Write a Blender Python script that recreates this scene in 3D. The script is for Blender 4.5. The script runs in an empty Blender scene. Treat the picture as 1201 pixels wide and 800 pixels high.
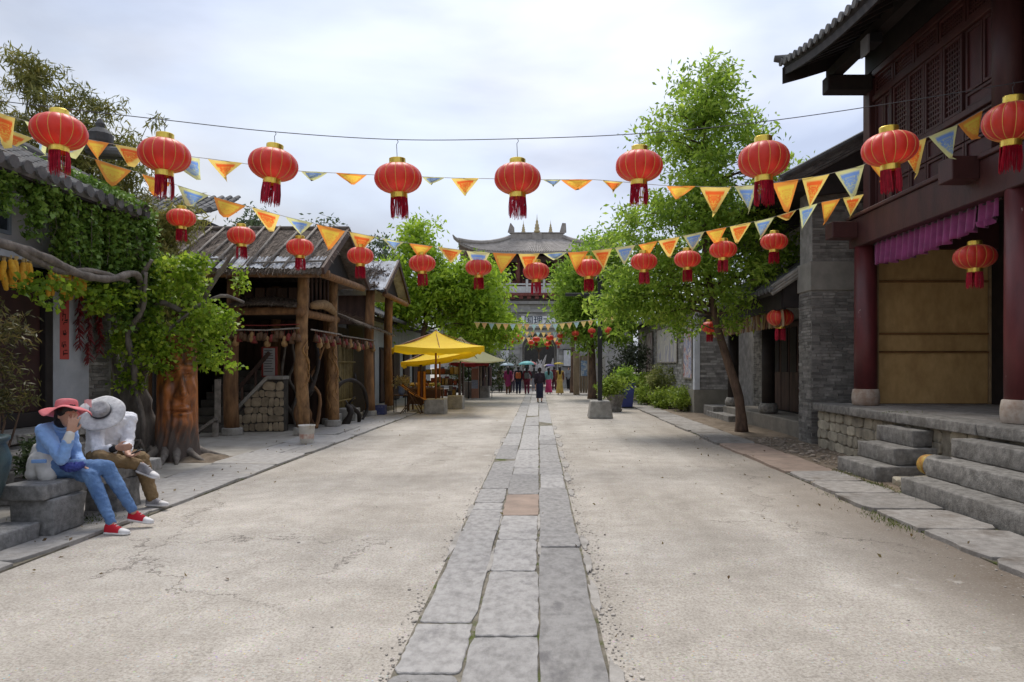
import bpy, bmesh, math, random
import numpy as np
from mathutils import Vector, Matrix, Euler, noise as mnoise

SC = bpy.context.scene
COL = bpy.data.collections.new('place')
SC.collection.children.link(COL)
random.seed(7)
RNG = np.random.default_rng(11)
R = math.radians

# ------------------------------------------------------------------ camera
CAMH = 1.65
cam_d = bpy.data.cameras.new('camera')
cam_d.sensor_width = 36.0
cam_d.lens = 24.0
cam_d.shift_x = -(632 - 600.5) / 1201.0
cam_d.shift_y = (430 - 400) / 1201.0
cam_d.clip_start = 0.05
cam_d.clip_end = 2000
cam = bpy.data.objects.new('camera', cam_d)
cam.location = (0, 0, CAMH)
cam.rotation_euler = (R(90), 0, 0)
COL.objects.link(cam)
SC.camera = cam

# ------------------------------------------------------------------ light
SUN_EL, SUN_AZ = R(60), R(-14)          # azimuth from +Y towards +X
sun_dir = Vector((math.sin(SUN_AZ) * math.cos(SUN_EL), math.cos(SUN_AZ) * math.cos(SUN_EL), math.sin(SUN_EL)))
world = bpy.data.worlds.new('World')
SC.world = world
world.use_nodes = True
wt = world.node_tree
wt.nodes.clear()
wn = wt.nodes.new
w_out = wn('ShaderNodeOutputWorld')
w_bg = wn('ShaderNodeBackground')
sky = wn('ShaderNodeTexSky')
sky.sky_type = 'NISHITA'
sky.sun_disc = False
sky.sun_elevation = SUN_EL
sky.sun_rotation = SUN_AZ
sky.air_density = 1.2
sky.dust_density = 2.0
tc = wn('ShaderNodeTexCoord')
mp = wn('ShaderNodeMapping')
mp.inputs['Scale'].default_value = (1.0, 1.0, 2.4)
mp.inputs['Location'].default_value = (0.35, 0.1, 0.2)
n1 = wn('ShaderNodeTexNoise')
n1.inputs['Scale'].default_value = 1.7
n1.inputs['Detail'].default_value = 7
n1.inputs['Roughness'].default_value = 0.45
n1.inputs['Distortion'].default_value = 0.35
r1 = wn('ShaderNodeValToRGB')
r1.color_ramp.elements[0].position = 0.37
r1.color_ramp.elements[0].color = (1.5, 1.7, 2.22, 1)
r1.color_ramp.elements[1].position = 0.68
r1.color_ramp.elements[1].color = (3.3, 3.38, 3.58, 1)
# thin cloud glows around the hidden sun
dotn = wn('ShaderNodeVectorMath'); dotn.operation = 'DOT_PRODUCT'
dotn.inputs[1].default_value = Vector((0.42, 0.78, 0.46)).normalized()
mr = wn('ShaderNodeMapRange')
mr.inputs['From Min'].default_value = 0.52
mr.inputs['From Max'].default_value = 1.0
mr.inputs['To Min'].default_value = 0.74
mr.inputs['To Max'].default_value = 1.22
mulc = wn('ShaderNodeMix'); mulc.data_type = 'RGBA'; mulc.blend_type = 'MULTIPLY'
mulc.inputs[0].default_value = 1.0
n2 = wn('ShaderNodeTexNoise')
n2.inputs['Scale'].default_value = 2.6
n2.inputs['Detail'].default_value = 8
r2 = wn('ShaderNodeValToRGB')
r2.color_ramp.elements[0].position = 0.36
r2.color_ramp.elements[0].color = (0.78, 0.78, 0.78, 1)
r2.color_ramp.elements[1].position = 0.58
r2.color_ramp.elements[1].color = (1, 1, 1, 1)
mix = wn('ShaderNodeMix'); mix.data_type = 'RGBA'
L = wt.links.new
L(tc.outputs['Generated'], mp.inputs[0]); L(mp.outputs[0], n1.inputs['Vector'])
L(n1.outputs['Fac'], r1.inputs[0])
L(tc.outputs['Generated'], dotn.inputs[0]); L(dotn.outputs['Value'], mr.inputs['Value'])
# an overcast sky is brighter overhead than near the horizon
sepw = wn('ShaderNodeSeparateXYZ'); L(tc.outputs['Generated'], sepw.inputs[0])
mz = wn('ShaderNodeMapRange'); mz.inputs['To Min'].default_value = 0.85; mz.inputs['To Max'].default_value = 2.3
L(sepw.outputs['Z'], mz.inputs['Value'])
mzz = wn('ShaderNodeMath'); mzz.operation = 'MULTIPLY'; L(mz.outputs[0], mzz.inputs[0]); L(mr.outputs[0], mzz.inputs[1])
L(r1.outputs[0], mulc.inputs[6]); L(mzz.outputs[0], mulc.inputs[7])
L(mp.outputs[0], n2.inputs['Vector']); L(n2.outputs['Fac'], r2.inputs[0])
L(r2.outputs[0], mix.inputs[0]); L(sky.outputs[0], mix.inputs[6]); L(mulc.outputs[2], mix.inputs[7])
L(mix.outputs[2], w_bg.inputs[0]); L(w_bg.outputs[0], w_out.inputs[0])
w_bg.inputs['Strength'].default_value = 0.1

sun_d = bpy.data.lights.new('sun', 'SUN')
sun_d.energy = 1.1
sun_d.angle = R(22)
sun_d.color = (1.0, 0.95, 0.88)
sun = bpy.data.objects.new('sun', sun_d)
sun.rotation_euler = (-sun_dir).to_track_quat('-Z', 'Y').to_euler()
COL.objects.link(sun)

SC.view_settings.view_transform = 'Standard'
SC.view_settings.look = 'None'
SC.view_settings.gamma = 1.0
SC.view_settings.use_curve_mapping = False
SC.view_settings.exposure = 1.34

# ------------------------------------------------------------------ helpers
FPX = 800.0
def P(x, y, Y):
    """point at depth Y seen at photograph pixel x, y"""
    return Vector(((x - 632) * Y / FPX, Y, CAMH + (430 - y) * Y / FPX))

ORG = {}
def tag(o, label=None, cat=None, group=None, kind=None):
    if label: o['label'] = label
    if cat: o['category'] = cat
    if group: o['group'] = group
    if kind: o['kind'] = kind
    return o

def thing(name, label, cat, loc=(0, 0, 0), group=None):
    o = bpy.data.objects.new(name, None)
    o.empty_display_size = 0.2
    o.location = loc
    COL.objects.link(o)
    ORG[o.name] = Vector(loc)
    return tag(o, label, cat, group)

def struct(name, loc=(0, 0, 0)):
    o = bpy.data.objects.new(name, None)
    o.location = loc
    COL.objects.link(o)
    ORG[o.name] = Vector(loc)
    o['kind'] = 'structure'
    return o

def link_mesh(name, me, parent=None, mat=None):
    o = bpy.data.objects.new(name, me)
    COL.objects.link(o)
    if parent is not None:
        o.parent = parent
        ORG[o.name] = ORG[parent.name]
    else:
        ORG[o.name] = Vector((0, 0, 0))
    if mat is not None:
        if len(me.materials) == 0:
            me.materials.append(mat)
    return o

def frame(d):
    d = d.normalized()
    a = Vector((0, 0, 1)) if abs(d.z) < 0.9 else Vector((1, 0, 0))
    u = d.cross(a).normalized()
    v = u.cross(d).normalized()
    return u, v

class MB:
    """collects shapes in world coordinates, built as one mesh object"""
    def __init__(self):
        self.v = []; self.f = []; self.uv = None
    def add(self, vs, fs):
        b = len(self.v)
        self.v.extend([Vector(p) for p in vs])
        self.f.extend([tuple(i + b for i in f) for f in fs])
        return self
    def box(self, x0, x1, y0, y1, z0, z1, jit=0.0, rng=random):
        vs = []
        for z in (z0, z1):
            for (x, y) in ((x0, y0), (x1, y0), (x1, y1), (x0, y1)):
                vs.append((x + rng.uniform(-jit, jit), y + rng.uniform(-jit, jit), z + rng.uniform(-jit, jit) * 0.5))
        return self.add(vs, [(3, 2, 1, 0), (4, 5, 6, 7), (0, 1, 5, 4), (1, 2, 6, 5), (2, 3, 7, 6), (3, 0, 4, 7)])
    def obox(self, c, ax, ay, az):
        """box from centre and three half-axis vectors"""
        c = Vector(c); ax = Vector(ax); ay = Vector(ay); az = Vector(az)
        vs = [c - ax - ay - az, c + ax - ay - az, c + ax + ay - az, c - ax + ay - az,
              c - ax - ay + az, c + ax - ay + az, c + ax + ay + az, c - ax + ay + az]
        return self.add(vs, [(3, 2, 1, 0), (4, 5, 6, 7), (0, 1, 5, 4), (1, 2, 6, 5), (2, 3, 7, 6), (3, 0, 4, 7)])
    def bar(self, p, q, w, h=None, up=(0, 0, 1)):
        p = Vector(p); q = Vector(q); h = h or w
        d = (q - p); l = d.length; d.normalize()
        s = d.cross(Vector(up))
        if s.length < 1e-4: s = Vector((1, 0, 0))
        s.normalize(); u = s.cross(d).normalized()
        return self.obox((p + q) / 2, d * l / 2, s * w / 2, u * h / 2)
    def tube(self, pts, rad, n=8, cap=True, wob=0.0):
        pts = [Vector(p) for p in pts]
        if not isinstance(rad, (list, tuple)): rad = [rad] * len(pts)
        vs = []; fs = []
        u = None
        for i, p in enumerate(pts):
            d = (pts[min(i + 1, len(pts) - 1)] - pts[max(i - 1, 0)])
            if d.length < 1e-6: d = Vector((0, 0, 1))
            d.normalize()
            if u is None:
                u, v = frame(d)
            else:
                u = (u - d * u.dot(d))
                if u.length < 1e-5: u, v = frame(d)
                u.normalize(); v = u.cross(d)
            for k in range(n):
                a = 2 * math.pi * k / n
                r = rad[i] * (1 + (random.uniform(-wob, wob) if wob else 0))
                vs.append(p + (u * math.cos(a) + v * math.sin(a)) * r)
        for i in range(len(pts) - 1):
            for k in range(n):
                k2 = (k + 1) % n
                fs.append((i * n + k, i * n + k2, (i + 1) * n + k2, (i + 1) * n + k))
        if cap:
            fs.append(tuple(range(n - 1, -1, -1)))
            m = (len(pts) - 1) * n
            fs.append(tuple(m + k for k in range(n)))
        return self.add(vs, fs)
    def lathe(self, prof, c=(0, 0, 0), n=24, lobes=0, amp=0.0, cap=True, sx=1.0, sy=1.0):
        c = Vector(c); vs = []; fs = []
        for (r, z) in prof:
            for k in range(n):
                a = 2 * math.pi * k / n
                rr = r * (1 - amp * (0.5 + 0.5 * math.cos(lobes * a)) ** 4) if lobes else r
                vs.append(c + Vector((rr * math.cos(a) * sx, rr * math.sin(a) * sy, z)))
        m = len(prof)
        for i in range(m - 1):
            for k in range(n):
                k2 = (k + 1) % n
                fs.append((i * n + k, i * n + k2, (i + 1) * n + k2, (i + 1) * n + k))
        if cap:
            if prof[0][0] > 1e-4: fs.append(tuple(range(n - 1, -1, -1)))
            if prof[-1][0] > 1e-4: fs.append(tuple((m - 1) * n + k for k in range(n)))
        return self.add(vs, fs)
    def prism(self, poly, d):
        """polygon (list of points) extruded by vector d"""
        n = len(poly); d = Vector(d)
        vs = [Vector(p) for p in poly] + [Vector(p) + d for p in poly]
        fs = [tuple(range(n - 1, -1, -1)), tuple(range(n, 2 * n))]
        for i in range(n):
            j = (i + 1) % n
            fs.append((i, j, n + j, n + i))
        return self.add(vs, fs)
    def grid(self, fn, nu, nv, closed=False):
        vs = []; fs = []
        for i in range(nu + 1):
            for j in range(nv + 1):
                vs.append(fn(i / nu, j / nv))
        for i in range(nu):
            for j in range(nv):
                a = i * (nv + 1) + j
                fs.append((a, a + nv + 1, a + nv + 2, a + 1))
        return self.add(vs, fs)
    def slab(self, fn, nu, nv, thick):
        """closed sheet with thickness along -thick vector"""
        t = Vector(thick); b = len(self.v)
        top = [[Vector(fn(i / nu, j / nv)) for j in range(nv + 1)] for i in range(nu + 1)]
        vs = [p for row in top for p in row]; m = len(vs)
        vs += [p - t for p in vs]
        fs = []
        W = nv + 1
        for i in range(nu):
            for j in range(nv):
                a = i * W + j
                fs.append((a, a + W, a + W + 1, a + 1))
                fs.append((m + a, m + a + 1, m + a + W + 1, m + a + W))
        for i in range(nu):
            for j in (0, nv):
                a = i * W + j
                q = (a, m + a, m + a + W, a + W)
                fs.append(q if j == 0 else q[::-1])
        for j in range(nv):
            for i in (0, nu):
                a = i * W + j
                q = (a, a + 1, m + a + 1, m + a)
                fs.append(q if i == 0 else q[::-1])
        return self.add(vs, fs)
    def build(self, name, mat, parent=None, smooth=False, bev=0.0, kind=None, seg=1, fixn=True):
        org = ORG[parent.name] if parent is not None else Vector((0, 0, 0))
        me = bpy.data.meshes.new(name)
        me.from_pydata([tuple(p - org) for p in self.v], [], self.f)
        if bev > 0 or fixn:
            bm = bmesh.new(); bm.from_mesh(me)
            if fixn: bmesh.ops.recalc_face_normals(bm, faces=bm.faces)
            if bev > 0:
                es = [e for e in bm.edges if len(e.link_faces) == 2 and e.calc_face_angle(0) > R(35)]
                bmesh.ops.bevel(bm, geom=es, offset=bev, segments=seg, profile=0.6, affect='EDGES', clamp_overlap=True)
            bm.to_mesh(me); bm.free()
        if smooth:
            me.shade_smooth() if hasattr(me, 'shade_smooth') else None
        o = link_mesh(name, me, parent, mat)
        if kind: o['kind'] = kind
        return o

def worn_block(x0, x1, y0, y1, z0, z1, name, mat, parent, bev=0.02, amp=0.009, cell=0.12):
    """stone block with worn, uneven edges and faces"""
    org = ORG[parent.name]
    bm = bmesh.new()
    c = Vector(((x0 + x1) / 2, (y0 + y1) / 2, (z0 + z1) / 2)); d = Vector((x1 - x0, y1 - y0, z1 - z0))
    bmesh.ops.create_cube(bm, size=1.0, matrix=Matrix.Translation(c) @ Matrix.Diagonal((*d, 1)))
    bmesh.ops.bevel(bm, geom=list(bm.edges), offset=bev, segments=2, profile=0.6, affect='EDGES')
    for ax in range(3):
        n = min(26, int(d[ax] / cell))
        for i in range(1, n):
            co = c.copy(); co[ax] = c[ax] - d[ax] / 2 + d[ax] * i / n
            no = Vector((0, 0, 0)); no[ax] = 1
            bmesh.ops.bisect_plane(bm, geom=bm.verts[:] + bm.edges[:] + bm.faces[:], plane_co=co, plane_no=no)
    for v in bm.verts:
        edge = sum(1 for ax in range(3) if abs(abs(v.co[ax] - c[ax]) - d[ax] / 2) < bev * 1.2)
        k = mnoise.noise(v.co * 7.0) + 0.6 * mnoise.noise(v.co * 17.0)
        a = amp * (1.0 if edge < 2 else 1.7)
        if edge >= 2 and mnoise.noise(v.co * 4.0 + Vector((9, 3, 1))) > 0.28: k -= 1.6
        v.co = v.co + (v.co - c).normalized() * k * a
        v.co = v.co - org
    me = bpy.data.meshes.new(name); bm.to_mesh(me); bm.free(); me.shade_smooth()
    return link_mesh(name, me, parent, mat)

def np_quads(name, V4, mat, parent=None, kind=None):
    """V4: (N,4,3) quads in world coords -> one mesh object"""
    org = np.array(ORG[parent.name]) if parent is not None else np.zeros(3)
    V4 = np.asarray(V4, dtype=np.float64) - org
    n = V4.shape[0]
    me = bpy.data.meshes.new(name)
    me.vertices.add(n * 4)
    me.vertices.foreach_set('co', V4.reshape(-1).astype(np.float32))
    me.loops.add(n * 4)
    me.loops.foreach_set('vertex_index', np.arange(n * 4, dtype=np.int32))
    me.polygons.add(n)
    me.polygons.foreach_set('loop_start', np.arange(0, n * 4, 4, dtype=np.int32))
    me.update(calc_edges=True)
    o = link_mesh(name, me, parent, mat)
    if kind: o['kind'] = kind
    return o

def unit(a):
    return a / np.maximum(np.linalg.norm(a, axis=-1, keepdims=True), 1e-9)

def leaf_quads(pos, size, aspect=0.42, droop=0.3, axis=None, spread=1.0, jitter=0.35, flat=0.0):
    """diamond leaves at pos (N,3)"""
    n = len(pos)
    a = RNG.normal(size=(n, 3)) * spread
    if axis is not None: a = a + axis
    a[:, 2] -= droop
    a = unit(a)
    nn = RNG.normal(size=(n, 3)) * (1 - flat) + np.array([0, 0, 1.0]) * (0.6 + flat)
    s = unit(np.cross(a, nn)); nn = np.cross(s, a)
    Ls = size * (1 + RNG.uniform(-jitter, jitter, size=(n, 1)))
    w = Ls * aspect * 0.5
    p0 = pos
    p1 = pos + a * Ls * 0.45 + s * w + nn * w * 0.35
    p2 = pos + a * Ls - nn * Ls * 0.08
    p3 = pos + a * Ls * 0.45 - s * w + nn * w * 0.35
    return np.stack([p0, p1, p2, p3], axis=1)

def copy_tree(o, parent=None):
    c = o.copy(); COL.objects.link(c)
    if parent is not None: c.parent = parent
    ORG[c.name] = ORG.get(o.name, Vector((0, 0, 0)))
    for ch in list(o.children):
        copy_tree(ch, c)
    return c

# ------------------------------------------------------------------ materials
MATS = {}
def M(name, c1, c2=None, scale=4.0, rough=0.8, bump=0.0, bscale=60.0, spec=0.3, rnd=0.0, metal=0.0,
      stretch=(1, 1, 1), island=0.0, dirt=None, dscale=1.2, dlow=0.5, dhigh=0.7, trans=0.0, sheen=0.0, detail=5.0, clo=0.35, chi=0.68, disp=None):
    if name in MATS: return MATS[name]
    m = bpy.data.materials.new(name); m.use_nodes = True
    t = m.node_tree; t.nodes.clear(); N = t.nodes.new; K = t.links.new
    out = N('ShaderNodeOutputMaterial'); b = N('ShaderNodeBsdfPrincipled')
    b.inputs['Roughness'].default_value = rough
    b.inputs['Specular IOR Level'].default_value = spec
    b.inputs['Metallic'].default_value = metal
    if sheen: b.inputs['Sheen Weight'].default_value = sheen
    c2 = c2 or tuple(x * 0.75 for x in c1)
    co = N('ShaderNodeTexCoord'); mpn = N('ShaderNodeMapping')
    mpn.inputs['Scale'].default_value = stretch
    K(co.outputs['Object'], mpn.inputs[0])
    oi = N('ShaderNodeObjectInfo')
    addv = N('ShaderNodeVectorMath'); addv.operation = 'ADD'
    mulv = N('ShaderNodeVectorMath'); mulv.operation = 'SCALE'
    comb = N('ShaderNodeCombineXYZ')
    K(oi.outputs['Random'], comb.inputs[0]); K(oi.outputs['Random'], comb.inputs[2])
    K(comb.outputs[0], mulv.inputs[0]); mulv.inputs['Scale'].default_value = 37.0
    K(mpn.outputs[0], addv.inputs[0]); K(mulv.outputs[0], addv.inputs[1])
    nz = N('ShaderNodeTexNoise'); nz.inputs['Scale'].default_value = scale; nz.inputs['Detail'].default_value = detail
    nz.inputs['Roughness'].default_value = 0.62
    K(addv.outputs[0], nz.inputs['Vector'])
    rp = N('ShaderNodeValToRGB')
    rp.color_ramp.elements[0].position = clo; rp.color_ramp.elements[0].color = (*c2, 1)
    rp.color_ramp.elements[1].position = chi; rp.color_ramp.elements[1].color = (*c1, 1)
    K(nz.outputs['Fac'], rp.inputs[0])
    last = rp.outputs[0]
    if dirt:
        dn = N('ShaderNodeTexNoise'); dn.inputs['Scale'].default_value = dscale; dn.inputs['Detail'].default_value = 8
        dn.inputs['Roughness'].default_value = 0.7
        K(addv.outputs[0], dn.inputs['Vector'])
        dr = N('ShaderNodeMapRange'); dr.inputs['From Min'].default_value = dlow; dr.inputs['From Max'].default_value = dhigh
        K(dn.outputs['Fac'], dr.inputs['Value'])
        dm = N('ShaderNodeMix'); dm.data_type = 'RGBA'
        K(dr.outputs[0], dm.inputs[0]); K(last, dm.inputs[6]); dm.inputs[7].default_value = (*dirt, 1)
        last = dm.outputs[2]
    if rnd or island:
        hs = N('ShaderNodeHueSaturation')
        mr_ = N('ShaderNodeMapRange')
        k = rnd or island
        mr_.inputs['To Min'].default_value = 1 - k; mr_.inputs['To Max'].default_value = 1 + k
        if island:
            ge = N('ShaderNodeNewGeometry'); K(ge.outputs['Random Per Island'], mr_.inputs['Value'])
        else:
            K(oi.outputs['Random'], mr_.inputs['Value'])
        K(mr_.outputs[0], hs.inputs['Value']); K(last, hs.inputs['Color']); last = hs.outputs[0]
    K(last, b.inputs['Base Color'])
    if bump:
        bn = N('ShaderNodeTexNoise'); bn.inputs['Scale'].default_value = bscale; bn.inputs['Detail'].default_value = 6
        bn.inputs['Roughness'].default_value = 0.7
        K(addv.outputs[0], bn.inputs['Vector'])
        bp = N('ShaderNodeBump'); bp.inputs['Strength'].default_value = min(1.0, bump); bp.inputs['Distance'].default_value = 0.012
        K(bn.outputs['Fac'], bp.inputs['Height']); K(bp.outputs[0], b.inputs['Normal'])
    sh = b.outputs[0]
    if trans:
        tr = N('ShaderNodeBsdfTranslucent'); K(last, tr.inputs['Color'])
        ms = N('ShaderNodeMixShader'); ms.inputs[0].default_value = trans
        K(b.outputs[0], ms.inputs[1]); K(tr.outputs[0], ms.inputs[2]); sh = ms.outputs[0]
    K(sh, out.inputs[0])
    MATS[name] = m
    return m

def leafmat(name, c1, c2, c3, trans=0.35, scale=0.9, rough=0.5):
    """foliage: colour by clump noise and by each leaf"""
    if name in MATS: return MATS[name]
    m = bpy.data.materials.new(name); m.use_nodes = True
    t = m.node_tree; t.nodes.clear(); N = t.nodes.new; K = t.links.new
    out = N('ShaderNodeOutputMaterial'); b = N('ShaderNodeBsdfPrincipled')
    b.inputs['Roughness'].default_value = rough; b.inputs['Specular IOR Level'].default_value = 0.35
    co = N('ShaderNodeTexCoord'); nz = N('ShaderNodeTexNoise'); nz.inputs['Scale'].default_value = scale
    nz.inputs['Detail'].default_value = 3
    K(co.outputs['Object'], nz.inputs['Vector'])
    ge = N('ShaderNodeNewGeometry')
    ad = N('ShaderNodeMath'); ad.operation = 'MULTIPLY_ADD'; ad.inputs[1].default_value = 0.55
    sb = N('ShaderNodeMath'); sb.operation = 'SUBTRACT'; sb.inputs[1].default_value = 0.27
    K(nz.outputs['Fac'], sb.inputs[0])
    K(ge.outputs['Random Per Island'], ad.inputs[0]); K(sb.outputs[0], ad.inputs[2])
    rp = N('ShaderNodeValToRGB')
    e = rp.color_ramp.elements
    e[0].position = 0.15; e[0].color = (*c1, 1); e[1].position = 0.88; e[1].color = (*c3, 1)
    k = e.new(0.5); k.color = (*c2, 1)
    K(ad.outputs[0], rp.inputs[0]); K(rp.outputs[0], b.inputs['Base Color'])
    tr = N('ShaderNodeBsdfTranslucent'); K(rp.outputs[0], tr.inputs['Color'])
    ms = N('ShaderNodeMixShader'); ms.inputs[0].default_value = trans
    K(b.outputs[0], ms.inputs[1]); K(tr.outputs[0], ms.inputs[2]); K(ms.outputs[0], out.inputs[0])
    MATS[name] = m
    return m

stone = M('grey_stone', (0.31, 0.293, 0.265), (0.145, 0.136, 0.122), scale=11, rough=0.85, bump=1.0, bscale=40, rnd=0.14, dirt=(0.11, 0.10, 0.085), dlow=0.52, dhigh=0.74, detail=9, dscale=2.5)
slate = M('slate_slab', (0.355, 0.338, 0.318), (0.205, 0.194, 0.181), scale=22, rough=0.7, bump=1.0, bscale=45, rnd=0.2, dirt=(0.18, 0.17, 0.165), dlow=0.58, dhigh=0.70, dscale=5.0, stretch=(0.7, 0.45, 1), detail=10, clo=0.3, chi=0.6, spec=0.35)
pinkslab = M('pink_slab', (0.36, 0.27, 0.21), (0.25, 0.19, 0.15), scale=4, rough=0.8, bump=0.6, bscale=40)
palemortar = M('pale_mortar', (0.44, 0.41, 0.37), (0.28, 0.26, 0.23), scale=6, rough=0.9, bump=0.8, bscale=50)
rubblem = M('rubble_stone', (0.46, 0.41, 0.31), (0.24, 0.215, 0.165), scale=4, rough=0.9, bump=0.9, bscale=35, rnd=0.28, dirt=(0.05, 0.045, 0.035), dlow=0.55, dhigh=0.75)
mortar = M('dark_mortar', (0.10, 0.09, 0.075), (0.05, 0.045, 0.04), rough=0.95, bump=0.6)
brickm = M('grey_brick', (0.29, 0.275, 0.25), (0.15, 0.142, 0.13), scale=6, rough=0.9, bump=0.7, bscale=50, island=0.35, dirt=(0.05, 0.048, 0.045), dlow=0.5, dhigh=0.75, dscale=1.5)
brickjoint = M('brick_joint', (0.34, 0.325, 0.30), (0.2, 0.19, 0.175), scale=5, rough=0.95, bump=0.5)
concrete = M('concrete', (0.40, 0.37, 0.32), (0.30, 0.275, 0.235), scale=2.5, rough=0.9, bump=0.5, bscale=60, dirt=(0.22, 0.2, 0.17), dlow=0.52, dhigh=0.75)
blockm = M('block_concrete', (0.40, 0.38, 0.34), (0.25, 0.235, 0.21), scale=5, rough=0.9, bump=0.7, bscale=45, dirt=(0.10, 0.095, 0.085), dlow=0.55, dhigh=0.75)
redwood = M('red_painted_timber', (0.082, 0.028, 0.025), (0.05, 0.019, 0.018), scale=3, rough=0.5, bump=0.25, bscale=30, spec=0.4, stretch=(1, 1, 0.35), dirt=(0.03, 0.012, 0.012), dlow=0.55, dhigh=0.75)
redcol = M('red_painted_column', (0.145, 0.027, 0.029), (0.085, 0.019, 0.021), scale=4, rough=0.45, bump=0.2, bscale=30, spec=0.45, stretch=(1, 1, 0.3), dirt=(0.40, 0.30, 0.27), dscale=9, dlow=0.665, dhigh=0.69)
darkwood = M('dark_timber', (0.095, 0.055, 0.04), (0.045, 0.026, 0.02), scale=5, rough=0.7, bump=0.4, bscale=25, stretch=(1, 1, 0.25), rnd=0.2)
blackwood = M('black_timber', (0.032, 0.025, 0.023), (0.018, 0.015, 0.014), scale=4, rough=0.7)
logm = M('log_bark', (0.29, 0.155, 0.07), (0.12, 0.062, 0.03), scale=9, rough=0.8, bump=1.0, bscale=22, stretch=(1, 1, 0.22), rnd=0.15)
carvem = M('carved_log', (0.36, 0.20, 0.085), (0.13, 0.068, 0.03), scale=7, rough=0.55, bump=1.0, bscale=12, stretch=(1, 1, 0.5))
greywood = M('weathered_wood', (0.32, 0.285, 0.25), (0.17, 0.15, 0.125), scale=8, rough=0.9, bump=0.8, bscale=20, rnd=0.25)
thatch = M('thatch', (0.28, 0.23, 0.19), (0.12, 0.095, 0.075), scale=9, rough=0.95, bump=1.0, bscale=30, island=0.4)
thatchbase = M('thatch_bed', (0.20, 0.165, 0.135), (0.085, 0.068, 0.055), scale=7, rough=0.95, bump=1.0, bscale=30, dirt=(0.22, 0.2, 0.18), dlow=0.58, dhigh=0.7)
tilem = M('grey_roof_tile', (0.16, 0.157, 0.153), (0.08, 0.08, 0.08), scale=5, rough=0.8, bump=0.5, bscale=40, rnd=0.25, dirt=(0.15, 0.145, 0.13), dlow=0.58, dhigh=0.75)
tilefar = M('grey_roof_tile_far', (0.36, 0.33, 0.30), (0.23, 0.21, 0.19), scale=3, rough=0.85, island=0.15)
whitewall = M('whitewash', (0.68, 0.70, 0.73), (0.54, 0.56, 0.59), scale=2, rough=0.9, bump=0.3, dirt=(0.27, 0.28, 0.28), dlow=0.52, dhigh=0.75)
greywall = M('grey_plaster', (0.42, 0.44, 0.47), (0.32, 0.34, 0.36), scale=2.5, rough=0.9, bump=0.3, dirt=(0.42, 0.43, 0.44), dlow=0.57, dhigh=0.68, dscale=2.5)
gold = M('gold_foil', (0.95, 0.72, 0.16), (0.8, 0.55, 0.08), scale=6, rough=0.28, metal=0.9, bump=0.15, bscale=20)
lanternred = M('lantern_cloth', (0.84, 0.060, 0.030), (0.74, 0.042, 0.022), scale=3, rough=0.42, trans=0.3, sheen=0.22, spec=0.5, rnd=0.08)
lanternseam = M('lantern_seam', (0.80, 0.42, 0.10), (0.7, 0.33, 0.08), rough=0.5)
tasselm = M('tassel_thread', (0.66, 0.02, 0.06), (0.46, 0.014, 0.04), scale=9, rough=0.5, trans=0.35, island=0.3)
wirem = M('wire', (0.08, 0.08, 0.085), rough=0.6)
blackmetal = M('black_metal', (0.018, 0.018, 0.02), (0.01, 0.01, 0.011), rough=0.5, spec=0.5)
barkm = M('tree_bark', (0.17, 0.11, 0.075), (0.075, 0.05, 0.036), scale=9, rough=0.9, bump=1.0, bscale=25, stretch=(1, 1, 0.3))
vinem = M('vine_bark', (0.24, 0.21, 0.18), (0.11, 0.095, 0.08), scale=9, rough=0.9, bump=1.0, bscale=25, stretch=(1, 1, 0.4))
dirtm = M('dirt', (0.24, 0.19, 0.14), (0.13, 0.10, 0.07), scale=5, rough=1.0, bump=1.0, bscale=30)
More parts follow.
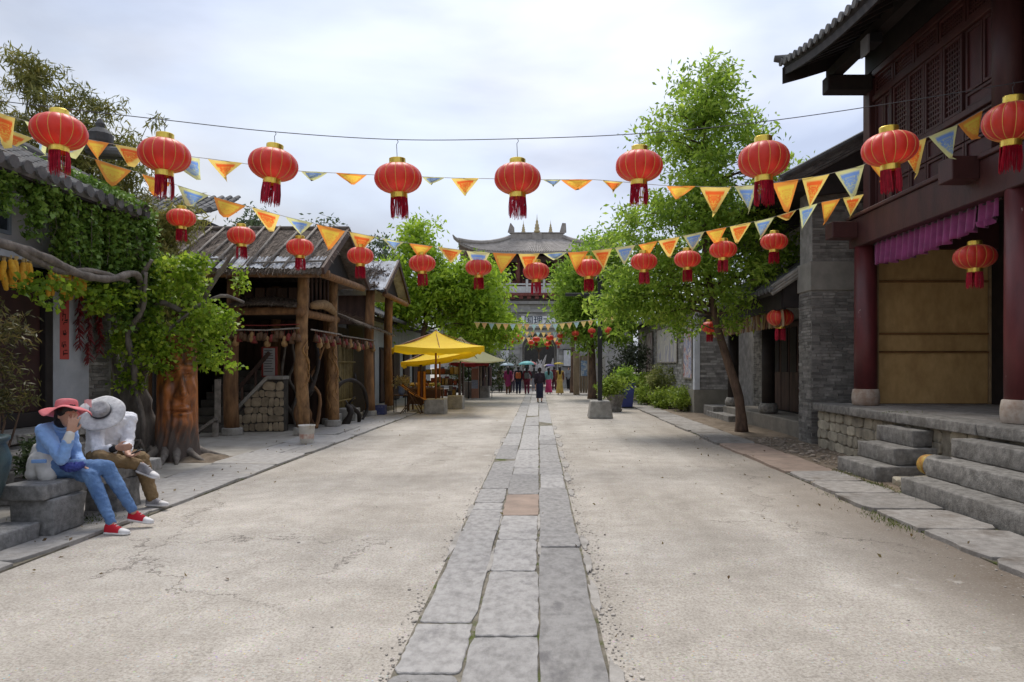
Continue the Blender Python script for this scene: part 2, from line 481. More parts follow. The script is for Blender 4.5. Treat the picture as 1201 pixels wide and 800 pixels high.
# ================================================================== GROUND
def ground_material():
    m = bpy.data.materials.new('street_surface'); m.use_nodes = True
    t = m.node_tree; t.nodes.clear(); N = t.nodes.new; K = t.links.new
    out = N('ShaderNodeOutputMaterial'); b = N('ShaderNodeBsdfPrincipled')
    b.inputs['Roughness'].default_value = 0.92; b.inputs['Specular IOR Level'].default_value = 0.2
    co = N('ShaderNodeTexCoord')
    def noise(s, d=6, r=0.6, vec=None):
        n = N('ShaderNodeTexNoise'); n.inputs['Scale'].default_value = s; n.inputs['Detail'].default_value = d
        n.inputs['Roughness'].default_value = r
        K(vec or co.outputs['Object'], n.inputs['Vector']); return n
    def ramp(src, p0, c0, p1, c1):
        r = N('ShaderNodeValToRGB'); e = r.color_ramp.elements
        e[0].position = p0; e[0].color = (*c0, 1); e[1].position = p1; e[1].color = (*c1, 1)
        K(src, r.inputs[0]); return r
    def mixc(f, a, bb, mode='MIX'):
        x = N('ShaderNodeMix'); x.data_type = 'RGBA'; x.blend_type = mode
        if isinstance(f, float): x.inputs[0].default_value = f
        else: K(f, x.inputs[0])
        K(a, x.inputs[6])
        if isinstance(bb, tuple): x.inputs[7].default_value = (*bb, 1)
        else: K(bb, x.inputs[7])
        return x.outputs[2]
    def mrange(src, a, c, lo=0.0, hi=1.0):
        x = N('ShaderNodeMapRange'); x.inputs['From Min'].default_value = a; x.inputs['From Max'].default_value = c
        x.inputs['To Min'].default_value = lo; x.inputs['To Max'].default_value = hi
        K(src, x.inputs['Value']); return x.outputs[0]
    big = noise(0.45, 5, 0.6)
    base = ramp(big.outputs['Fac'], 0.36, (0.385, 0.355, 0.312), 0.66, (0.51, 0.476, 0.427)).outputs[0]
    mid = noise(3.2, 7, 0.68)
    base = mixc(0.5, base, ramp(mid.outputs['Fac'], 0.35, (0.72, 0.70, 0.67), 0.62, (1.12, 1.11, 1.09)).outputs[0], 'MULTIPLY')
    # fine aggregate
    sp = noise(55, 3, 0.7)
    base = mixc(0.75, base, ramp(sp.outputs['Fac'], 0.36, (0.62, 0.60, 0.58), 0.56, (1.10, 1.10, 1.09)).outputs[0], 'MULTIPLY')
    vo = N('ShaderNodeTexVoronoi'); vo.inputs['Scale'].default_value = 42
    K(co.outputs['Object'], vo.inputs['Vector'])
    peb = mrange(vo.outputs['Distance'], 0.16, 0.26, 1.0, 0.0)
    pmask = N('ShaderNodeMath'); pmask.operation = 'MULTIPLY'
    K(peb, pmask.inputs[0]); K(mrange(mid.outputs['Fac'], 0.45, 0.6), pmask.inputs[1])
    base = mixc(pmask.outputs[0], base, vo.outputs['Color'], 'SOFT_LIGHT')
    # worn bands lengthwise where people walk
    sep = N('ShaderNodeSeparateXYZ'); K(co.outputs['Object'], sep.inputs[0])
    # soil washed against the right-hand kerb
    wob = N('ShaderNodeMath'); wob.operation = 'MULTIPLY_ADD'; wob.inputs[1].default_value = 1.1
    nk = noise(0.9, 6, 0.65); K(nk.outputs['Fac'], wob.inputs[0]); K(sep.outputs['X'], wob.inputs[2])
    right = mrange(wob.outputs[0], 3.0, 4.3)
    ny = mrange(sep.outputs['Y'], 12.5, 5.5)
    mm = N('ShaderNodeMath'); mm.operation = 'MULTIPLY'; K(right, mm.inputs[0]); K(ny, mm.inputs[1])
    base = mixc(mm.outputs[0], base, (0.115, 0.092, 0.07))
    wob2 = N('ShaderNodeMath'); wob2.operation = 'MULTIPLY_ADD'; wob2.inputs[1].default_value = 1.3
    K(nk.outputs['Fac'], wob2.inputs[0]); K(sep.outputs['X'], wob2.inputs[2])
    r2 = mrange(wob2.outputs[0], 3.1, 4.6, 0.0, 0.45)
    base = mixc(r2, base, (0.22, 0.18, 0.14))
    # clusters of pits and exposed grit
    pit = noise(26, 6, 0.75)
    pn = noise(1.1, 6, 0.7)
    pm = N('ShaderNodeMath'); pm.operation = 'MULTIPLY'
    K(mrange(pit.outputs['Fac'], 0.50, 0.40, 0.0, 1.0), pm.inputs[0]); K(mrange(pn.outputs['Fac'], 0.40, 0.62, 0.12, 0.75), pm.inputs[1])
    base = mixc(pm.outputs[0], base, (0.225, 0.20, 0.17))
    lg = noise(34, 4, 0.7, None)
    base = mixc(mrange(lg.outputs['Fac'], 0.60, 0.68, 0.0, 0.45), base, (0.62, 0.585, 0.535))
    # worn lengthwise bands and damp blotches
    mpw = N('ShaderNodeMapping'); mpw.inputs['Scale'].default_value = (1.4, 0.09, 1); K(co.outputs['Object'], mpw.inputs[0])
    band = noise(1.0, 4, 0.6, mpw.outputs[0])
    base = mixc(0.55, base, ramp(band.outputs['Fac'], 0.36, (0.80, 0.78, 0.75), 0.62, (1.08, 1.07, 1.06)).outputs[0], 'MULTIPLY')
    blo = noise(0.8, 9, 0.72)
    base = mixc(mrange(blo.outputs['Fac'], 0.60, 0.72, 0.0, 0.35), base, (0.27, 0.24, 0.205))
    base = mixc(mrange(noise(2.4, 5, 0.6).outputs['Fac'], 0.64, 0.70, 0.0, 0.4), base, (0.56, 0.53, 0.48))
    # cracks
    cv = N('ShaderNodeTexVoronoi'); cv.feature = 'DISTANCE_TO_EDGE'; cv.inputs['Scale'].default_value = 0.23
    dv = N('ShaderNodeVectorMath'); dv.operation = 'ADD'
    ncr = noise(1.6, 6, 0.7)
    scv = N('ShaderNodeVectorMath'); scv.operation = 'SCALE'; scv.inputs['Scale'].default_value = 1.3
    K(ncr.outputs['Color'], scv.inputs[0]); K(co.outputs['Object'], dv.inputs[0]); K(scv.outputs[0], dv.inputs[1])
    K(dv.outputs[0], cv.inputs['Vector'])
    ck = mrange(cv.outputs['Distance'], 0.0012, 0.0042, 0.75, 0.0)
    cg = N('ShaderNodeMath'); cg.operation = 'MULTIPLY'; K(ck, cg.inputs[0]); K(mrange(big.outputs['Fac'], 0.44, 0.54), cg.inputs[1])
    base = mixc(cg.outputs[0], base, (0.10, 0.085, 0.07))
    K(base, b.inputs['Base Color'])
    bp = N('ShaderNodeBump'); bp.inputs['Strength'].default_value = 0.35; bp.inputs['Distance'].default_value = 0.008
    hs = N('ShaderNodeMath'); hs.operation = 'MULTIPLY_ADD'; hs.inputs[1].default_value = 0.7
    K(sp.outputs['Fac'], hs.inputs[0]); K(peb, hs.inputs[2])
    K(hs.outputs[0], bp.inputs['Height'])
    bp2 = N('ShaderNodeBump'); bp2.inputs['Strength'].default_value = 0.3; bp2.inputs['Distance'].default_value = 0.02
    K(mid.outputs['Fac'], bp2.inputs['Height']); K(bp.outputs[0], bp2.inputs['Normal']); K(bp2.outputs[0], b.inputs['Normal'])
    K(b.outputs[0], out.inputs[0])
    return m
street_mat = ground_material()
g = MB(); g.add([(-600, -200, 0), (600, -200, 0), (600, 900, 0), (-600, 900, 0)], [(0, 1, 2, 3)])
tag(g.build('ground', street_mat, fixn=False), kind='structure')

def rough_slab(x0, x1, y0, y1, ztop, depth, cut=0.02, jit=0.012, n=5):
    """flag stone with broken outline: returns MB"""
    mb = MB()
    pts = []
    def edge(a, b):
        for i in range(n):
            t = i / n
            p = [a[0] + (b[0] - a[0]) * t, a[1] + (b[1] - a[1]) * t]
            if i == 0:
                p[0] += random.uniform(0, cut) * (1 if a[0] == x0 else -1)
                p[1] += random.uniform(0, cut) * (1 if a[1] == y0 else -1)
            p[0] += random.uniform(-jit, jit); p[1] += random.uniform(-jit, jit)
            pts.append(p)
    edge((x0, y0), (x1, y0)); edge((x1, y0), (x1, y1)); edge((x1, y1), (x0, y1)); edge((x0, y1), (x0, y0))
    m = len(pts); cx, cy = (x0 + x1) / 2, (y0 + y1) / 2
    tilt = (random.uniform(-0.004, 0.004), random.uniform(-0.004, 0.004))
    def zz(x, y): return ztop + (x - cx) * tilt[0] * 3 + (y - cy) * tilt[1] * 2
    bot = [(p[0], p[1], ztop - depth) for p in pts]
    mid = [(p[0], p[1], zz(*p) - 0.005) for p in pts]
    ins = 0.006
    top = []
    for p in pts:
        dx, dy = cx - p[0], cy - p[1]; l = math.hypot(dx, dy)
        top.append((p[0] + dx / l * ins, p[1] + dy / l * ins, zz(*p)))
    mb.v = [Vector(q) for q in bot + mid + top]
    for i in range(m):
        j = (i + 1) % m
        mb.f.append((i, j, m + j, m + i)); mb.f.append((m + i, m + j, 2 * m + j, 2 * m + i))
    mb.f.append(tuple(2 * m + i for i in range(m)))
    return mb

# ---- stone path down the middle of the street
path = struct('path')
mb = MB(); mb.add([(-0.785, 0.5, 0.008), (0.385, 0.5, 0.008), (0.385, 50, 0.008), (-0.785, 50, 0.008)], [(0, 1, 2, 3)])
mossjoint = M('mossy_joint', (0.27, 0.24, 0.19), (0.10, 0.09, 0.065), scale=7, rough=1, bump=0.8, dirt=(0.08, 0.10, 0.02), dscale=4, dlow=0.52, dhigh=0.62)
mb.build('joint_bed', mossjoint, path, fixn=False)
def yd(y): return 1320.0 / (y - 430.0)
colsX = [(-0.77, -0.418), (-0.402, -0.010), (0.010, 0.37)]
brk = [[900, 794, 733, 625, 599, 591, 575, 539, 524, 509, 501, 489],
       [870, 750, 672, 635, 606, 581, 558, 549, 534, 528, 510, 500, 488, 476],
       [1010, 825, 644, 627, 574, 558, 543, 522, 517, 511, 500, 482]]
for ci, (x0, x1) in enumerate(colsX):
    ys = [0.55] + [yd(y) for y in brk[ci]]
    while ys[-1] < 49.5:
        ys.append(min(50, ys[-1] + random.uniform(0.8, 2.0)))
    for i in range(len(ys) - 1):
        a, c = ys[i], ys[i + 1]
        if c - a < 0.12: continue
        mt = pinkslab if (ci == 1 and abs(a - yd(606)) < 0.05) else slate
        gap = 0.012
        dx0, dx1 = random.uniform(-0.012, 0.012), random.uniform(-0.012, 0.012)
        rough_slab(x0 + dx0, x1 + dx1, a + gap, c - gap, 0.016 + random.uniform(0, 0.009), 0.03, cut=0.02 if a < 12 else 0.01, jit=0.007, n=12 if a < 14 else 3).build('path_slab', mt, path)
# pale mortar patches along the path
def blob(cx, cy, rx, ry, z, mat, name, parent, n=18, jag=0.25):
    mb = MB()
    pts = []
    for k in range(n):
        a = 2 * math.pi * k / n; s = 1 + random.uniform(-jag, jag)
        pts.append((cx + rx * s * math.cos(a), cy + ry * s * math.sin(a), z))
    top = [(cx + (p[0] - cx) * 0.9, cy + (p[1] - cy) * 0.95, z + 0.008) for p in pts]
    mb.v = [Vector(q) for q in pts + top]
    for k in range(n):
        j = (k + 1) % n
        mb.f.append((k, j, n + j, n + k))
    mb.f.append(tuple(range(n, 2 * n)))
    return mb.build(name, mat, parent)
for (cx, cy, rx, ry) in [(0.40, 4.9, 0.04, 0.33), (0.41, 5.7, 0.035, 0.3), (0.42, 6.4, 0.045, 0.22), (0.41, 3.55, 0.04, 0.25), (-0.41, 5.75, 0.028, 0.36), (0.005, 6.15, 0.02, 0.25), (0.0, 7.2, 0.018, 0.4), (-0.42, 7.3, 0.022, 0.35), (-0.785, 6.4, 0.03, 0.6), (-0.78, 7.8, 0.035, 0.4),
                         (0.42, 8.9, 0.04, 0.25), (0.43, 10.2, 0.05, 0.4), (0.44, 11.5, 0.06, 0.4), (0.43, 12.8, 0.05, 0.5), (0.45, 14.5, 0.06, 0.4), (0.44, 16.2, 0.07, 0.5), (-0.80, 13.2, 0.06, 0.5), (-0.8, 15.2, 0.06, 0.4), (0.43, 18.5, 0.06, 0.6)]:
    blob(cx, cy, rx, ry, 0.006 if abs(cx) > 0.3 and abs(cx) != 0.41 else 0.014, palemortar, 'mortar_patch', path)

# ---- pavements
def pavement(name, x0, x1, ys, z, mats, split=None):
    s = struct(name)
    mbb = MB(); mbb.box(x0 + 0.02, x1 - 0.02, ys[0], ys[-1], 0.002, z - 0.03); mbb.build('bed', mossjoint, s)
    for i in range(len(ys) - 1):
        mt = mats(ys[i]) if callable(mats) else mats
        cuts = [x0, x1]
        if split and split(ys[i]): cuts = [x0, x0 + (x1 - x0) * random.uniform(0.45, 0.6), x1]
        for k in range(len(cuts) - 1):
            rough_slab(cuts[k] + (0.01 if k else random.uniform(-0.05, 0.05)), cuts[k + 1] - 0.01 + random.uniform(-0.02, 0.0), ys[i] + 0.012, ys[i + 1] - 0.012, z + random.uniform(-0.006, 0.006), 0.07, cut=0.05, jit=0.014, n=6).build('pavement_slab', mt, s)
    return s
paveL = M('pavement_stone_left', (0.40, 0.38, 0.355), (0.27, 0.255, 0.235), scale=9, detail=9, rough=0.8, bump=0.9, bscale=40, rnd=0.14, dirt=(0.36, 0.33, 0.28), dlow=0.55, dhigh=0.72)
paveR = M('pavement_stone_right', (0.34, 0.315, 0.285), (0.215, 0.198, 0.178), scale=9, detail=9, rough=0.8, bump=0.9, bscale=40, rnd=0.15, dirt=(0.15, 0.125, 0.10), dlow=0.5, dhigh=0.68, dscale=2.0)
ysl = [2.0]
while ysl[-1] < 40: ysl.append(ysl[-1] + random.uniform(1.3, 2.3))
pavement('pavement_left', -5.45, -4.28, ysl, 0.045, paveL, split=lambda y: random.random() < 0.3)
ysr = [2.0, 3.3, 4.6, 5.75, 6.75, 7.7, 8.7, 9.6, 10.5, 12.6, 14.3]
while ysr[-1] < 40: ysr.append(ysr[-1] + random.uniform(1.2, 2.0))
pavement('pavement_right', 3.78, 4.62, ysr, 0.045, lambda y: pinkslab if 10.4 < y < 12.7 else paveR)
# dusty forecourt behind the left pavement, bare soil behind the right one
fc = struct('forecourt')
mb = MB(); mb.slab(lambda u, v: Vector((-5.47 - 9 * u, 1 + 40 * v, 0.030 + 0.01 * mnoise.noise(Vector((u * 9, v * 40, 0))))), 18, 60, (0, 0, 0.028))
mb.build('forecourt_paving', concrete, fc)
ss = MB(); ss.slab(lambda u, v: Vector((4.64 + 2.2 * u, 1 + 40 * v, 0.030 + 0.02 * mnoise.noise(Vector((u * 4, v * 50, 3))))), 14, 120, (0, 0, 0.028))
tag(ss.build('soil_strip', dirtm), kind='structure')

# loose grit and pebbles
def pebbles(name, label, spots, mat, smin, smax):
    mb = MB()
    for (x, y, z) in spots:
        s = random.uniform(smin, smax) * (1 if random.random() < 0.9 else 1.8)
        pr = [(0.0, -0.3 * s), (0.8 * s, -0.1 * s), (0.75 * s, 0.25 * s), (0.0, 0.5 * s)]
        mb.lathe(pr, (x, y, z + 0.1 * s), n=5, cap=False, sx=random.uniform(0.7, 1.4), sy=random.uniform(0.7, 1.3))
    o = mb.build(name, mat)
    return tag(o, label, 'gravel', kind='stuff')
sp = []
for i in range(700):
    y = 3 + 14 * random.random() ** 1.6
    sp.append((0.39 + abs(random.gauss(0, 0.09)), y, 0.004))
for i in range(350):
    y = 3 + 14 * random.random() ** 1.6
    sp.append((-0.79 - abs(random.gauss(0, 0.05)), y, 0.004))
for i in range(60):
    sp.append((random.uniform(-4.1, 3.6), 3.2 + 10 * random.random() ** 1.5, 0.002))
for i in range(110):
    sp.append((3.75 - abs(random.gauss(0, 0.25)), 4.3 + 9 * random.random(), 0.003))
gravelm = M('loose_grit', (0.46, 0.42, 0.37), (0.32, 0.29, 0.25), rough=0.95, island=0.3)
pebbles('loose_grit', 'loose grit and small pebbles strewn along the stone path', sp, gravelm, 0.004, 0.011)
sp = []
for i in range(420):
    sp.append((random.uniform(4.66, 5.55), random.uniform(10.2, 15.5), 0.04))
pebbles('rubble_scatter', 'stone chips and brick crumbs on the bare soil by the steps', sp, M('chips', (0.36, 0.30, 0.24), (0.2, 0.17, 0.14), rough=0.95, island=0.35), 0.012, 0.035)
# grass tufts at kerbs
grassm = leafmat('grass_blade', (0.05, 0.08, 0.015), (0.12, 0.16, 0.03), (0.24, 0.26, 0.06), trans=0.3, scale=3)
pts = []
for (cx, cy, rx, ry, n) in [(3.70, 7.25, 0.07, 0.28, 260), (4.60, 9.3, 0.05, 0.35, 200), (4.62, 10.3, 0.06, 0.2, 120), (-4.85, 7.15, 0.25, 0.12, 260), (3.72, 8.6, 0.04, 0.4, 40), (4.95, 8.7, 0.12, 0.2, 120), (5.75, 10.9, 0.15, 0.05, 60)]:
    a = RNG.normal(size=(n, 3)) * np.array([rx, ry, 0]) + np.array([cx, cy, 0.03 if cx > 4.5 or cx < -4 else 0.0])
    if cx == 5.75: a[:, 2] = 0.90
    pts.append(a)
pts = np.concatenate(pts)
axis = np.zeros((len(pts), 3)); axis[:, 2] = 1.6
tag(np_quads('grass', leaf_quads(pts, 0.045, aspect=0.16, droop=0.0, axis=axis, spread=0.8), grassm), 'short grass tufts growing along the kerbs and steps', 'grass', kind='stuff')

dl = np.stack([np.concatenate([RNG.uniform(-4.2, 3.7, 90), RNG.normal(3.4, 0.3, 80), RNG.normal(-4.4, 0.5, 90)]), np.concatenate([3.2 + 20 * RNG.random(90) ** 1.4, RNG.uniform(4.5, 20, 80), RNG.uniform(5, 22, 90)]), np.full(260, 0.006)], 1)
dl[dl[:, 0] < -4.25, 2] = 0.058; dl[dl[:, 0] > 3.72, 2] = 0.058
tag(np_quads('leaf_litter', leaf_quads(dl, 0.045, aspect=0.5, droop=0.0, spread=1.0) * np.array([1, 1, 1.0]), leafmat('dry_leaf', (0.10, 0.06, 0.03), (0.20, 0.14, 0.06), (0.30, 0.24, 0.10))), 'scattered dry leaves lying on the street and pavements', 'leaf litter', kind='stuff')
# ================================================================== shared building helpers
def brick_face(parent, name, o, u, w, h, nrm, bw=0.26, bh=0.062, mat=None, joint=0.012, depth=0.02, z0off=0.0):
    """courses of bricks as real blocks, joined, on a face: o origin corner, u unit horizontal, up z"""
    mat = mat or brickm
    u = Vector(u); nrm = Vector(nrm); o = Vector(o); mb = MB()
    rows = int(h / bh)
    for r in range(rows):
        x = -random.uniform(0, bw) if r % 2 else -bw * 0.5 * random.random()
        while x < w:
            l = bw * random.uniform(0.85, 1.15)
            a, b = max(x, 0), min(x + l - joint, w)
            if b - a > 0.03:
                d = depth * random.uniform(0.5, 1.2)
                c = o + u * ((a + b) / 2) + Vector((0, 0, r * bh + bh / 2))
                mb.obox(c + nrm * d / 2, u * (b - a) / 2, nrm * d / 2, Vector((0, 0, (bh - joint) / 2)))
            x += l
    return mb.build(name, mat, parent, kind='stuff', fixn=False)

def rubble_face(parent, o, u, w, h, nrm, cw=0.26, ch=0.18, mat=None, prob=1.0, clip=None, lim=400):
    """uneven stones as separate pieces"""
    mat = mat or rubblem
    u = Vector(u); nrm = Vector(nrm); o = Vector(o); upv = Vector((0, 0, 1))
    nr = max(1, round(h / ch)); made = 0
    lines = [[(h * r / nr) for _ in range(2)] for r in range(nr + 1)]
    def zrow(r, x):
        if r == 0: return 0
        if r == nr: return h
        return h * r / nr + 0.35 * ch * mnoise.noise(Vector((x * 2.1, r * 7.3, w * 3)))
    for r in range(nr):
        x = 0.0
        prev = 0.0
        while x < w - 0.02:
            l = cw * random.uniform(0.55, 1.5)
            x2 = min(x + l, w)
            if w - x2 < cw * 0.35: x2 = w
            tl = 0.2 * ch * random.uniform(-1, 1) if x2 < w else 0
            q = [(x, zrow(r, x)), (x2, zrow(r, x2)), (x2 + tl, zrow(r + 1, x2 + tl)), (x + prev, zrow(r + 1, x + prev))]
            cx = sum(p[0] for p in q) / 4; cz = sum(p[1] for p in q) / 4
            if clip is None or clip(cx, cz):
                if made < lim:
                    # eight-sided stone: corners cut
                    pts = []
                    for i in range(4):
                        a = q[i]; b = q[(i + 1) % 4]
                        t = random.uniform(0.12, 0.3)
                        pts.append((a[0] + (b[0] - a[0]) * t, a[1] + (b[1] - a[1]) * t))
                        t = random.uniform(0.7, 0.9)
                        pts.append((a[0] + (b[0] - a[0]) * t, a[1] + (b[1] - a[1]) * t))
                    d = random.uniform(0.015, 0.045)
                    m = 8; mb = MB()
                    s1, s2 = 0.95, 0.86
                    for (s, dd) in ((0.97, -0.02), (s1, d * 0.6), (s2, d)):
                        for p in pts:
                            mb.v.append(o + u * (cx + (p[0] - cx) * s) + upv * (cz + (p[1] - cz) * s) + nrm * (dd + random.uniform(-0.006, 0.006)))
                    for k in range(2):
                        for i in range(m):
                            j = (i + 1) % m
                            mb.f.append((k * m + i, k * m + j, (k + 1) * m + j, (k + 1) * m + i))
                    mb.f.append(tuple(2 * m + i for i in range(m)))
                    mb.build('stone', mat, parent); made += 1
            x = x2; prev = tl

def tile_slope(parent, e0, e1, up, length, spacing=0.22, r=0.062, mat=None, lift=None, sag=0.0, name='tile', end_r=None, pan=True, panname='pan_tiles', thick=0.05, separate=True, capname='tile_end', panmat=None):
    """tiled roof slope: eave line e0->e1, up = unit vector up the slope"""
    mat = mat or tilem
    e0 = Vector(e0); e1 = Vector(e1); up = Vector(up).normalized()
    d = (e1 - e0); W = d.length; d.normalize()
    nrm = d.cross(up).normalized()
    if nrm.z < 0: nrm = -nrm
    lift = lift or (lambda t: 0.0)
    def pt(t, s):  # t along eave 0..1, s up slope metres
        f = s / length
        return e0 + d * (t * W) + up * s + Vector((0, 0, lift(t) * (1 - f) ** 2 - sag * 4 * f * (1 - f)))
    if pan:
        mb = MB(); mb.slab(lambda u_, v_: pt(u_, v_ * length), max(8, int(W / 0.6)), 8, nrm * thick)
        mb.build(panname, panmat or mat, parent)
    n = int(W / spacing)
    joined = MB()
    for i in range(n + 1):
        t = (i + 0.0) / n
        mb = MB() if separate else joined
        segs = max(3, int(length / 0.33))
        for k in range(segs):
            a = k / segs * length; b = (k + 1) / segs * length + 0.03
            p, q = pt(t, a), pt(t, min(b, length))
            ax = (q - p).normalized(); side = ax.cross(nrm).normalized(); upn = side.cross(ax)
            if upn.dot(nrm) < 0: upn = -upn
            vs = []; ns = 5
            for (c, rr) in ((p, r * 1.06), (q, r * 0.92)):
                for m_ in range(ns + 1):
                    an = math.pi * m_ / ns
                    vs.append(c + side * (math.cos(an) * rr) + upn * (math.sin(an) * rr + 0.005))
            fs = [(m_, m_ + 1, ns + 1 + m_ + 1, ns + 1 + m_) for m_ in range(ns)]
            fs.append(tuple(range(ns, -1, -1)))
            mb.add(vs, fs)
        if separate: o = mb.build(name, mat, parent)
        if end_r:
            p = pt(t, 0.0)
            ax = -up
            ax = Vector((ax.x, ax.y, 0)).normalized()
            cb = MB() if separate else joined
            cb.tube([p + ax * 0.0 + nrm * 0.02, p + ax * 0.035 + nrm * 0.02], end_r, n=12)
            if separate: cb.build(capname, mat, o)
    if not separate: joined.build(name, mat, parent, kind='stuff')
    return pt

# ================================================================== RED TIMBER BUILDING (right)
BX = 6.2
plat = thing('stone_platform', 'raised grey stone platform with rubble front under the red timber building', 'platform', (6.0, 9.0, 0))
PF = 5.62; PT = 0.92; PY1 = 13.9
mb = MB(); mb.box(PF + 0.06, 11, 1.5, PY1 - 0.04, 0.0, PT - 0.15); mb.build('core', M('lime_mortar', (0.30, 0.27, 0.21), (0.17, 0.15, 0.115), scale=8, rough=0.95, bump=0.8), plat)
rubble_face(plat, (PF + 0.06, 9.6, 0.02), (0, 1, 0), PY1 - 9.65, PT - 0.17, (-1, 0, 0), cw=0.30, ch=0.17)
rubble_face(plat, (PF + 0.06, 6.2, 0.02), (0, 1, 0), 3.2, PT - 0.17, (-1, 0, 0), cw=0.34, ch=0.2)
rubble_face(plat, (PF + 0.1, PY1 - 0.04, 0.02), (1, 0, 0), 1.5, PT - 0.17, (0, 1, 0), cw=0.32, ch=0.2)
y = 3.0
while y < PY1:
    y2 = min(PY1 + 0.02, y + random.uniform(1.5, 2.2))
    if PY1 - y2 < 0.6: y2 = PY1 + 0.02
    worn_block(PF - 0.06, PF + 0.46, y + 0.004, y2 - 0.004, PT - 0.15, PT, 'coping_slab', stone, plat, bev=0.015, amp=0.006)
    y = y2
mb = MB(); mb.box(PF + 0.47, 11, 1.5, PY1 - 0.1, PT - 0.14, PT - 0.012); mb.build('floor_bed', mortar, plat)
xx = PF + 0.475
for k in range(5):
    x2 = xx + 0.72
    y = 3.0 + (k % 2) * 0.5
    while y < PY1 - 0.15:
        y2 = min(PY1 - 0.15, y + random.uniform(0.9, 1.3))
        MB().box(xx + 0.004, x2 - 0.004, y + 0.004, y2 - 0.004, PT - 0.03, PT - 0.002 + random.uniform(-0.003, 0.002)).build('floor_slab', paveR, plat, bev=0.006)
        y = y2
    xx = x2
# two flights of three steps
def steps(y0, y1, x_front, n, rise, run, ylen_extra=0.0, jog=0.0):
    for i in range(n):
        worn_block(x_front + i * run, PF + 0.05, y0 + jog * i, y1 + jog * i * 0.4, i * rise, (i + 1) * rise - 0.003 * i, 'step', stone, plat)
steps(9.55, 10.75, 4.70, 3, 0.245, 0.33, jog=0.12)
steps(6.35, 8.75, 4.62, 3, 0.245, 0.34, jog=0.05)
# broken stones between the two flights
for (x, y_, s) in [(5.0, 9.25, 0.16), (5.25, 9.0, 0.13), (5.35, 9.35, 0.17), (4.85, 8.95, 0.1), (5.45, 9.12, 0.2)]:
    MB().box(x - s, x + s, y_ - s * 0.7, y_ + s * 0.7, 0.0, s * 0.9, jit=0.04).build('broken_stone', rubblem, plat, bev=0.02)
# painted stone drum lying by the steps
dr = thing('painted_stone_roller', 'yellow painted stone drum lying beside the steps', 'stone drum', (5.1, 8.9, 0.3))
yel = M('flaking_yellow_paint', (0.52, 0.33, 0.06), (0.30, 0.12, 0.03), scale=12, rough=0.6, bump=0.5, dirt=(0.5, 0.45, 0.15), dlow=0.55, dhigh=0.62, dscale=9)
MB().tube([(5.12, 9.05, 0.36), (5.12, 8.84, 0.36)], [0.125, 0.15], n=20).build('painted_end', yel, dr, bev=0.02, smooth=True)
MB().tube([(5.12, 8.838, 0.36), (5.12, 8.60, 0.37)], 0.152, n=20).build('stone_body', stone, dr, smooth=True)

rb = thing('red_timber_building', 'dark red timber building with lattice windows and upturned tiled eave', 'building', (6.5, 10, PT))
whitestone = M('worn_column_base', (0.60, 0.53, 0.45), (0.42, 0.35, 0.28), scale=4, rough=0.8, bump=0.5, dirt=(0.25, 0.12, 0.06), dlow=0.55, dhigh=0.75)
for yc in (12.95, 8.75, 4.55):
    c = MB(); c.tube([(BX, yc, PT + 0.30), (BX, yc, 2.2), (BX, yc, 4.0)], [0.205, 0.205, 0.195], n=28)
    col_o = c.build('column', redcol, rb, smooth=True)
    MB().lathe([(0.22, 0), (0.235, 0.02), (0.248, 0.12), (0.243, 0.22), (0.228, 0.30), (0.205, 0.31)], (BX, yc, PT - 0.002), n=28).build('column_base', whitestone, col_o, smooth=True)
# lintel and beam ends
MB().box(BX - 0.20, BX + 0.12, 3.0, 13.22, 3.92, 4.46).build('lintel', redwood, rb, bev=0.012)
MB().box(BX - 0.24, BX + 0.16, 3.0, 13.26, 4.463, 4.53).build('lintel_cap', redwood, rb, bev=0.01)
for (yc, z0, z1, xl) in [(13.0, 4.08, 4.38, 5.52), (9.45, 4.20, 4.52, 5.62), (5.2, 4.2, 4.52, 5.62)]:
    MB().box(xl, BX - 0.202, yc - 0.17, yc + 0.17, z0, z1).build('beam_end', redwood, rb, bev=0.012)
# upper storey
WX = 6.36
MB().box(WX + 0.06, WX + 0.16, 3.0, 13.15, 4.53, 7.4).build('wall', redwood, rb)
MB().box(WX - 0.10, WX + 0.059, 12.93, 13.19, 4.53, 7.2).build('corner_post', redwood, rb, bev=0.015)
MB().tube([(WX - 0.04, 9.2, 4.53), (WX - 0.04, 9.2, 7.3)], 0.185, n=24).build('upper_column', redwood, rb, smooth=True)
MB().tube([(WX - 0.04, 5.2, 4.53), (WX - 0.04, 5.2, 7.3)], 0.185, n=24).build('upper_column', redwood, rb, smooth=True)
def railz(z0, z1, p=0.05): MB().box(WX - p, WX + 0.06, 9.39, 12.93, z0, z1).build('rail', redwood, rb, bev=0.008)
railz(5.36, 5.46); railz(6.66, 6.76); railz(4.531, 4.60, 0.04)
rail7 = MB().box(WX - 0.06, WX + 0.06, 9.39, 12.93, 7.12, 7.24).build('rail', redwood, rb, bev=0.008)
panelred = M('panel_red', (0.085, 0.027, 0.027), (0.05, 0.018, 0.019), scale=3, rough=0.5, bump=0.25, bscale=30, spec=0.4, rnd=0.15)
def wpanel(y0, y1, z0, z1, name='wall_panel', parent=rb):
    o = MB().box(WX + 0.03, WX + 0.062, y0, y1, z0, z1).build(name, panelred, parent, bev=0.004)
    fr = MB()
    t = 0.045
    fr.box(WX + 0.0, WX + 0.034, y0, y0 + t, z0, z1); fr.box(WX + 0.0, WX + 0.034, y1 - t, y1, z0, z1)
    fr.box(WX + 0.0, WX + 0.034, y0 + t, y1 - t, z0, z0 + t); fr.box(WX + 0.0, WX + 0.034, y0 + t, y1 - t, z1 - t, z1)
    fr.build('panel_frame', redwood, o, bev=0.004, fixn=False)
    return o
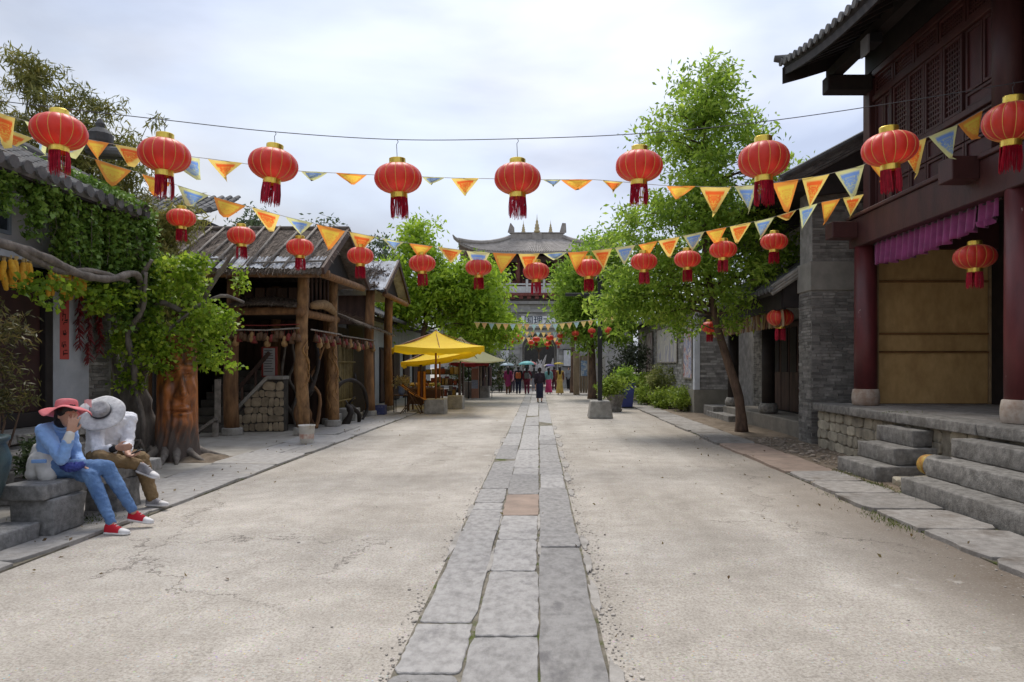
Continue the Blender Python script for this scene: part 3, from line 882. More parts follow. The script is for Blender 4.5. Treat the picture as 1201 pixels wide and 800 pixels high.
def lattice(y0, y1, z0, z1, ny, nz):
    w = MB()
    t = 0.05
    w.box(WX - 0.03, WX + 0.04, y0, y0 + t, z0, z1); w.box(WX - 0.03, WX + 0.04, y1 - t, y1, z0, z1)
    w.box(WX - 0.03, WX + 0.04, y0 + t, y1 - t, z0, z0 + t); w.box(WX - 0.03, WX + 0.04, y0 + t, y1 - t, z1 - t, z1)
    wo = w.build('lattice_window', redwood, rb, bev=0.005, fixn=False)
    MB().box(WX + 0.045, WX + 0.061, y0 + t, y1 - t, z0 + t, z1 - t).build('pane', M('window_paper', (0.36, 0.32, 0.28), (0.22, 0.19, 0.165), scale=3, rough=0.5), wo)
    b = MB(); bw = 0.026
    for i in range(1, ny):
        yy = y0 + t + (y1 - y0 - 2 * t) * i / ny
        b.box(WX - 0.005, WX + 0.022, yy - bw / 2, yy + bw / 2, z0 + t, z1 - t)
    for i in range(1, nz):
        zz = z0 + t + (z1 - z0 - 2 * t) * i / nz
        b.box(WX - 0.008, WX + 0.019, y0 + t, y1 - t, zz - bw / 2, zz + bw / 2)
    b.build('lattice', redwood, wo, fixn=False)
wpanel(12.30, 12.60, 4.62, 5.35); wpanel(12.62, 12.92, 4.62, 5.35)
for k in range(4):
    ya = 10.22 + k * 0.5
    lattice(ya, ya + 0.485, 5.47, 6.65, 6, 13)
wpanel(12.26, 12.58, 5.47, 6.65); wpanel(12.60, 12.92, 5.47, 6.65)
wpanel(9.42, 9.78, 5.72, 6.65); wpanel(9.80, 10.18, 5.72, 6.65); wpanel(9.42, 10.18, 5.47, 5.70)
for k, yy in enumerate([9.42, 10.22, 10.72, 11.22, 11.72]):
    wpanel(yy, (yy + 0.78 if k == 0 else yy + 0.48), 4.62, 5.0); wpanel(yy, (yy + 0.78 if k == 0 else yy + 0.48), 5.02, 5.35)
for k in range(5):
    lattice(9.45 + k * 0.69, 9.45 + k * 0.69 + 0.66, 6.77, 7.11, 11, 4)
for yy in (12.28,): MB().box(WX - 0.045, WX + 0.06, yy - 0.05, yy + 0.03, 4.6, 6.66).build('post', redwood, rb, bev=0.006)
# end wall behind
MB().box(WX + 0.17, 10.8, 13.05, 13.15, 3.9, 8.0).build('end_wall', redwood, rb)
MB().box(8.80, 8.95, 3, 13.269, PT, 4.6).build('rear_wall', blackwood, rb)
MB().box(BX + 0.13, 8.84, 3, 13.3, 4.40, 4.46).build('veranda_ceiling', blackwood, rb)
# plywood boards closing the far end of the veranda
ply = M('amber_board', (0.66, 0.43, 0.185), (0.52, 0.32, 0.125), scale=6, rough=0.4, bump=0.15, bscale=25, stretch=(1, 1, 0.5), rnd=0.06, spec=0.45, dirt=(0.38, 0.22, 0.085), dlow=0.46, dhigh=0.75, dscale=1.4, detail=8)
for (z0, z1) in [(PT, 1.92), (1.945, 2.28), (2.30, 3.30), (3.32, 4.4)]:
    MB().box(6.62, 8.76, 13.32, 13.36, z0 + 0.01, z1 - 0.005).build('board', ply, rb, bev=0.004)
MB().box(6.60, 8.78, 13.365, 13.40, PT, 4.4).build('backing_board', blackwood, rb)
for (z, hh) in [(1.93, 0.016), (2.29, 0.02), (3.31, 0.022)]:
    MB().box(6.62, 8.76, 13.28, 13.318, z - hh, z + hh).build('batten', M('batten_wood', (0.30, 0.15, 0.055), (0.2, 0.10, 0.036), rough=0.5), rb, bev=0.004)
for xa in (6.50, 8.77):
    MB().box(xa, xa + 0.115, 13.27, 13.37, PT, 4.4).build('screen_post', M('pale_post', (0.42, 0.30, 0.17), (0.28, 0.19, 0.10), rough=0.6), rb, bev=0.005)
# roof: main slope to the street, upturned at the far corner
EX, EZ = 4.75, 7.02
upv = Vector((math.cos(R(30)), 0, math.sin(R(30))))
roof = MB()
roof_o = MB().box(7.2, 9.6, 3.0, 13.1, 7.82, 7.87).build('roof', blackwood, rb)
lift = lambda t: 0.55 * max(0, (t - 0.55) / 0.45) ** 2.2
tile_slope(roof_o, (EX, 3.0, EZ), (EX, 13.32, EZ), upv, 5.4, spacing=0.235, r=0.07, lift=lift, sag=0.1, end_r=0.075, thick=0.10, panmat=blackwood)
# verge along the gable end, rafters and fascia below the eave
def rp_(t, s):
    return Vector((EX, 3.0 + t * 10.32, EZ)) + upv * s + Vector((0, 0, lift(t) * (1 - s / 5.4) ** 2 - 0.1 * 4 * (s / 5.4) * (1 - s / 5.4)))
v = MB(); v.tube([rp_(1, s * 5.4 / 12) + Vector((0, 0.02, 0.06)) for s in range(13)], 0.085, n=10); v.build('verge_tile', tilem, roof_o)
v = MB(); v.tube([rp_(1, 0.1) + Vector((0, 0.02, 0.07)), rp_(1, 0) + Vector((-0.06, 0.04, 0.10)), rp_(1, 0) + Vector((-0.14, 0.05, 0.11))], [0.08, 0.07, 0.06], n=10); v.build('verge_end', tilem, roof_o)
v = MB(); v.grid(lambda a, b_: rp_(1, a * 5.4) + Vector((0, 0.0, -0.09 - 0.32 * b_)), 12, 2); v.grid(lambda a, b_: rp_(1, a * 5.4) + Vector((0, -0.05, -0.09 - 0.32 * b_)), 12, 2); v.build('bargeboard', blackwood, roof_o)
for i in range(26):
    t = (i + 0.5) / 26
    r_ = MB(); r_.bar(rp_(t, 0.05) - Vector((0, 0, 0.16)), rp_(t, 2.4) - Vector((0, 0, 0.16)), 0.075, 0.09); r_.build('rafter', blackwood, roof_o)
v = MB()
v.slab(lambda a, b_: rp_(a, 0.03) + Vector((0.0, 0, -0.1 - 0.14 * b_)), 24, 1, (-0.04, 0, 0)); v.build('eave_board', blackwood, roof_o)
MB().box(5.45, WX - 0.07, 12.86, 13.14, 6.86, 7.16).build('bracket_beam', blackwood, rb, bev=0.015)
MB().box(5.45, WX - 0.07, 9.06, 9.34, 6.80, 7.10).build('bracket_beam', redwood, rb, bev=0.015)
MB().box(5.55, 5.75, 3, 13.2, 7.17, 7.36).build('eave_purlin', blackwood, rb)
MB().box(WX - 0.06, WX + 0.16, 3, 13.19, 7.25, 7.9).build('wall_plate', blackwood, rb)
eboxm = M('grey_box', (0.25, 0.26, 0.28), rough=0.5)
fl = thing('electric_box', 'small grey floodlight box under the red building eave', 'electric', (5.6, 11.3, 6.85))
MB().box(5.42, 5.62, 11.15, 11.45, 6.95, 7.12).build('housing', blackmetal, fl, bev=0.01)
MB().box(5.38, 5.417, 11.17, 11.43, 6.80, 7.1).build('lens', eboxm, fl, bev=0.006)  # front plate of the electric box, no lamp in it
MB().bar((5.55, 11.3, 7.1), (5.6, 11.3, 7.2), 0.03).build('bracket', blackmetal, fl)

# purple curtain under the lintel
ct = thing('purple_curtain', 'short pleated purple curtain hanging under the red lintel', 'curtain', (BX, 11, 3.9))
cm = M('purple_cloth', (0.28, 0.05, 0.17), (0.18, 0.032, 0.11), scale=4, rough=0.75, bump=0.3, bscale=30, sheen=0.3)
def cur(u_, v_):
    y_ = 12.55 - 2.95 * u_
    drop = 0.36 + 0.10 * math.sin(u_ * 3.1 + 0.3) + 0.02 * math.sin(u_ * 60)
    amp = 0.018 + 0.035 * v_
    return Vector((BX - 0.02 + amp * math.sin(u_ * 2 * math.pi * 17 + math.sin(u_ * 11)), y_ + 0.012 * v_ * math.sin(u_ * 90), 3.92 - drop * v_))
mb = MB(); mb.slab(cur, 210, 6, (0.006, 0, 0)); mb.build('pleated_cloth', cm, ct, smooth=True)
mb = MB()
mb.grid(lambda u_, v_: Vector((BX - 0.03 - 0.05 * math.sin(v_ * math.pi * 5) * (0.4 + u_), 9.58 - 0.42 * v_, 3.92 - 0.25 - 0.28 * math.sin(u_ * math.pi) * math.sin(math.pi * (0.15 + 0.7 * v_)) * (1 - 0.5 * v_) + 0.25 * (1 - u_))), 12, 26); mb.build('swag', cm, ct, smooth=True)
MB().tube([(BX - 0.02, 12.6, 3.9), (BX - 0.02, 9.1, 3.9)], 0.012, n=6).build('rod', blackmetal, ct)

# ================================================================== GREY BRICK SHOP (right, next along)
gs = thing('grey_brick_shop', 'grey brick shop with porch between the red building and the tree', 'building', (6.5, 17, 0))
MB().box(5.72, 7.2, 14.32, 15.0, 0, 3.25).build('pilaster_lower', brickjoint, gs)
brick_face(gs, 'brick_courses', (5.72, 14.32, 0.0), (1, 0, 0), 1.45, 3.22, (0, -1, 0), bw=0.27, bh=0.064)
brick_face(gs, 'brick_courses', (5.72, 14.98, 0.0), (0, -1, 0), 0.66, 3.22, (-1, 0, 0), bw=0.27, bh=0.064)
MB().box(5.68, 7.2, 14.28, 15.02, 3.25, 3.86).build('stone_band', M('band_stone', (0.30, 0.285, 0.25), (0.21, 0.2, 0.175), scale=3, rough=0.9, bump=0.4), gs, bev=0.01)
MB().box(5.74, 9.5, 14.34, 15.0, 3.862, 6.0).build('gable_wall', brickjoint, gs)
brick_face(gs, 'brick_courses', (5.74, 14.34, 3.865), (1, 0, 0), 1.45, 1.35, (0, -1, 0), bw=0.27, bh=0.064)
# main roof
up2 = Vector((math.cos(R(28)), 0, math.sin(R(28))))
MB().box(6.9, 7.0, 15.0, 22, 0.4, 5.9).build('front_wall', brickjoint, gs)
MB().box(6.905, 9.5, 22.01, 23.93, 0.0, 4.2).build('side_wall', brickjoint, gs)
MB().box(8.96, 9.3, 13.4, 15.0, 0, 6).build('rear_wall', brickjoint, gs)
rf = MB().box(5.3, 9.4, 14.1, 22.2, 5.35, 5.45).build('roof', blackwood, gs)
pt = tile_slope(rf, (4.95, 13.95, 5.42), (4.95, 22.3, 5.42), up2, 4.6, spacing=0.26, r=0.07, end_r=0.07, panmat=blackwood, thick=0.12)
for k in range(5):
    v = MB(); a = [pt(0, s * 4.6 / 10) + Vector((0, -0.03 + 0.02 * k, 0.08 - 0.055 * k)) for s in range(11)]
    v.tube(a, 0.05 if k else 0.07, n=8); v.build('verge_tile', tilem, rf)
MB().prism([pt(0, 0) + Vector((0.1, 0.05, -0.1)), pt(0, 4.6) + Vector((0, 0.05, -0.1)), pt(0, 4.6) + Vector((0, 0.05, -2.0)), pt(0, 0) + Vector((0.8, 0.05, -0.25))], (0, 0.12, 0)).build('gable_board', blackwood, gs)
# porch
MB().box(5.9, 7.0, 14.9, 21.9, 0.0, 0.40).build('porch_floor', M('porch_stone', (0.26, 0.235, 0.20), (0.17, 0.155, 0.13), scale=3, rough=0.85, bump=0.5), gs, bev=0.02)
MB().box(5.55, 5.92, 20.0, 22.6, 0.0, 0.2).build('porch_step', stone, gs, bev=0.015)
MB().box(5.60, 6.9, 21.92, 23.2, 0.0, 0.36).build('porch_step', stone, gs, bev=0.015)
up3 = Vector((math.cos(R(34)), 0, math.sin(R(34))))
pr = MB().box(5.45, 6.9, 15.1, 21.9, 3.42, 3.5).build('porch_roof', blackwood, gs)
pt3 = tile_slope(pr, (5.12, 15.02, 3.32), (5.12, 22.2, 3.32), up3, 1.7, spacing=0.25, r=0.065, end_r=0.06, panmat=blackwood, thick=0.1)
for k in range(3):
    v = MB(); v.tube([pt3(0, s * 1.7 / 5) + Vector((0, -0.02, 0.07 - 0.07 * k)) for s in range(6)], 0.05, n=8); v.build('verge_tile', M('pale_verge', (0.3, 0.285, 0.25), (0.17, 0.16, 0.14), rough=0.9, bump=0.4), pr)
MB().box(5.35, 5.47, 15.1, 22.1, 2.92, 3.30).build('eave_beam', blackwood, gs)
MB().prism([(5.4, 15.06, 3.42), (6.9, 15.06, 4.3), (6.9, 15.06, 2.95), (5.4, 15.06, 2.95)], (0, 0.07, 0)).build('porch_gable', blackwood, gs)
for yc in (18.3, 21.6):
    co_ = MB().tube([(6.15, yc, 0.66), (6.15, yc, 3.0)], 0.17, n=18).build('porch_column', blackwood, gs, smooth=True)
    MB().lathe([(0.19, 0), (0.25, 0.04), (0.26, 0.16), (0.2, 0.28)], (6.15, yc, 0.4), n=20).build('column_base', stone, co_, smooth=True)
brick_face(gs, 'brick_courses', (6.9, 15.05, 0.4), (0, 1, 0), 1.35, 2.6, (-1, 0, 0), bw=0.27, bh=0.064)
brick_face(gs, 'brick_courses', (6.9, 19.9, 0.4), (0, 1, 0), 2.0, 2.6, (-1, 0, 0), bw=0.27, bh=0.064)
dd = MB().box(6.82, 6.899, 16.5, 19.8, 0.4, 2.9).build('door_frame', blackwood, gs)
for k in range(5):
    dl = MB().box(6.78, 6.818, 16.58 + k * 0.64, 17.18 + k * 0.64, 0.45, 2.85).build('door_leaf', darkwood, dd, bev=0.01)
    MB().box(6.755, 6.779, 16.66 + k * 0.64, 17.10 + k * 0.64, 1.5, 2.7).build('door_panel', blackwood, dl, bev=0.008)
# striped cloth valance
vl = thing('striped_valance', 'brown and cream striped cloth valance under the porch eave', 'valance', (5.5, 18, 2.9))
vmats = [M('cloth_cream', (0.30, 0.22, 0.13), rough=0.8), M('cloth_brown', (0.13, 0.055, 0.03), rough=0.8), M('cloth_ochre', (0.22, 0.12, 0.04), rough=0.8)]
for k in range(46):
    ya = 15.15 + k * 0.15
    mb = MB(); mb.slab(lambda u_, v_, ya=ya: Vector((5.43 + 0.02 * math.sin(v_ * 3 + ya * 7), ya + 0.146 * u_, 2.96 - 0.40 * v_ - 0.03 * math.sin(u_ * math.pi) * v_)), 2, 3, (0.005, 0, 0))
    mb.build('cloth_strip', vmats[k % 3], vl)
# ================================================================== POSTER WALL BUILDING
pw = thing('poster_wall_building', 'low grey brick building with painted panels behind the hedge', 'building', (6, 30, 0))
MB().box(5.52, 6.75, 24.02, 38, 0, 3.7).build('wall', brickjoint, pw)
palebrick = M('pale_grey_brick', (0.42, 0.40, 0.375), (0.24, 0.23, 0.215), scale=5, rough=0.9, bump=0.5, island=0.4)
brick_face(pw, 'brick_courses', (5.66, 24.02, 0.85), (1, 0, 0), 1.1, 2.85, (0, -1, 0), bw=0.32, bh=0.085, mat=palebrick)
brick_face(pw, 'brick_courses', (5.52, 37.9, 0.85), (0, -1, 0), 13.7, 2.85, (-1, 0, 0), bw=0.34, bh=0.1, mat=palebrick)
MB().box(5.46, 5.66, 23.96, 24.2, 0, 3.7).build('corner_quoin', whitewall, pw, bev=0.01)
MB().box(5.44, 6.8, 23.94, 38, 0, 0.84).build('plinth', M('plinth_stone', (0.30, 0.28, 0.235), (0.2, 0.185, 0.15), scale=2, rough=0.9, bump=0.4), pw, bev=0.01)
rfp = MB().box(5.2, 7.6, 23.7, 38.2, 3.7, 3.8).build('roof', blackwood, pw)
tile_slope(rfp, (4.95, 23.6, 3.72), (4.95, 38.3, 3.72), up2, 3.0, spacing=0.26, r=0.07, end_r=0.065, panmat=blackwood, separate=False, name='tile_rows')
MB().tube([(6.85, 23.9, 0.36), (6.85, 23.9, 3.6)], 0.045, n=10).build('downpipe', whitewall, pw, smooth=True)

def painting_mat(name, cols, scale, stretch, seed):
    m = bpy.data.materials.new(name); m.use_nodes = True
    t = m.node_tree; b = t.nodes['Principled BSDF']; b.inputs['Roughness'].default_value = 0.6
    co = t.nodes.new('ShaderNodeTexCoord'); mpn = t.nodes.new('ShaderNodeMapping'); mpn.inputs['Scale'].default_value = stretch
    mpn.inputs['Location'].default_value = (seed, seed * 2, seed)
    nz = t.nodes.new('ShaderNodeTexNoise'); nz.inputs['Scale'].default_value = scale; nz.inputs['Detail'].default_value = 4; nz.inputs['Distortion'].default_value = 1.5
    rp = t.nodes.new('ShaderNodeValToRGB'); e = rp.color_ramp.elements
    rp.color_ramp.interpolation = 'LINEAR'
    while len(e) > 1: e.remove(e[0])
    for i, c in enumerate(cols):
        el = e.new(0.28 + 0.44 * i / (len(cols) - 1)) if i else e[0]
        if i == 0: el.position = 0.28
        el.color = (*c, 1)
    t.links.new(co.outputs['Object'], mpn.inputs[0]); t.links.new(mpn.outputs[0], nz.inputs['Vector'])
    t.links.new(nz.outputs['Fac'], rp.inputs[0]); t.links.new(rp.outputs[0], b.inputs['Base Color'])
    return m
def panel(name, label, y0, y1, z0, z1, cols, seed, scale=3.0):
    t = thing(name, label, 'painting', (5.4, (y0 + y1) / 2, z0), 'painted panels on the brick wall')
    MB().box(5.455, 5.483, y0, y1, z0, z1).build('painted_board', painting_mat('paint_%s' % seed, cols, scale, (1, 1, 0.6), seed), t)
    f = MB(); w = 0.05
    f.box(5.435, 5.47, y0 - w, y0, z0 - w, z1 + w); f.box(5.435, 5.47, y1, y1 + w, z0 - w, z1 + w)
    f.box(5.435, 5.47, y0, y1, z0 - w, z0); f.box(5.435, 5.47, y0, y1, z1, z1 + w)
    f.build('frame', greywood, t, fixn=False)
panel('wall_painting', 'tall painted panel with red and blue figures at the brick corner', 24.35, 25.75, 1.25, 3.35, [(0.66, 0.6, 0.55), (0.42, 0.07, 0.07), (0.7, 0.64, 0.58), (0.16, 0.2, 0.40), (0.75, 0.7, 0.64), (0.5, 0.18, 0.14)], 1.3, 3.4)
panel('wall_painting', 'wide pale painted panel in the middle of the brick wall', 27.0, 31.5, 1.85, 3.3, [(0.6, 0.56, 0.47), (0.5, 0.47, 0.45), (0.66, 0.62, 0.52), (0.35, 0.33, 0.42), (0.68, 0.62, 0.5)], 4.7, 1.6)
panel('wall_painting', 'narrow painted panel at the far end of the brick wall', 32.8, 34.6, 1.4, 3.3, [(0.55, 0.5, 0.47), (0.25, 0.12, 0.16), (0.6, 0.55, 0.5), (0.3, 0.28, 0.4)], 8.1, 2.4)
# ================================================================== LANTERNS
def lantern_proto(D=1.0):
    """unit lantern, body diameter 1, hung from its origin (top of the gold cap)"""
    root = bpy.data.objects.new('red_lantern', None); COL.objects.link(root); ORG[root.name] = Vector((0, 0, 0))
    NL = 14
    prof = []
    for i in range(17):
        a = -math.pi / 2 + math.pi * i / 16
        prof.append((max(0.155, 0.5 * max(0.0, math.cos(a)) ** 0.75), -0.435 + 0.325 * math.sin(a)))
    body = MB().lathe(prof, n=84, lobes=NL, amp=0.055, cap=False).build('shade', lanternred, root, smooth=True)
    s = MB()
    for k in range(NL):
        an = 2 * math.pi * k / NL
        pts = [Vector((r * 0.951 * math.cos(an), r * 0.951 * math.sin(an), z)) for (r, z) in prof]
        s.tube(pts, 0.0085, n=4, cap=False)
    s.build('seams', lanternseam, body)
    MB().lathe([(0.165, -0.155), (0.172, -0.15), (0.172, -0.01), (0.165, 0.0), (0.158, 0.0), (0.158, -0.14)], n=32, cap=False).build('top_collar', gold, root)
    MB().lathe([(0.172, -0.865), (0.178, -0.86), (0.178, -0.735), (0.165, -0.727), (0.15, -0.727), (0.16, -0.86)], n=32, cap=False).build('bottom_collar', gold, root)
    return root
def make_tassel(root, ragged, seed):
    rr = random.Random(seed)
    t = MB()
    n = 84
    for ring, rad in ((0, 0.174), (1, 0.158)):
        for k in range(n):
            if ragged and (math.sin(k * 2 * math.pi / n * 3 + seed) > 0.45) and rr.random() < 0.8: continue
            an = 2 * math.pi * (k + 0.5 * ring) / n
            l = 0.44 + rr.uniform(-0.09, 0.03)
            sw = rr.uniform(-0.07, 0.07) if ragged else rr.uniform(-0.008, 0.008)
            p0 = Vector((rad * math.cos(an), rad * math.sin(an), -0.85)); q = 1.0 + (rr.uniform(-0.1, 0.15) if ragged else rr.uniform(0, 0.06))
            p1 = Vector((rad * q * math.cos(an + sw), rad * q * math.sin(an + sw), -0.85 - l * 0.5))
            p2 = Vector((rad * q * math.cos(an + sw * 2), rad * q * math.sin(an + sw * 2), -0.85 - l))
            t.tube([p0, p1, p2], [0.0062, 0.006, 0.0045], n=3, cap=False)
    return t.build('tassel', tasselm, root, kind=None)
protoA = lantern_proto()
tas = make_tassel(protoA, True, 3)
TASSELS = [tas.data]
for sd_ in (8, 15, 22, 31):
    q_ = make_tassel(protoA, True, sd_); TASSELS.append(q_.data); bpy.data.objects.remove(q_)
used_proto = [False]
tassel_meshes = []
def place_lantern(x, y, Y, D, label, group, rz, tilt=0.0):
    o = protoA if not used_proto[0] else copy_tree(protoA)
    used_proto[0] = True
    o.location = P(x, y, Y); ORG[o.name] = Vector(o.location)
    o.scale = (D * random.uniform(0.97, 1.03), D, D * random.uniform(0.94, 1.05)); o.rotation_euler = (tilt, tilt * 0.6, rz)
    for ch_ in o.children:
        if ch_.name.startswith('tassel'): ch_.data = TASSELS[int(abs(x)) % 5]
    tag(o, label, 'lantern', group)
    return o
GA = 'near row of large red lanterns'
near = [(70, 130, 8.2, 'leftmost large red lantern of the near row, above the ivy'), (194, 157, 8.2, 'second large red lantern from the left in the near row'),
        (323, 170, 8.25, 'third large red lantern from the left in the near row'), (466, 186, 8.3, 'fourth large red lantern from the left in the near row, left of the gate roof'),
        (607, 187, 8.3, 'middle large red lantern of the near row, over the gate roof'), (750, 172, 8.3, 'large red lantern of the near row just left of the tall tree'),
        (895, 161, 8.2, 'large red lantern of the near row in front of the tall tree'), (1042, 149, 8.1, 'large red lantern of the near row before the lattice windows'),
        (1188, 113, 8.0, 'rightmost large red lantern of the near row, cut by the picture edge')]
near_objs = []
for i, (x, y, Y, lab) in enumerate(near):
    D = {0: 0.60, 6: 0.605, 7: 0.625, 8: 0.64}.get(i, 0.575)
    near_objs.append(place_lantern(x, y, Y, D, lab, GA, i * 0.7, random.uniform(-0.1, 0.1)))
GB = 'second row of smaller red lanterns'
bl = [(213, 242), (283, 263), (352, 277), (423, 287), (495, 296), (561, 301), (629, 305), (690, 301), (755, 294), (806, 291), (848, 280), (908, 271)]
ordw = ['leftmost', 'second from the left', 'third from the left', 'fourth from the left', 'fifth from the left', 'sixth from the left', 'sixth from the right', 'fifth from the right', 'fourth from the right', 'third from the right', 'second from the right', 'rightmost']
def depB(x): return 11.0 + (x - 100) / 912 * 1.9
for i, (x, y) in enumerate(bl):
    Y = depB(x) + 0.12
    place_lantern(x, y, Y, 31 * Y / FPX, 'small red lantern, %s in the second row across the street' % ordw[i], GB, i * 0.9, random.uniform(-0.03, 0.03))
place_lantern(1143, 283, 9.9, 0.56, 'red lantern hanging under the purple curtain of the red building', 'single lanterns on the right-hand houses', 0.2)
place_lantern(915, 359, 15.6, 0.60, 'red lantern hanging from the grey shop porch eave', 'single lanterns on the right-hand houses', 0.4)
place_lantern(832, 375, 20.5, 0.50, 'red lantern half hidden by leaves beside the tree trunk', 'single lanterns on the right-hand houses', 0.7)
GC = 'far rows of red lanterns before the gate'
far = [(563, 386, 33), (591, 391, 36), (609, 392, 37), (629, 394, 38), (645, 392, 36), (658, 390, 35), (675, 387, 34), (694, 384, 33), (713, 383, 32), (600, 397, 40), (623, 398, 41), (642, 400, 41), (655, 399, 40)]
FARL = ['%s of the nine distant red lanterns in the higher far row' % w for w in ('first from the left', 'second from the left', 'third from the left', 'fourth from the left', 'middle one', 'fourth from the right', 'third from the right', 'second from the right', 'last on the right')] + ['%s of the four smallest red lanterns at the gate arch' % w for w in ('leftmost', 'second from the left', 'third from the left', 'rightmost')]
for i, (x, y, Y) in enumerate(far):
    place_lantern(x, y, Y, 9.5 * Y / FPX * (1 if Y < 39 else 0.8), FARL[i], GC, i)

# ---- wires
def sagwire(name, label, pts, r=0.006, mat=None):
    o = MB().tube(pts, r, n=5).build(name, mat or wirem)
    return tag(o, label, 'wire')
def spl(pts, n):
    """Catmull-Rom through points"""
    pts = [Vector(p) for p in pts]; out = []
    for i in range(len(pts) - 1):
        p0 = pts[max(i - 1, 0)]; p1 = pts[i]; p2 = pts[i + 1]; p3 = pts[min(i + 2, len(pts) - 1)]
        for k in range(n):
            t = k / n
            out.append(0.5 * ((2 * p1) + (p2 - p0) * t + (2 * p0 - 5 * p1 + 4 * p2 - p3) * t * t + (-p0 + 3 * p1 - 3 * p2 + p3) * t ** 3))
    out.append(pts[-1]); return out
wp = [P(-40, 114, 8.2), P(70, 127, 8.2), P(194, 141, 8.2), P(323, 155, 8.25), P(466, 164, 8.3), P(607, 163, 8.3), P(750, 157, 8.3), P(895, 143, 8.2), P(1042, 122, 8.1), P(1188, 98, 8.0), P(1300, 78, 7.95)]
sagwire('lantern_wire', 'thin dark wire carrying the near row of large lanterns', spl(wp, 8), 0.0055)
hk = [P(70, 127, 8.2), P(194, 141, 8.2), P(323, 155, 8.25), P(466, 164, 8.3), P(607, 163, 8.3), P(750, 157, 8.3), P(895, 143, 8.2), P(1042, 122, 8.1), P(1188, 98, 8.0)]
for o, h in zip(near_objs, hk):
    org = ORG[o.name]
    s = o.scale[1]
    m = MB(); m.tube([h + Vector((0, 0, 0.01)), h + Vector((0.012, 0, -0.02)), h + Vector((-0.008, 0, -0.05)), Vector(org) + Vector((0, 0, 0.0))], 0.004, n=5)
    m.tube([Vector(org) + Vector((-0.155 * s, 0, -0.02)), Vector(org), Vector(org) + Vector((0.155 * s, 0, -0.02))], 0.004, n=4)
    ho = m.build('hook_wire', wirem, None)
    for v_ in ho.data.vertices: v_.co = (Vector(v_.co) - Vector(org)) / s
    ho.parent = o
    ho.rotation_euler = o.rotation_euler.to_matrix().inverted().to_euler()

# ---- bunting
def flag_mat(name, inner, border, ink):
    m = bpy.data.materials.new(name); m.use_nodes = True
    t = m.node_tree; t.nodes.clear(); N = t.nodes.new; K = t.links.new
    out = N('ShaderNodeOutputMaterial'); b = N('ShaderNodeBsdfPrincipled'); b.inputs['Roughness'].default_value = 0.75
    b.inputs['Specular IOR Level'].default_value = 0.2
    uv = N('ShaderNodeUVMap'); sp_ = N('ShaderNodeSeparateXYZ'); K(uv.outputs[0], sp_.inputs[0])
    # u: -1..1 across relative to the half width there, v: 0 top .. 1 tip stored as (e, v), e = distance to edge
    nz = N('ShaderNodeTexNoise'); nz.inputs['Scale'].default_value = 9; nz.inputs['Detail'].default_value = 3; nz.inputs['Distortion'].default_value = 2.0
    K(uv.outputs[0], nz.inputs['Vector'])
    g1 = N('ShaderNodeMapRange'); g1.inputs['From Min'].default_value = 0.52; g1.inputs['From Max'].default_value = 0.58
    K(nz.outputs['Fac'], g1.inputs['Value'])
    m1 = N('ShaderNodeMix'); m1.data_type = 'RGBA'; K(g1.outputs[0], m1.inputs[0]); m1.inputs[6].default_value = (*inner, 1); m1.inputs[7].default_value = (*ink, 1)
    gy = N('ShaderNodeMapRange'); gy.inputs['From Min'].default_value = 0.25; gy.inputs['From Max'].default_value = 0.9
    K(sp_.outputs['Y'], gy.inputs['Value'])
    m2 = N('ShaderNodeMix'); m2.data_type = 'RGBA'
    mm = N('ShaderNodeMath'); mm.operation = 'MULTIPLY'; mm.inputs[1].default_value = 0.45; K(gy.outputs[0], mm.inputs[0])
    K(mm.outputs[0], m2.inputs[0]); K(m1.outputs[2], m2.inputs[6]); m2.inputs[7].default_value = (*ink, 1)
    ed = N('ShaderNodeMapRange'); ed.inputs['From Min'].default_value = 0.13; ed.inputs['From Max'].default_value = 0.19
    K(sp_.outputs['X'], ed.inputs['Value'])
    m3 = N('ShaderNodeMix'); m3.data_type = 'RGBA'; K(ed.outputs[0], m3.inputs[0]); m3.inputs[6].default_value = (*border, 1); K(m2.outputs[2], m3.inputs[7])
    K(m3.outputs[2], b.inputs['Base Color'])
    tr = N('ShaderNodeBsdfTranslucent'); K(m3.outputs[2], tr.inputs['Color'])
    ms = N('ShaderNodeMixShader'); ms.inputs[0].default_value = 0.55; K(b.outputs[0], ms.inputs[1]); K(tr.outputs[0], ms.inputs[2]); K(ms.outputs[0], out.inputs[0])
    return m
FR = flag_mat('flag_orange', (0.95, 0.16, 0.035), (0.95, 0.72, 0.20), (0.95, 0.60, 0.10))
FY = flag_mat('flag_yellow', (0.97, 0.68, 0.09), (0.95, 0.36, 0.07), (0.95, 0.40, 0.07))
FB = flag_mat('flag_blue', (0.22, 0.40, 0.85), (0.85, 0.86, 0.42), (0.66, 0.74, 0.45))
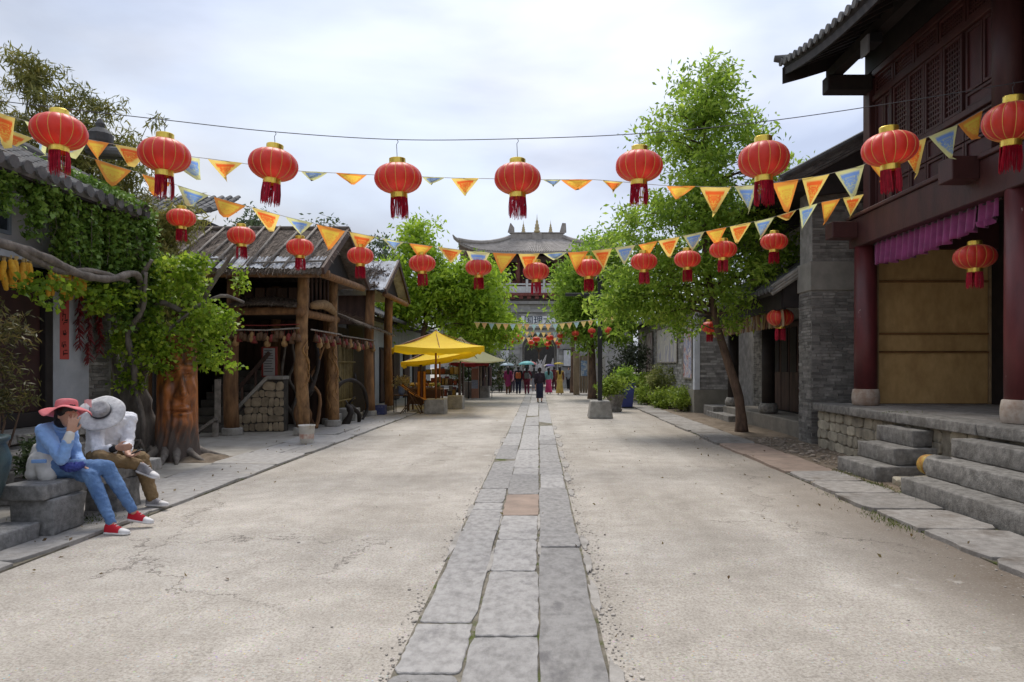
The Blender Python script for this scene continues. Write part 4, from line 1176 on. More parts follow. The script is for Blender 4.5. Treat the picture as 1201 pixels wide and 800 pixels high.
def flag(parent, a, b, h, mat, curl=0.0, blow=Vector((0, 0, 0)), name='pennant'):
    """triangular pennant hung between string points a and b"""
    a = Vector(a); b = Vector(b); org = ORG[parent.name]
    n = 8; vs = []; uvs = []; fs = []
    w = (b - a).length; mid = (a + b) / 2
    sw_ = random.uniform(-0.55, 0.55) if curl > 0.08 else random.uniform(-0.25, 0.25)
    tip = mid + Vector((0, math.sin(sw_) * h, -h * math.cos(sw_ * 0.6))) + blow
    ph = random.uniform(0, 6.28)
    idx = {}
    for r in range(n + 1):
        v_ = r / n
        for c in range(n - r + 1):
            u_ = (c / (n - r)) if r < n else 0.5
            pa = a.lerp(tip, v_); pb = b.lerp(tip, v_)
            p = pa.lerp(pb, u_)
            p = p + Vector((0, 1, 0)) * (curl * h * math.sin(u_ * 4.2 + ph) * (0.25 + v_) + 0.5 * curl * h * v_ * v_ * math.sin(ph * 2))
            p.z += curl * 0.35 * h * v_ * v_ * abs(math.sin(ph))
            e = min(u_, 1 - u_) * (1 - v_) * 1.9
            e = min(e, v_ * 1.1 + 0.02)
            idx[(r, c)] = len(vs); vs.append(p - org); uvs.append((e, v_))
    for r in range(n):
        for c in range(n - r):
            fs.append((idx[(r, c)], idx[(r + 1, min(c, n - r - 1))], idx[(r, c + 1)]))
            if c < n - r - 1:
                fs.append((idx[(r + 1, c)], idx[(r + 1, c + 1)], idx[(r, c + 1)]))
    me = bpy.data.meshes.new(name); me.from_pydata([tuple(p) for p in vs], [], fs)
    ul = me.uv_layers.new(name='UVMap')
    for l in me.loops: ul.data[l.index].uv = uvs[l.vertex_index]
    me.shade_smooth()
    return link_mesh(name, me, parent, mat)
def interp(tab, x):
    for (x0, y0), (x1, y1) in zip(tab, tab[1:]):
        if x0 <= x <= x1: return y0 + (y1 - y0) * (x - x0) / (x1 - x0)
    return tab[0][1] if x < tab[0][0] else tab[-1][1]
tabA = [(-60, 112), (0, 133), (30, 142), (100, 163), (190, 180), (250, 187), (350, 201), (430, 205), (530, 209), (640, 211), (700, 211), (780, 218), (850, 220), (900, 216), (960, 207), (1010, 195), (1060, 172), (1120, 148), (1155, 128)]
tabB = [(-40, 138), (0, 148), (40, 163), (112, 187), (170, 205), (250, 231), (330, 253), (400, 270), (470, 284), (560, 296), (620, 298), (690, 295), (750, 287), (830, 271), (900, 257), (960, 238), (1012, 228)]
stringm = M('bunting_string', (0.5, 0.46, 0.36), rough=0.8)
bA = thing('bunting_string', 'near string of orange, yellow and blue pennants just behind the large lanterns', 'bunting', P(600, 210, 9.0), 'bunting strings across the street')
bB = thing('bunting_string', 'second string of orange, yellow and blue pennants above the small lanterns', 'bunting', P(600, 298, 12.0), 'bunting strings across the street')
def depA(x): return 8.75 + 0.0004 * x
def ptA(x): return P(x, interp(tabA, x), depA(x))
def ptB(x): return P(x, interp(tabB, x), depB(x))
MB().tube([ptA(-60 + 1215 * i / 90) for i in range(91)] + [P(1155, 128, depA(1155)), P(1165, 122, 9.3)], 0.004, n=5).build('string', stringm, bA)
MB().tube([ptB(-40 + 1052 * i / 90) for i in range(91)], 0.004, n=5).build('string', stringm, bB)
flagsA = [(-30, 0, 38, FY, 0), (-3, 17, 45, FR, .1), (28, 58, 40, FB, .12), (80, 103, 32, FB, .3), (97, 129, 28, FY, .1), (135, 174, 30, FR, .2), (207, 233, 30, FB, .5), (243, 286, 25, FR, .35), (353, 384, 15, FB, .5), (394, 430, 13, FY, .5), (495, 522, 12, FB, .5), (529, 562, 22, FR, .3), (636, 658, 10, FB, .5), (658, 695, 14, FY, .5), (706, 731, 13, FR, .5), (782, 815, 16, FY, .4), (820, 857, 34, FR, .1), (861, 888, 36, FB, .1), (906, 936, 38, FY, .06), (940, 973, 40, FR, .06), (979, 1013, 36, FB, .06), (1018, 1050, 30, FY, .08), (1055, 1086, 42, FR, .05), (1089, 1123, 42, FB, .05), (1124, 1152, 34, FY, .12)]
flagsB = [(3, 40, 36, FR, .12), (112, 154, 30, FY, .1), (166, 200, 26, FY, .3), (209, 246, 24, FB, .35), (252, 288, 24, FY, .25), (296, 328, 24, FR, .2), (334, 368, 24, FB, .4), (371, 405, 30, FY, .1), (410, 440, 25, FR, .2), (448, 474, 12, FB, .5), (480, 508, 18, FY, .2), (514, 542, 20, FR, .25), (547, 575, 29, FB, .05), (578, 606, 28, FY, .05), (608, 633, 25, FR, .08), (637, 665, 12, FB, .5), (666, 690, 24, FY, .08), (694, 718, 26, FR, .05), (721, 745, 25, FB, .05), (749, 771, 16, FY, .3), (772, 797, 24, FR, .1), (801, 826, 22, FB, .1), (828, 852, 20, FY, .15), (856, 881, 24, FR, .1), (884, 908, 24, FB, .1), (911, 934, 12, FR, .4), (937, 959, 29, FB, .06), (963, 985, 28, FY, .06), (988, 1013, 26, FR, .06)]
for (x0, x1, h, m, c) in flagsA:
    Y = depA(x0); flag(bA, ptA(x0), ptA(x1), h * Y / FPX, m, c + 0.06, Vector((0.05 * random.uniform(-1, 1.4), 0.0, 0)))
for (x0, x1, h, m, c) in flagsB:
    Y = depB(x0); flag(bB, ptB(x0), ptB(x1), h * Y / FPX, m, c + 0.06, Vector((0.06 * random.uniform(-1, 1), 0.0, 0)))
# distant strings before the gate
def farstring(label, xs, tab, Y, step, h):
    t = thing('bunting_string', label, 'bunting', P((xs[0] + xs[1]) / 2, interp(tab, 630), Y), 'bunting strings across the street')
    MB().tube([P(xs[0] + (xs[1] - xs[0]) * i / 24, interp(tab, xs[0] + (xs[1] - xs[0]) * i / 24), Y) for i in range(25)], 0.012, n=4).build('string', stringm, t)
    x = xs[0]; k = 0
    fm = [FY2, FO2, FB2]
    while x < xs[1] - step:
        flag(t, P(x + 0.3, interp(tab, x), Y), P(x + step - 0.8, interp(tab, x + step), Y), h * Y / FPX, fm[k % 3], 0.05)
        x += step; k += 1
FY2 = flag_mat('flag_pale_yellow', (0.75, 0.58, 0.22), (0.75, 0.55, 0.2), (0.8, 0.6, 0.3))
FO2 = flag_mat('flag_pale_orange', (0.78, 0.42, 0.20), (0.75, 0.5, 0.2), (0.8, 0.55, 0.3))
FB2 = flag_mat('flag_pale_blue', (0.35, 0.55, 0.62), (0.5, 0.6, 0.55), (0.5, 0.65, 0.6))
farstring('distant string of pale pennants hung highest before the gate', (556, 722), [(556, 378), (600, 380), (650, 380), (690, 376), (722, 370)], 30, 8.3, 8)
farstring('distant string of pale pennants hung below the highest one', (576, 668), [(576, 386), (600, 388), (640, 390), (668, 388)], 35, 6.5, 6)
farstring('distant string of pale pennants hung lowest before the gate', (592, 664), [(592, 392), (620, 396), (664, 396)], 40, 6.2, 6)
# ================================================================== IVY HOUSE (left, nearest)
HX = -7.25; HZ = 0.80
ih = thing('ivy_house', 'whitewashed house with grey tile eave and dark door at the left edge', 'house', (-8, 9, 0))
MB().box(-14, -6.55, 2, 10.72, 0.0, HZ - 0.12).build('terrace_core', mortar, ih)
MB().box(-14, -7.2, 10.73, 11.6, 0.0, HZ).build('terrace_return', brickjoint, ih)
rubble_face(ih, (-6.55, 10.70, 0.03), (0, -1, 0), 4.2, HZ - 0.17, (1, 0, 0), cw=0.42, ch=0.2, mat=stone)
y = 4.0
while y < 10.65:
    y2 = min(10.72, y + random.uniform(1.1, 1.7))
    MB().box(-7.2, -6.48, y + 0.005, y2 - 0.005, HZ - 0.12, HZ, jit=0.006).build('terrace_slab', stone, ih, bev=0.012)
    y = y2
for k in range(3):
    MB().box(-6.47, -6.47 + 0.32 * (3 - k) - 0.0, 7.9 + 0.02 * k, 9.35 - 0.02 * k, 0.03 + k * 0.2, 0.03 + (k + 1) * 0.2 - 0.004, jit=0.01).build('step', stone, ih, bev=0.015)
# wall
MB().box(-14, HX - 0.12, 2, 11.55, HZ, 4.4).build('wall_core', blackwood, ih)
MB().box(HX - 0.119, HX, 2, 11.1, 3.30, 4.32).build('upper_wall', whitewall, ih)
MB().box(HX - 0.119, HX + 0.02, 10.16, 10.98, HZ, 3.05).build('pillar', greywall, ih, bev=0.01)
MB().box(HX - 0.119, HX + 0.03, 2, 8.0, HZ, 3.05).build('pillar', greywall, ih, bev=0.01)
MB().box(HX - 0.119, HX - 0.01, 10.985, 11.5, HZ, 3.9).build('brick_pier_core', brickjoint, ih)
brick_face(ih, 'brick_courses', (HX - 0.01, 11.5, HZ), (0, -1, 0), 0.51, 2.3, (1, 0, 0), bw=0.25, bh=0.062)
MB().box(-13.8, HX - 0.02, 11.5, 11.6, HZ, 4.6).build('end_wall_core', brickjoint, ih)
# ledge above the door
MB().prism([(HX, 2, 3.32), (HX + 0.34, 2, 3.16), (HX + 0.34, 2, 3.08), (HX, 2, 3.08)], (0, 9.15, 0)).build('ledge', greywall, ih)
# door: two dark leaves in a black frame
MB().box(HX - 0.115, HX + 0.03, 8.02, 8.2, HZ, 3.06).build('door_jamb', blackwood, ih, bev=0.01)
MB().box(HX - 0.115, HX + 0.03, 10.0, 10.155, HZ, 3.06).build('door_jamb', blackwood, ih, bev=0.01)
MB().box(HX - 0.10, HX + 0.06, 8.02, 10.155, HZ, HZ + 0.2).build('threshold', blackwood, ih, bev=0.01)
dleaf = M('maroon_door', (0.055, 0.022, 0.02), (0.028, 0.014, 0.013), scale=3, rough=0.6, bump=0.2, stretch=(1, 1, 0.2))
for (a, b_) in [(8.21, 9.09), (9.11, 9.99)]:
    d_ = MB().box(HX - 0.10, HX - 0.05, a, b_, HZ + 0.2, 3.05).build('door_leaf', dleaf, ih, bev=0.006)
    MB().box(HX - 0.05, HX - 0.035, a + 0.1, b_ - 0.1, HZ + 0.4, 1.7).build('door_panel', dleaf, d_, bev=0.005)
    MB().box(HX - 0.05, HX - 0.035, a + 0.1, b_ - 0.1, 1.82, 2.9).build('door_panel', dleaf, d_, bev=0.005)
# upper windows
glassm = M('dark_window', (0.06, 0.075, 0.10), (0.03, 0.04, 0.055), rough=0.15, spec=0.6)
for (a, b_) in [(8.75, 9.35), (10.35, 10.75)]:
    w_ = MB()
    w_.box(HX + 0.0, HX + 0.03, a, b_, 3.45, 3.5); w_.box(HX, HX + 0.03, a, b_, 3.95, 4.0); w_.box(HX, HX + 0.03, a, a + 0.05, 3.5, 3.95); w_.box(HX, HX + 0.03, b_ - 0.05, b_, 3.5, 3.95); w_.box(HX, HX + 0.028, (a + b_) / 2 - 0.02, (a + b_) / 2 + 0.02, 3.5, 3.95)
    wo = w_.build('window', M('window_frame_blue', (0.28, 0.34, 0.42), rough=0.7), ih, fixn=False)
    MB().box(HX - 0.005, HX + 0.008, a + 0.05, b_ - 0.05, 3.5, 3.95).build('pane', glassm, wo)
# eave and roof
upl = Vector((-math.cos(R(27)), 0, math.sin(R(27))))
rfl = MB().box(-11, -6.9, 2, 11.5, 4.32, 4.38).build('roof', blackwood, ih)
ptl = tile_slope(rfl, (-6.55, 2.0, 4.18), (-6.55, 11.35, 4.18), upl, 3.4, spacing=0.235, r=0.075, end_r=0.085, thick=0.09)
MB().box(-6.9, -6.6, 2, 11.3, 4.07, 4.125).build('eave_board', blackwood, ih)
v = MB(); v.tube([ptl(1, s * 3.4 / 8) + Vector((0, 0.02, 0.08)) for s in range(9)], 0.1, n=10); v.build('verge_tile', tilem, rfl)
for k in range(2):
    v = MB(); v.tube([ptl(0, 3.4) + Vector((-0.05, 0, 0.05 + 0.13 * k)), ptl(1, 3.4) + Vector((-0.05, 0.15, 0.05 + 0.13 * k))], 0.09, n=8); v.build('ridge_tile', tilem, rfl)
# ridge-end ornament
ro = P(118, 178, 11.4)
orn = MB().lathe([(0.2, 0), (0.22, 0.05), (0.15, 0.08), (0.19, 0.16), (0.2, 0.28), (0.13, 0.36), (0.06, 0.4), (0.075, 0.46), (0.03, 0.54), (0, 0.56)], ro, n=10).build('ridge_ornament', tilem, rfl)
for k in range(3):
    MB().tube([ro + Vector((-0.2, 0.1 * k, 0.02)), ro + Vector((0.42, 0.1 * k - 0.1, -0.04))], 0.08, n=9).build('ridge_tile', tilem, rfl)

# ---- things on the house
# corn cobs
cornm = M('corn', (0.85, 0.50, 0.05), (0.68, 0.33, 0.03), scale=30, rough=0.55, bump=1.0, bscale=90, rnd=0.18)
huskm = M('corn_husk', (0.55, 0.42, 0.20), (0.35, 0.26, 0.12), rough=0.8)
cobp = MB().lathe([(0.0, -0.2), (0.018, -0.19), (0.027, -0.13), (0.030, -0.06), (0.026, 0.0), (0.012, 0.02)], n=9)
cob_me = None
def corn(label, ys, y0):
    global cob_me
    t = thing('corn_bundle', label, 'corn', (HX + 0.3, ys[0], 3.05), 'bundles of dried corn under the ledge')
    MB().tube([(HX + 0.30, ys[0] - 0.05, 3.07), (HX + 0.30, ys[-1] + 0.05, 3.07)], 0.01, n=5).build('rail', greywood, t)
    for y_ in ys:
        for r_ in range(2):
            yy = y_ + random.uniform(-0.03, 0.03)
            p = Vector((HX + 0.30 + random.uniform(-0.05, 0.06), yy, 3.03 - 0.13 * r_ + random.uniform(-0.03, 0.03)))
            if cob_me is None:
                c = MB(); c.v = [q.copy() for q in cobp.v]; c.f = cobp.f
                o = c.build('cob', cornm, None, smooth=True); cob_me = o.data; o.parent = t
            else:
                o = link_mesh('cob', cob_me, t)
            o.scale = (1.35, 1.35, 1.25); o.location = p - ORG[t.name]; o.rotation_euler = (random.uniform(-0.25, 0.25), random.uniform(-0.25, 0.25), random.uniform(0, 6))
            h = MB(); h.tube([p + Vector((0, 0, 0.0)), p + Vector((random.uniform(-0.02, 0.02), random.uniform(-0.02, 0.02), 0.07))], [0.018, 0.03], n=6); h.build('husk', huskm, t)
corn('bundle of dried corn cobs hanging above the dark door, near the picture edge', [8.7, 8.78, 8.87, 8.95, 9.03, 9.12, 9.2, 9.28], 8.7)
corn('bundle of dried corn cobs hanging beside the red paper strip', [9.72, 9.8, 9.88, 9.97, 10.05, 10.12, 10.2, 10.28, 10.36], 9.7)
# red paper couplet
cp = thing('red_paper_couplet', 'narrow red paper strip with dark brush writing on the grey pillar', 'couplet', (HX, 10.45, 1.75))
MB().box(HX + 0.021, HX + 0.025, 10.30, 10.50, 1.76, 2.92).build('paper', M('red_paper', (0.50, 0.085, 0.07), (0.40, 0.065, 0.055), scale=3, rough=0.8), cp)
ink = M('brush_ink', (0.02, 0.012, 0.012), rough=0.7)
for k in range(7):
    zc = 2.80 - k * 0.155; s = MB(); rr = random.Random(k * 3 + 1)
    for j in range(5):
        a = Vector((HX + 0.027, 10.40 + rr.uniform(-0.055, 0.02), zc + rr.uniform(-0.05, 0.05)))
        hor = rr.random() < 0.55
        b_ = a + Vector((0, rr.uniform(0.04, 0.08) if hor else rr.uniform(-0.02, 0.02), rr.uniform(-0.01, 0.02) if hor else rr.uniform(-0.08, -0.03)))
        s.bar(a, b_, 0.013, 0.003, up=(1, 0, 0))
    s.build('brush_stroke', ink, cp)
# chilli strings
chm = M('dried_chilli', (0.20, 0.012, 0.015), (0.10, 0.008, 0.01), rough=0.35, island=0.4, spec=0.5)
def chilli(label, y_, z0, z1, x_):
    t = thing('chilli_string', label, 'chillies', (x_, y_, z1), 'strings of dried chillies by the pillar')
    MB().tube([(x_, y_, z0 + 0.1), (x_, y_, z1)], 0.006, n=4).build('cord', greywood, t)
    c = MB(); rr = random.Random(int(y_ * 100))
    n = int((z0 - z1) * 75)
    for i in range(n):
        z = z0 - (z0 - z1) * i / n; a = rr.uniform(0, 6.28); l = rr.uniform(0.07, 0.12)
        p = Vector((x_, y_, z)); d = Vector((math.cos(a), math.sin(a), -0.9)).normalized()
        c.tube([p, p + d * l * 0.5, p + d * l + Vector((0, 0, -0.02))], [0.010, 0.012, 0.003], n=5)
    c.build('chillies', chm, t, kind='stuff')
chilli('longest string of dried red chillies on the grey pillar', 10.82, 2.9, 1.72, HX + 0.12)
chilli('string of dried red chillies nearest the red paper strip', 10.62, 2.75, 1.95, HX + 0.1)
chilli('string of dried red chillies against the brick pier', 11.12, 2.7, 1.85, HX + 0.1)

# ---- ivy
ivym = leafmat('ivy_leaf', (0.065, 0.125, 0.018), (0.14, 0.25, 0.036), (0.24, 0.37, 0.06), trans=0.3, scale=1.6)
ivy = thing('ivy', 'dense dark green ivy hanging from the eave of the white house', 'ivy', (-6.8, 10, 3.5))
pts = []; axs = []
def strand(p, l, dens=70, spread=0.07):
    n = max(4, int(l * dens)); t = RNG.random(n)
    q = np.array(p) + np.stack([RNG.normal(size=n) * spread, RNG.normal(size=n) * spread, -t * l], 1)
    pts.append(q)
for i in range(60):                       # mat along the eave
    y_ = random.uniform(8.2, 11.3)
    f = 0.1 + 0.75 * min(1, max(0, (y_ - 8.9) / 2.0)) 
    strand((-6.72 + random.uniform(-0.25, 0.1), y_, 4.13), random.uniform(0.06, 0.5) * f + 0.08, 150)
for (y_, l) in [(9.0, 0.75), (9.08, 0.6), (9.68, 0.9), (9.72, 0.8), (9.8, 0.95), (9.9, 1.0), (10.0, 0.9), (10.2, 1.1), (10.3, 1.0), (10.42, 0.8), (10.5, 1.1), (10.65, 1.0), (10.8, 1.15), (10.9, 1.2), (8.5, 0.55), (8.6, 0.4), (9.15, 0.5), (9.4, 0.35)]:
    strand((-6.75 + random.uniform(-0.1, 0.1), y_, 4.1), l, 260, 0.055)
# over the gable end
for i in range(120):
    x_ = random.uniform(-8.6, -6.6); y_ = random.uniform(10.9, 11.8)
    zt = 4.2 + max(0, (-6.55 - x_)) * 0.5 + random.uniform(-0.1, 0.15)
    strand((x_, y_, zt), random.uniform(0.5, 2.2), 120, 0.07)
for i in range(60):
    strand((random.uniform(-7.3, -6.6), random.uniform(10.9, 11.8), 3.4), random.uniform(0.3, 0.9), 120, 0.06)
# creeping over the tiles near the verge
q = np.stack([RNG.uniform(-7.3, -6.5, 900), RNG.uniform(10.3, 11.5, 900), np.zeros(900)], 1)
q[:, 2] = 4.25 + (-6.55 - q[:, 0]) * 0.51 + RNG.uniform(0, 0.12, 900)
pts.append(q)
pp = np.concatenate(pts)
ax = np.zeros((len(pp), 3)); ax[:, 0] = 0.7; ax[:, 1] = -0.4
np_quads('leaves', leaf_quads(pp, 0.075, aspect=0.8, droop=0.8, axis=ax, spread=0.7), ivym, ivy, kind='stuff')
s = MB()
for i in range(26):
    y_ = random.uniform(9.5, 11.6); x_ = random.uniform(-7.0, -6.65)
    s.tube([(x_, y_, 4.1), (x_ + random.uniform(-0.08, 0.08), y_ + random.uniform(-0.1, 0.1), 3.6), (x_, y_, 3.0 + random.uniform(0, 0.5))], [0.008, 0.006, 0.003], n=4)
s.build('stems', vinem, ivy)

# ---- bamboo behind the house
bam = leafmat('bamboo_leaf', (0.11, 0.125, 0.03), (0.24, 0.245, 0.06), (0.42, 0.36, 0.10), trans=0.35, scale=0.6)
culm = M('bamboo_culm', (0.16, 0.17, 0.06), (0.10, 0.10, 0.035), rough=0.5)
def bamboo(label, x, ytop, Y, lean, n=4, dens=1.0):
    base = P(x, 430, Y); base.z = 0
    t = thing('bamboo', label, 'bamboo', base, 'bamboo clumps behind the ivy house')
    c = MB(); allp = []
    top = P(x, ytop, Y).z
    for k in range(n):
        b0 = base + Vector((random.uniform(-0.5, 0.5), random.uniform(-0.5, 0.5), 0))
        l_ = Vector((lean + random.uniform(-0.5, 0.5), random.uniform(-0.4, 0.4), 0))
        h = top * random.uniform(0.78, 1.0)
        cp_ = []
        for i in range(13):
            f = i / 12
            cp_.append(b0 + Vector((l_.x * f ** 3, l_.y * f ** 3, h * f - 0.35 * f ** 5)))
        c.tube(cp_, [0.035 * (1 - 0.85 * i / 12) for i in range(13)], n=6)
        for i in range(int(34 * dens)):
            f = random.uniform(0.42, 1.0); i0 = min(11, int(f * 12))
            p = cp_[i0].lerp(cp_[i0 + 1], f * 12 - i0)
            an = random.uniform(0, 6.28); br = random.uniform(0.35, 0.95) * (1.25 - f * 0.6)
            q_ = p + Vector((math.cos(an) * br, math.sin(an) * br, random.uniform(-0.05, 0.35)))
            c.tube([p, (p + q_) / 2 + Vector((0, 0, 0.06)), q_], [0.007, 0.005, 0.003], n=3, cap=False)
            m = int(54)
            tt = RNG.uniform(0.35, 1.08, m)[:, None]
            allp.append(np.array(p) * (1 - tt) + np.array(q_) * tt + RNG.normal(size=(m, 3)) * 0.075)
    c.build('culms', culm, t)
    a_ = np.concatenate(allp)
    np_quads('foliage', leaf_quads(a_, 0.17, aspect=0.17, droop=0.75, spread=0.8), bam, t, kind='stuff')
for (lab, x, yt, Y, ln, n, de) in [('tallest yellow green bamboo clump at the left picture edge', 8, 40, 13.5, 0.3, 5, 1.2), ('yellow green bamboo clump second from the left edge', 48, 75, 13.8, 0.25, 5, 1.1), ('yellow green bamboo clump third from the left edge', 88, 85, 14.0, 0.4, 5, 1.1), ('brownish bamboo clump leaning towards the roof ornament', 118, 100, 14.2, 0.5, 3, 0.9), ('single thin bamboo shoot right of the roof ornament', 172, 128, 14.4, 0.05, 1, 0.5), ('low bamboo clump between the ivy and the dark rear roof', 172, 200, 14.6, 0.2, 4, 1.3)]:
    bamboo(lab, x, yt, Y, ln, n, de)

# rear roof behind the pavilion
rr_ = thing('rear_tiled_house', 'dark tiled roof corner showing above the thatched roof', 'house', (-9.5, 20, 0))
MB().box(-16, -9.3, 19, 24, 0, 5.6).build('wall', blackwood, rr_)
rro = MB().box(-16, -9.2, 18.8, 24.2, 5.6, 5.7).build('roof', blackwood, rr_)
tile_slope(rro, (-15.5, 18.6, 5.75), (-8.95, 18.6, 5.75), Vector((0, math.cos(R(28)), math.sin(R(28)))), 2.0, spacing=0.24, r=0.075, end_r=0.08, lift=lambda t: 0.15 * max(0, (t - 0.7) / 0.3) ** 2, panmat=blackwood)

# ---- shrub left of the door and planter
def shrub(name, label, cat, base, shape, n, leaf, mat, stems=7, group=None, aspect=0.4, trunkmat=None, clump=0.16, droop=0.2):
    t = thing(name, label, cat, base, group)
    base = Vector(base); allp = []; s = MB()
    for k in range(stems):
        (cx, cy, cz, rx, ry, rz) = shape[k % len(shape)]
        e = base + Vector((cx + random.uniform(-rx, rx) * 0.6, cy + random.uniform(-ry, ry) * 0.6, cz + random.uniform(-rz, rz) * 0.5))
        m = (base + e) / 2 + Vector((random.uniform(-0.1, 0.1), random.uniform(-0.1, 0.1), 0.05))
        s.tube([base + Vector((random.uniform(-0.04, 0.04), random.uniform(-0.04, 0.04), 0)), m, e], [0.018, 0.012, 0.005], n=5)
    per = n // 24
    for k in range(24 * len(shape)):
        (cx, cy, cz, rx, ry, rz) = shape[k % len(shape)]
        d = RNG.normal(size=3); d /= np.linalg.norm(d); rr = RNG.random() ** 0.4
        c = np.array(base) + np.array([cx, cy, cz]) + d * np.array([rx, ry, rz]) * rr
        allp.append(c + RNG.normal(size=(max(3, per // len(shape)), 3)) * clump * np.array([1, 1, 0.7]))
    s.build('stem', trunkmat or barkm, t)
    a_ = np.concatenate(allp)
    np_quads('foliage', leaf_quads(a_, leaf, aspect=aspect, droop=droop), mat, t, kind='stuff')
    return t
mapl = leafmat('maple_leaf', (0.05, 0.05, 0.015), (0.10, 0.10, 0.03), (0.20, 0.15, 0.05), trans=0.35, scale=1.5)
shrub('maple_shrub', 'feathery olive maple shrub before the dark door at the left edge', 'shrub', (-6.2, 7.75, 0.3), [(0.05, 0.0, 1.75, 0.42, 0.3, 0.18), (-0.2, 0, 1.35, 0.5, 0.3, 0.15), (0.05, 0, 1.0, 0.42, 0.3, 0.12), (-0.3, 0, 2.1, 0.3, 0.3, 0.15)], 2600, 0.09, mapl, stems=10, aspect=0.22, clump=0.09)
pl = M('planter_leaf_mat', (0.08, 0.1, 0.05), rough=0.8)
boxm = leafmat('box_leaf', (0.02, 0.035, 0.012), (0.05, 0.075, 0.025), (0.11, 0.14, 0.05), trans=0.25, scale=2)
shrub('small_bush', 'small dark green bush behind the stone bench', 'shrub', (-5.55, 7.6, 0.25), [(0, 0, 0.42, 0.22, 0.2, 0.22)], 1300, 0.06, boxm, aspect=0.5, clump=0.06)
bp = thing('clay_planter', 'dark clay planter holding the small bush behind the bench', 'planter', (-5.55, 7.6, 0.03))
MB().lathe([(0.13, 0), (0.19, 0.15), (0.21, 0.34), (0.23, 0.36), (0.23, 0.4), (0.2, 0.4), (0.19, 0.3)], (-5.55, 7.6, 0.03), n=20, cap=False).build('pot', M('dark_clay', (0.10, 0.09, 0.08), (0.06, 0.055, 0.05), rough=0.8, bump=0.4), bp, smooth=True)
# glazed jar at the picture edge
jr = thing('glazed_jar', 'large dark green glazed jar at the left picture edge', 'jar', (-5.17, 6.0, 0.2))
jm = M('green_glaze', (0.045, 0.085, 0.09), (0.02, 0.04, 0.045), scale=5, rough=0.35, bump=0.3, bscale=20, spec=0.5, dirt=(0.10, 0.09, 0.075), dlow=0.55, dhigh=0.7)
MB().lathe([(0.22, 0), (0.27, 0.08), (0.36, 0.3), (0.42, 0.52), (0.43, 0.62), (0.40, 0.72), (0.385, 0.76), (0.42, 0.79), (0.42, 0.82), (0.36, 0.83), (0.34, 0.78)], (-5.17, 6.0, 0.2), n=36, cap=False).build('body', jm, jr, smooth=True)
for k in range(3):
    MB().lathe([(0.40 - 0.05 * (1 - k * 0.5), 0.35 + 0.13 * k), (0.425 - 0.02 * (2 - k) * 1.0, 0.37 + 0.13 * k), (0.41 - 0.02 * (2 - k), 0.39 + 0.13 * k)], (-5.17, 6.0, 0.2), n=36, cap=False).build('ring', jm, jr, smooth=True)

# ---- stone bench
be = thing('stone_bench', 'rough grey stone bench the two people sit on', 'bench', (-4.85, 7, 0))
bst = M('bench_stone', (0.31, 0.305, 0.295), (0.155, 0.152, 0.148), scale=16, detail=9, rough=0.85, bump=1.0, bscale=55, rnd=0.12)
worn_block(-5.08, -4.66, 6.42, 8.45, 0.385, 0.53, 'seat', bst, be, bev=0.015)
worn_block(-5.02, -4.60, 6.48, 6.95, 0.03, 0.384, 'leg', bst, be, bev=0.015)
worn_block(-5.02, -4.66, 7.55, 8.0, 0.03, 0.384, 'leg', bst, be, bev=0.015)
lb = thing('low_stone_step', 'low stone block lying beside the bench at the left edge', 'stone block', (-5, 5.6, 0))
worn_block(-5.6, -4.70, 5.0, 6.44, 0.03, 0.19, 'block', bst, lb)

# ================================================================== CARVED STUMP AND VINE TREE
st = thing('carved_stump', 'varnished tree stump carved with a bearded face', 'carving', (-6.42, 12.0, 0.03))
def stump_mat():
    m = bpy.data.materials.new('carved_wood'); m.use_nodes = True
    t = m.node_tree; N = t.nodes.new; K = t.links.new; b = t.nodes['Principled BSDF']
    b.inputs['Roughness'].default_value = 0.38
    co = N('ShaderNodeTexCoord'); sp_ = N('ShaderNodeSeparateXYZ'); K(co.outputs['Object'], sp_.inputs[0])
    mpn = N('ShaderNodeMapping'); mpn.inputs['Scale'].default_value = (1, 1, 0.3); K(co.outputs['Object'], mpn.inputs[0])
    nz = N('ShaderNodeTexNoise'); nz.inputs['Scale'].default_value = 9; nz.inputs['Detail'].default_value = 6; K(mpn.outputs[0], nz.inputs['Vector'])
    rp = N('ShaderNodeValToRGB'); e = rp.color_ramp.elements
    e[0].position = 0.35; e[0].color = (0.10, 0.035, 0.014, 1); e[1].position = 0.65; e[1].color = (0.46, 0.155, 0.04, 1)
    K(nz.outputs['Fac'], rp.inputs[0])
    ad = N('ShaderNodeMath'); ad.operation = 'MULTIPLY_ADD'; ad.inputs[1].default_value = 0.8; K(nz.outputs['Fac'], ad.inputs[0]); K(sp_.outputs['Z'], ad.inputs[2])
    mr_ = N('ShaderNodeMapRange'); mr_.inputs['From Min'].default_value = 0.72; mr_.inputs['From Max'].default_value = 1.15; K(ad.outputs[0], mr_.inputs['Value'])
    mx = N('ShaderNodeMix'); mx.data_type = 'RGBA'; K(mr_.outputs[0], mx.inputs[0]); mx.inputs[6].default_value = (0.11, 0.085, 0.07, 1); K(rp.outputs[0], mx.inputs[7])
    K(mx.outputs[2], b.inputs['Base Color'])
    r2_ = N('ShaderNodeMapRange'); r2_.inputs['To Min'].default_value = 0.85; r2_.inputs['To Max'].default_value = 0.4; K(mr_.outputs[0], r2_.inputs['Value']); K(r2_.outputs[0], b.inputs['Roughness'])
    bp_ = N('ShaderNodeBump'); bp_.inputs['Strength'].default_value = 0.5; bp_.inputs['Distance'].default_value = 0.02; K(nz.outputs['Fac'], bp_.inputs['Height']); K(bp_.outputs[0], b.inputs['Normal'])
    return m
FD = R(-52)                      # direction the face looks: towards the street and the camera
def gs_(a, b_, sa, sb): return math.exp(-(a / sa) ** 2 - (b_ / sb) ** 2)
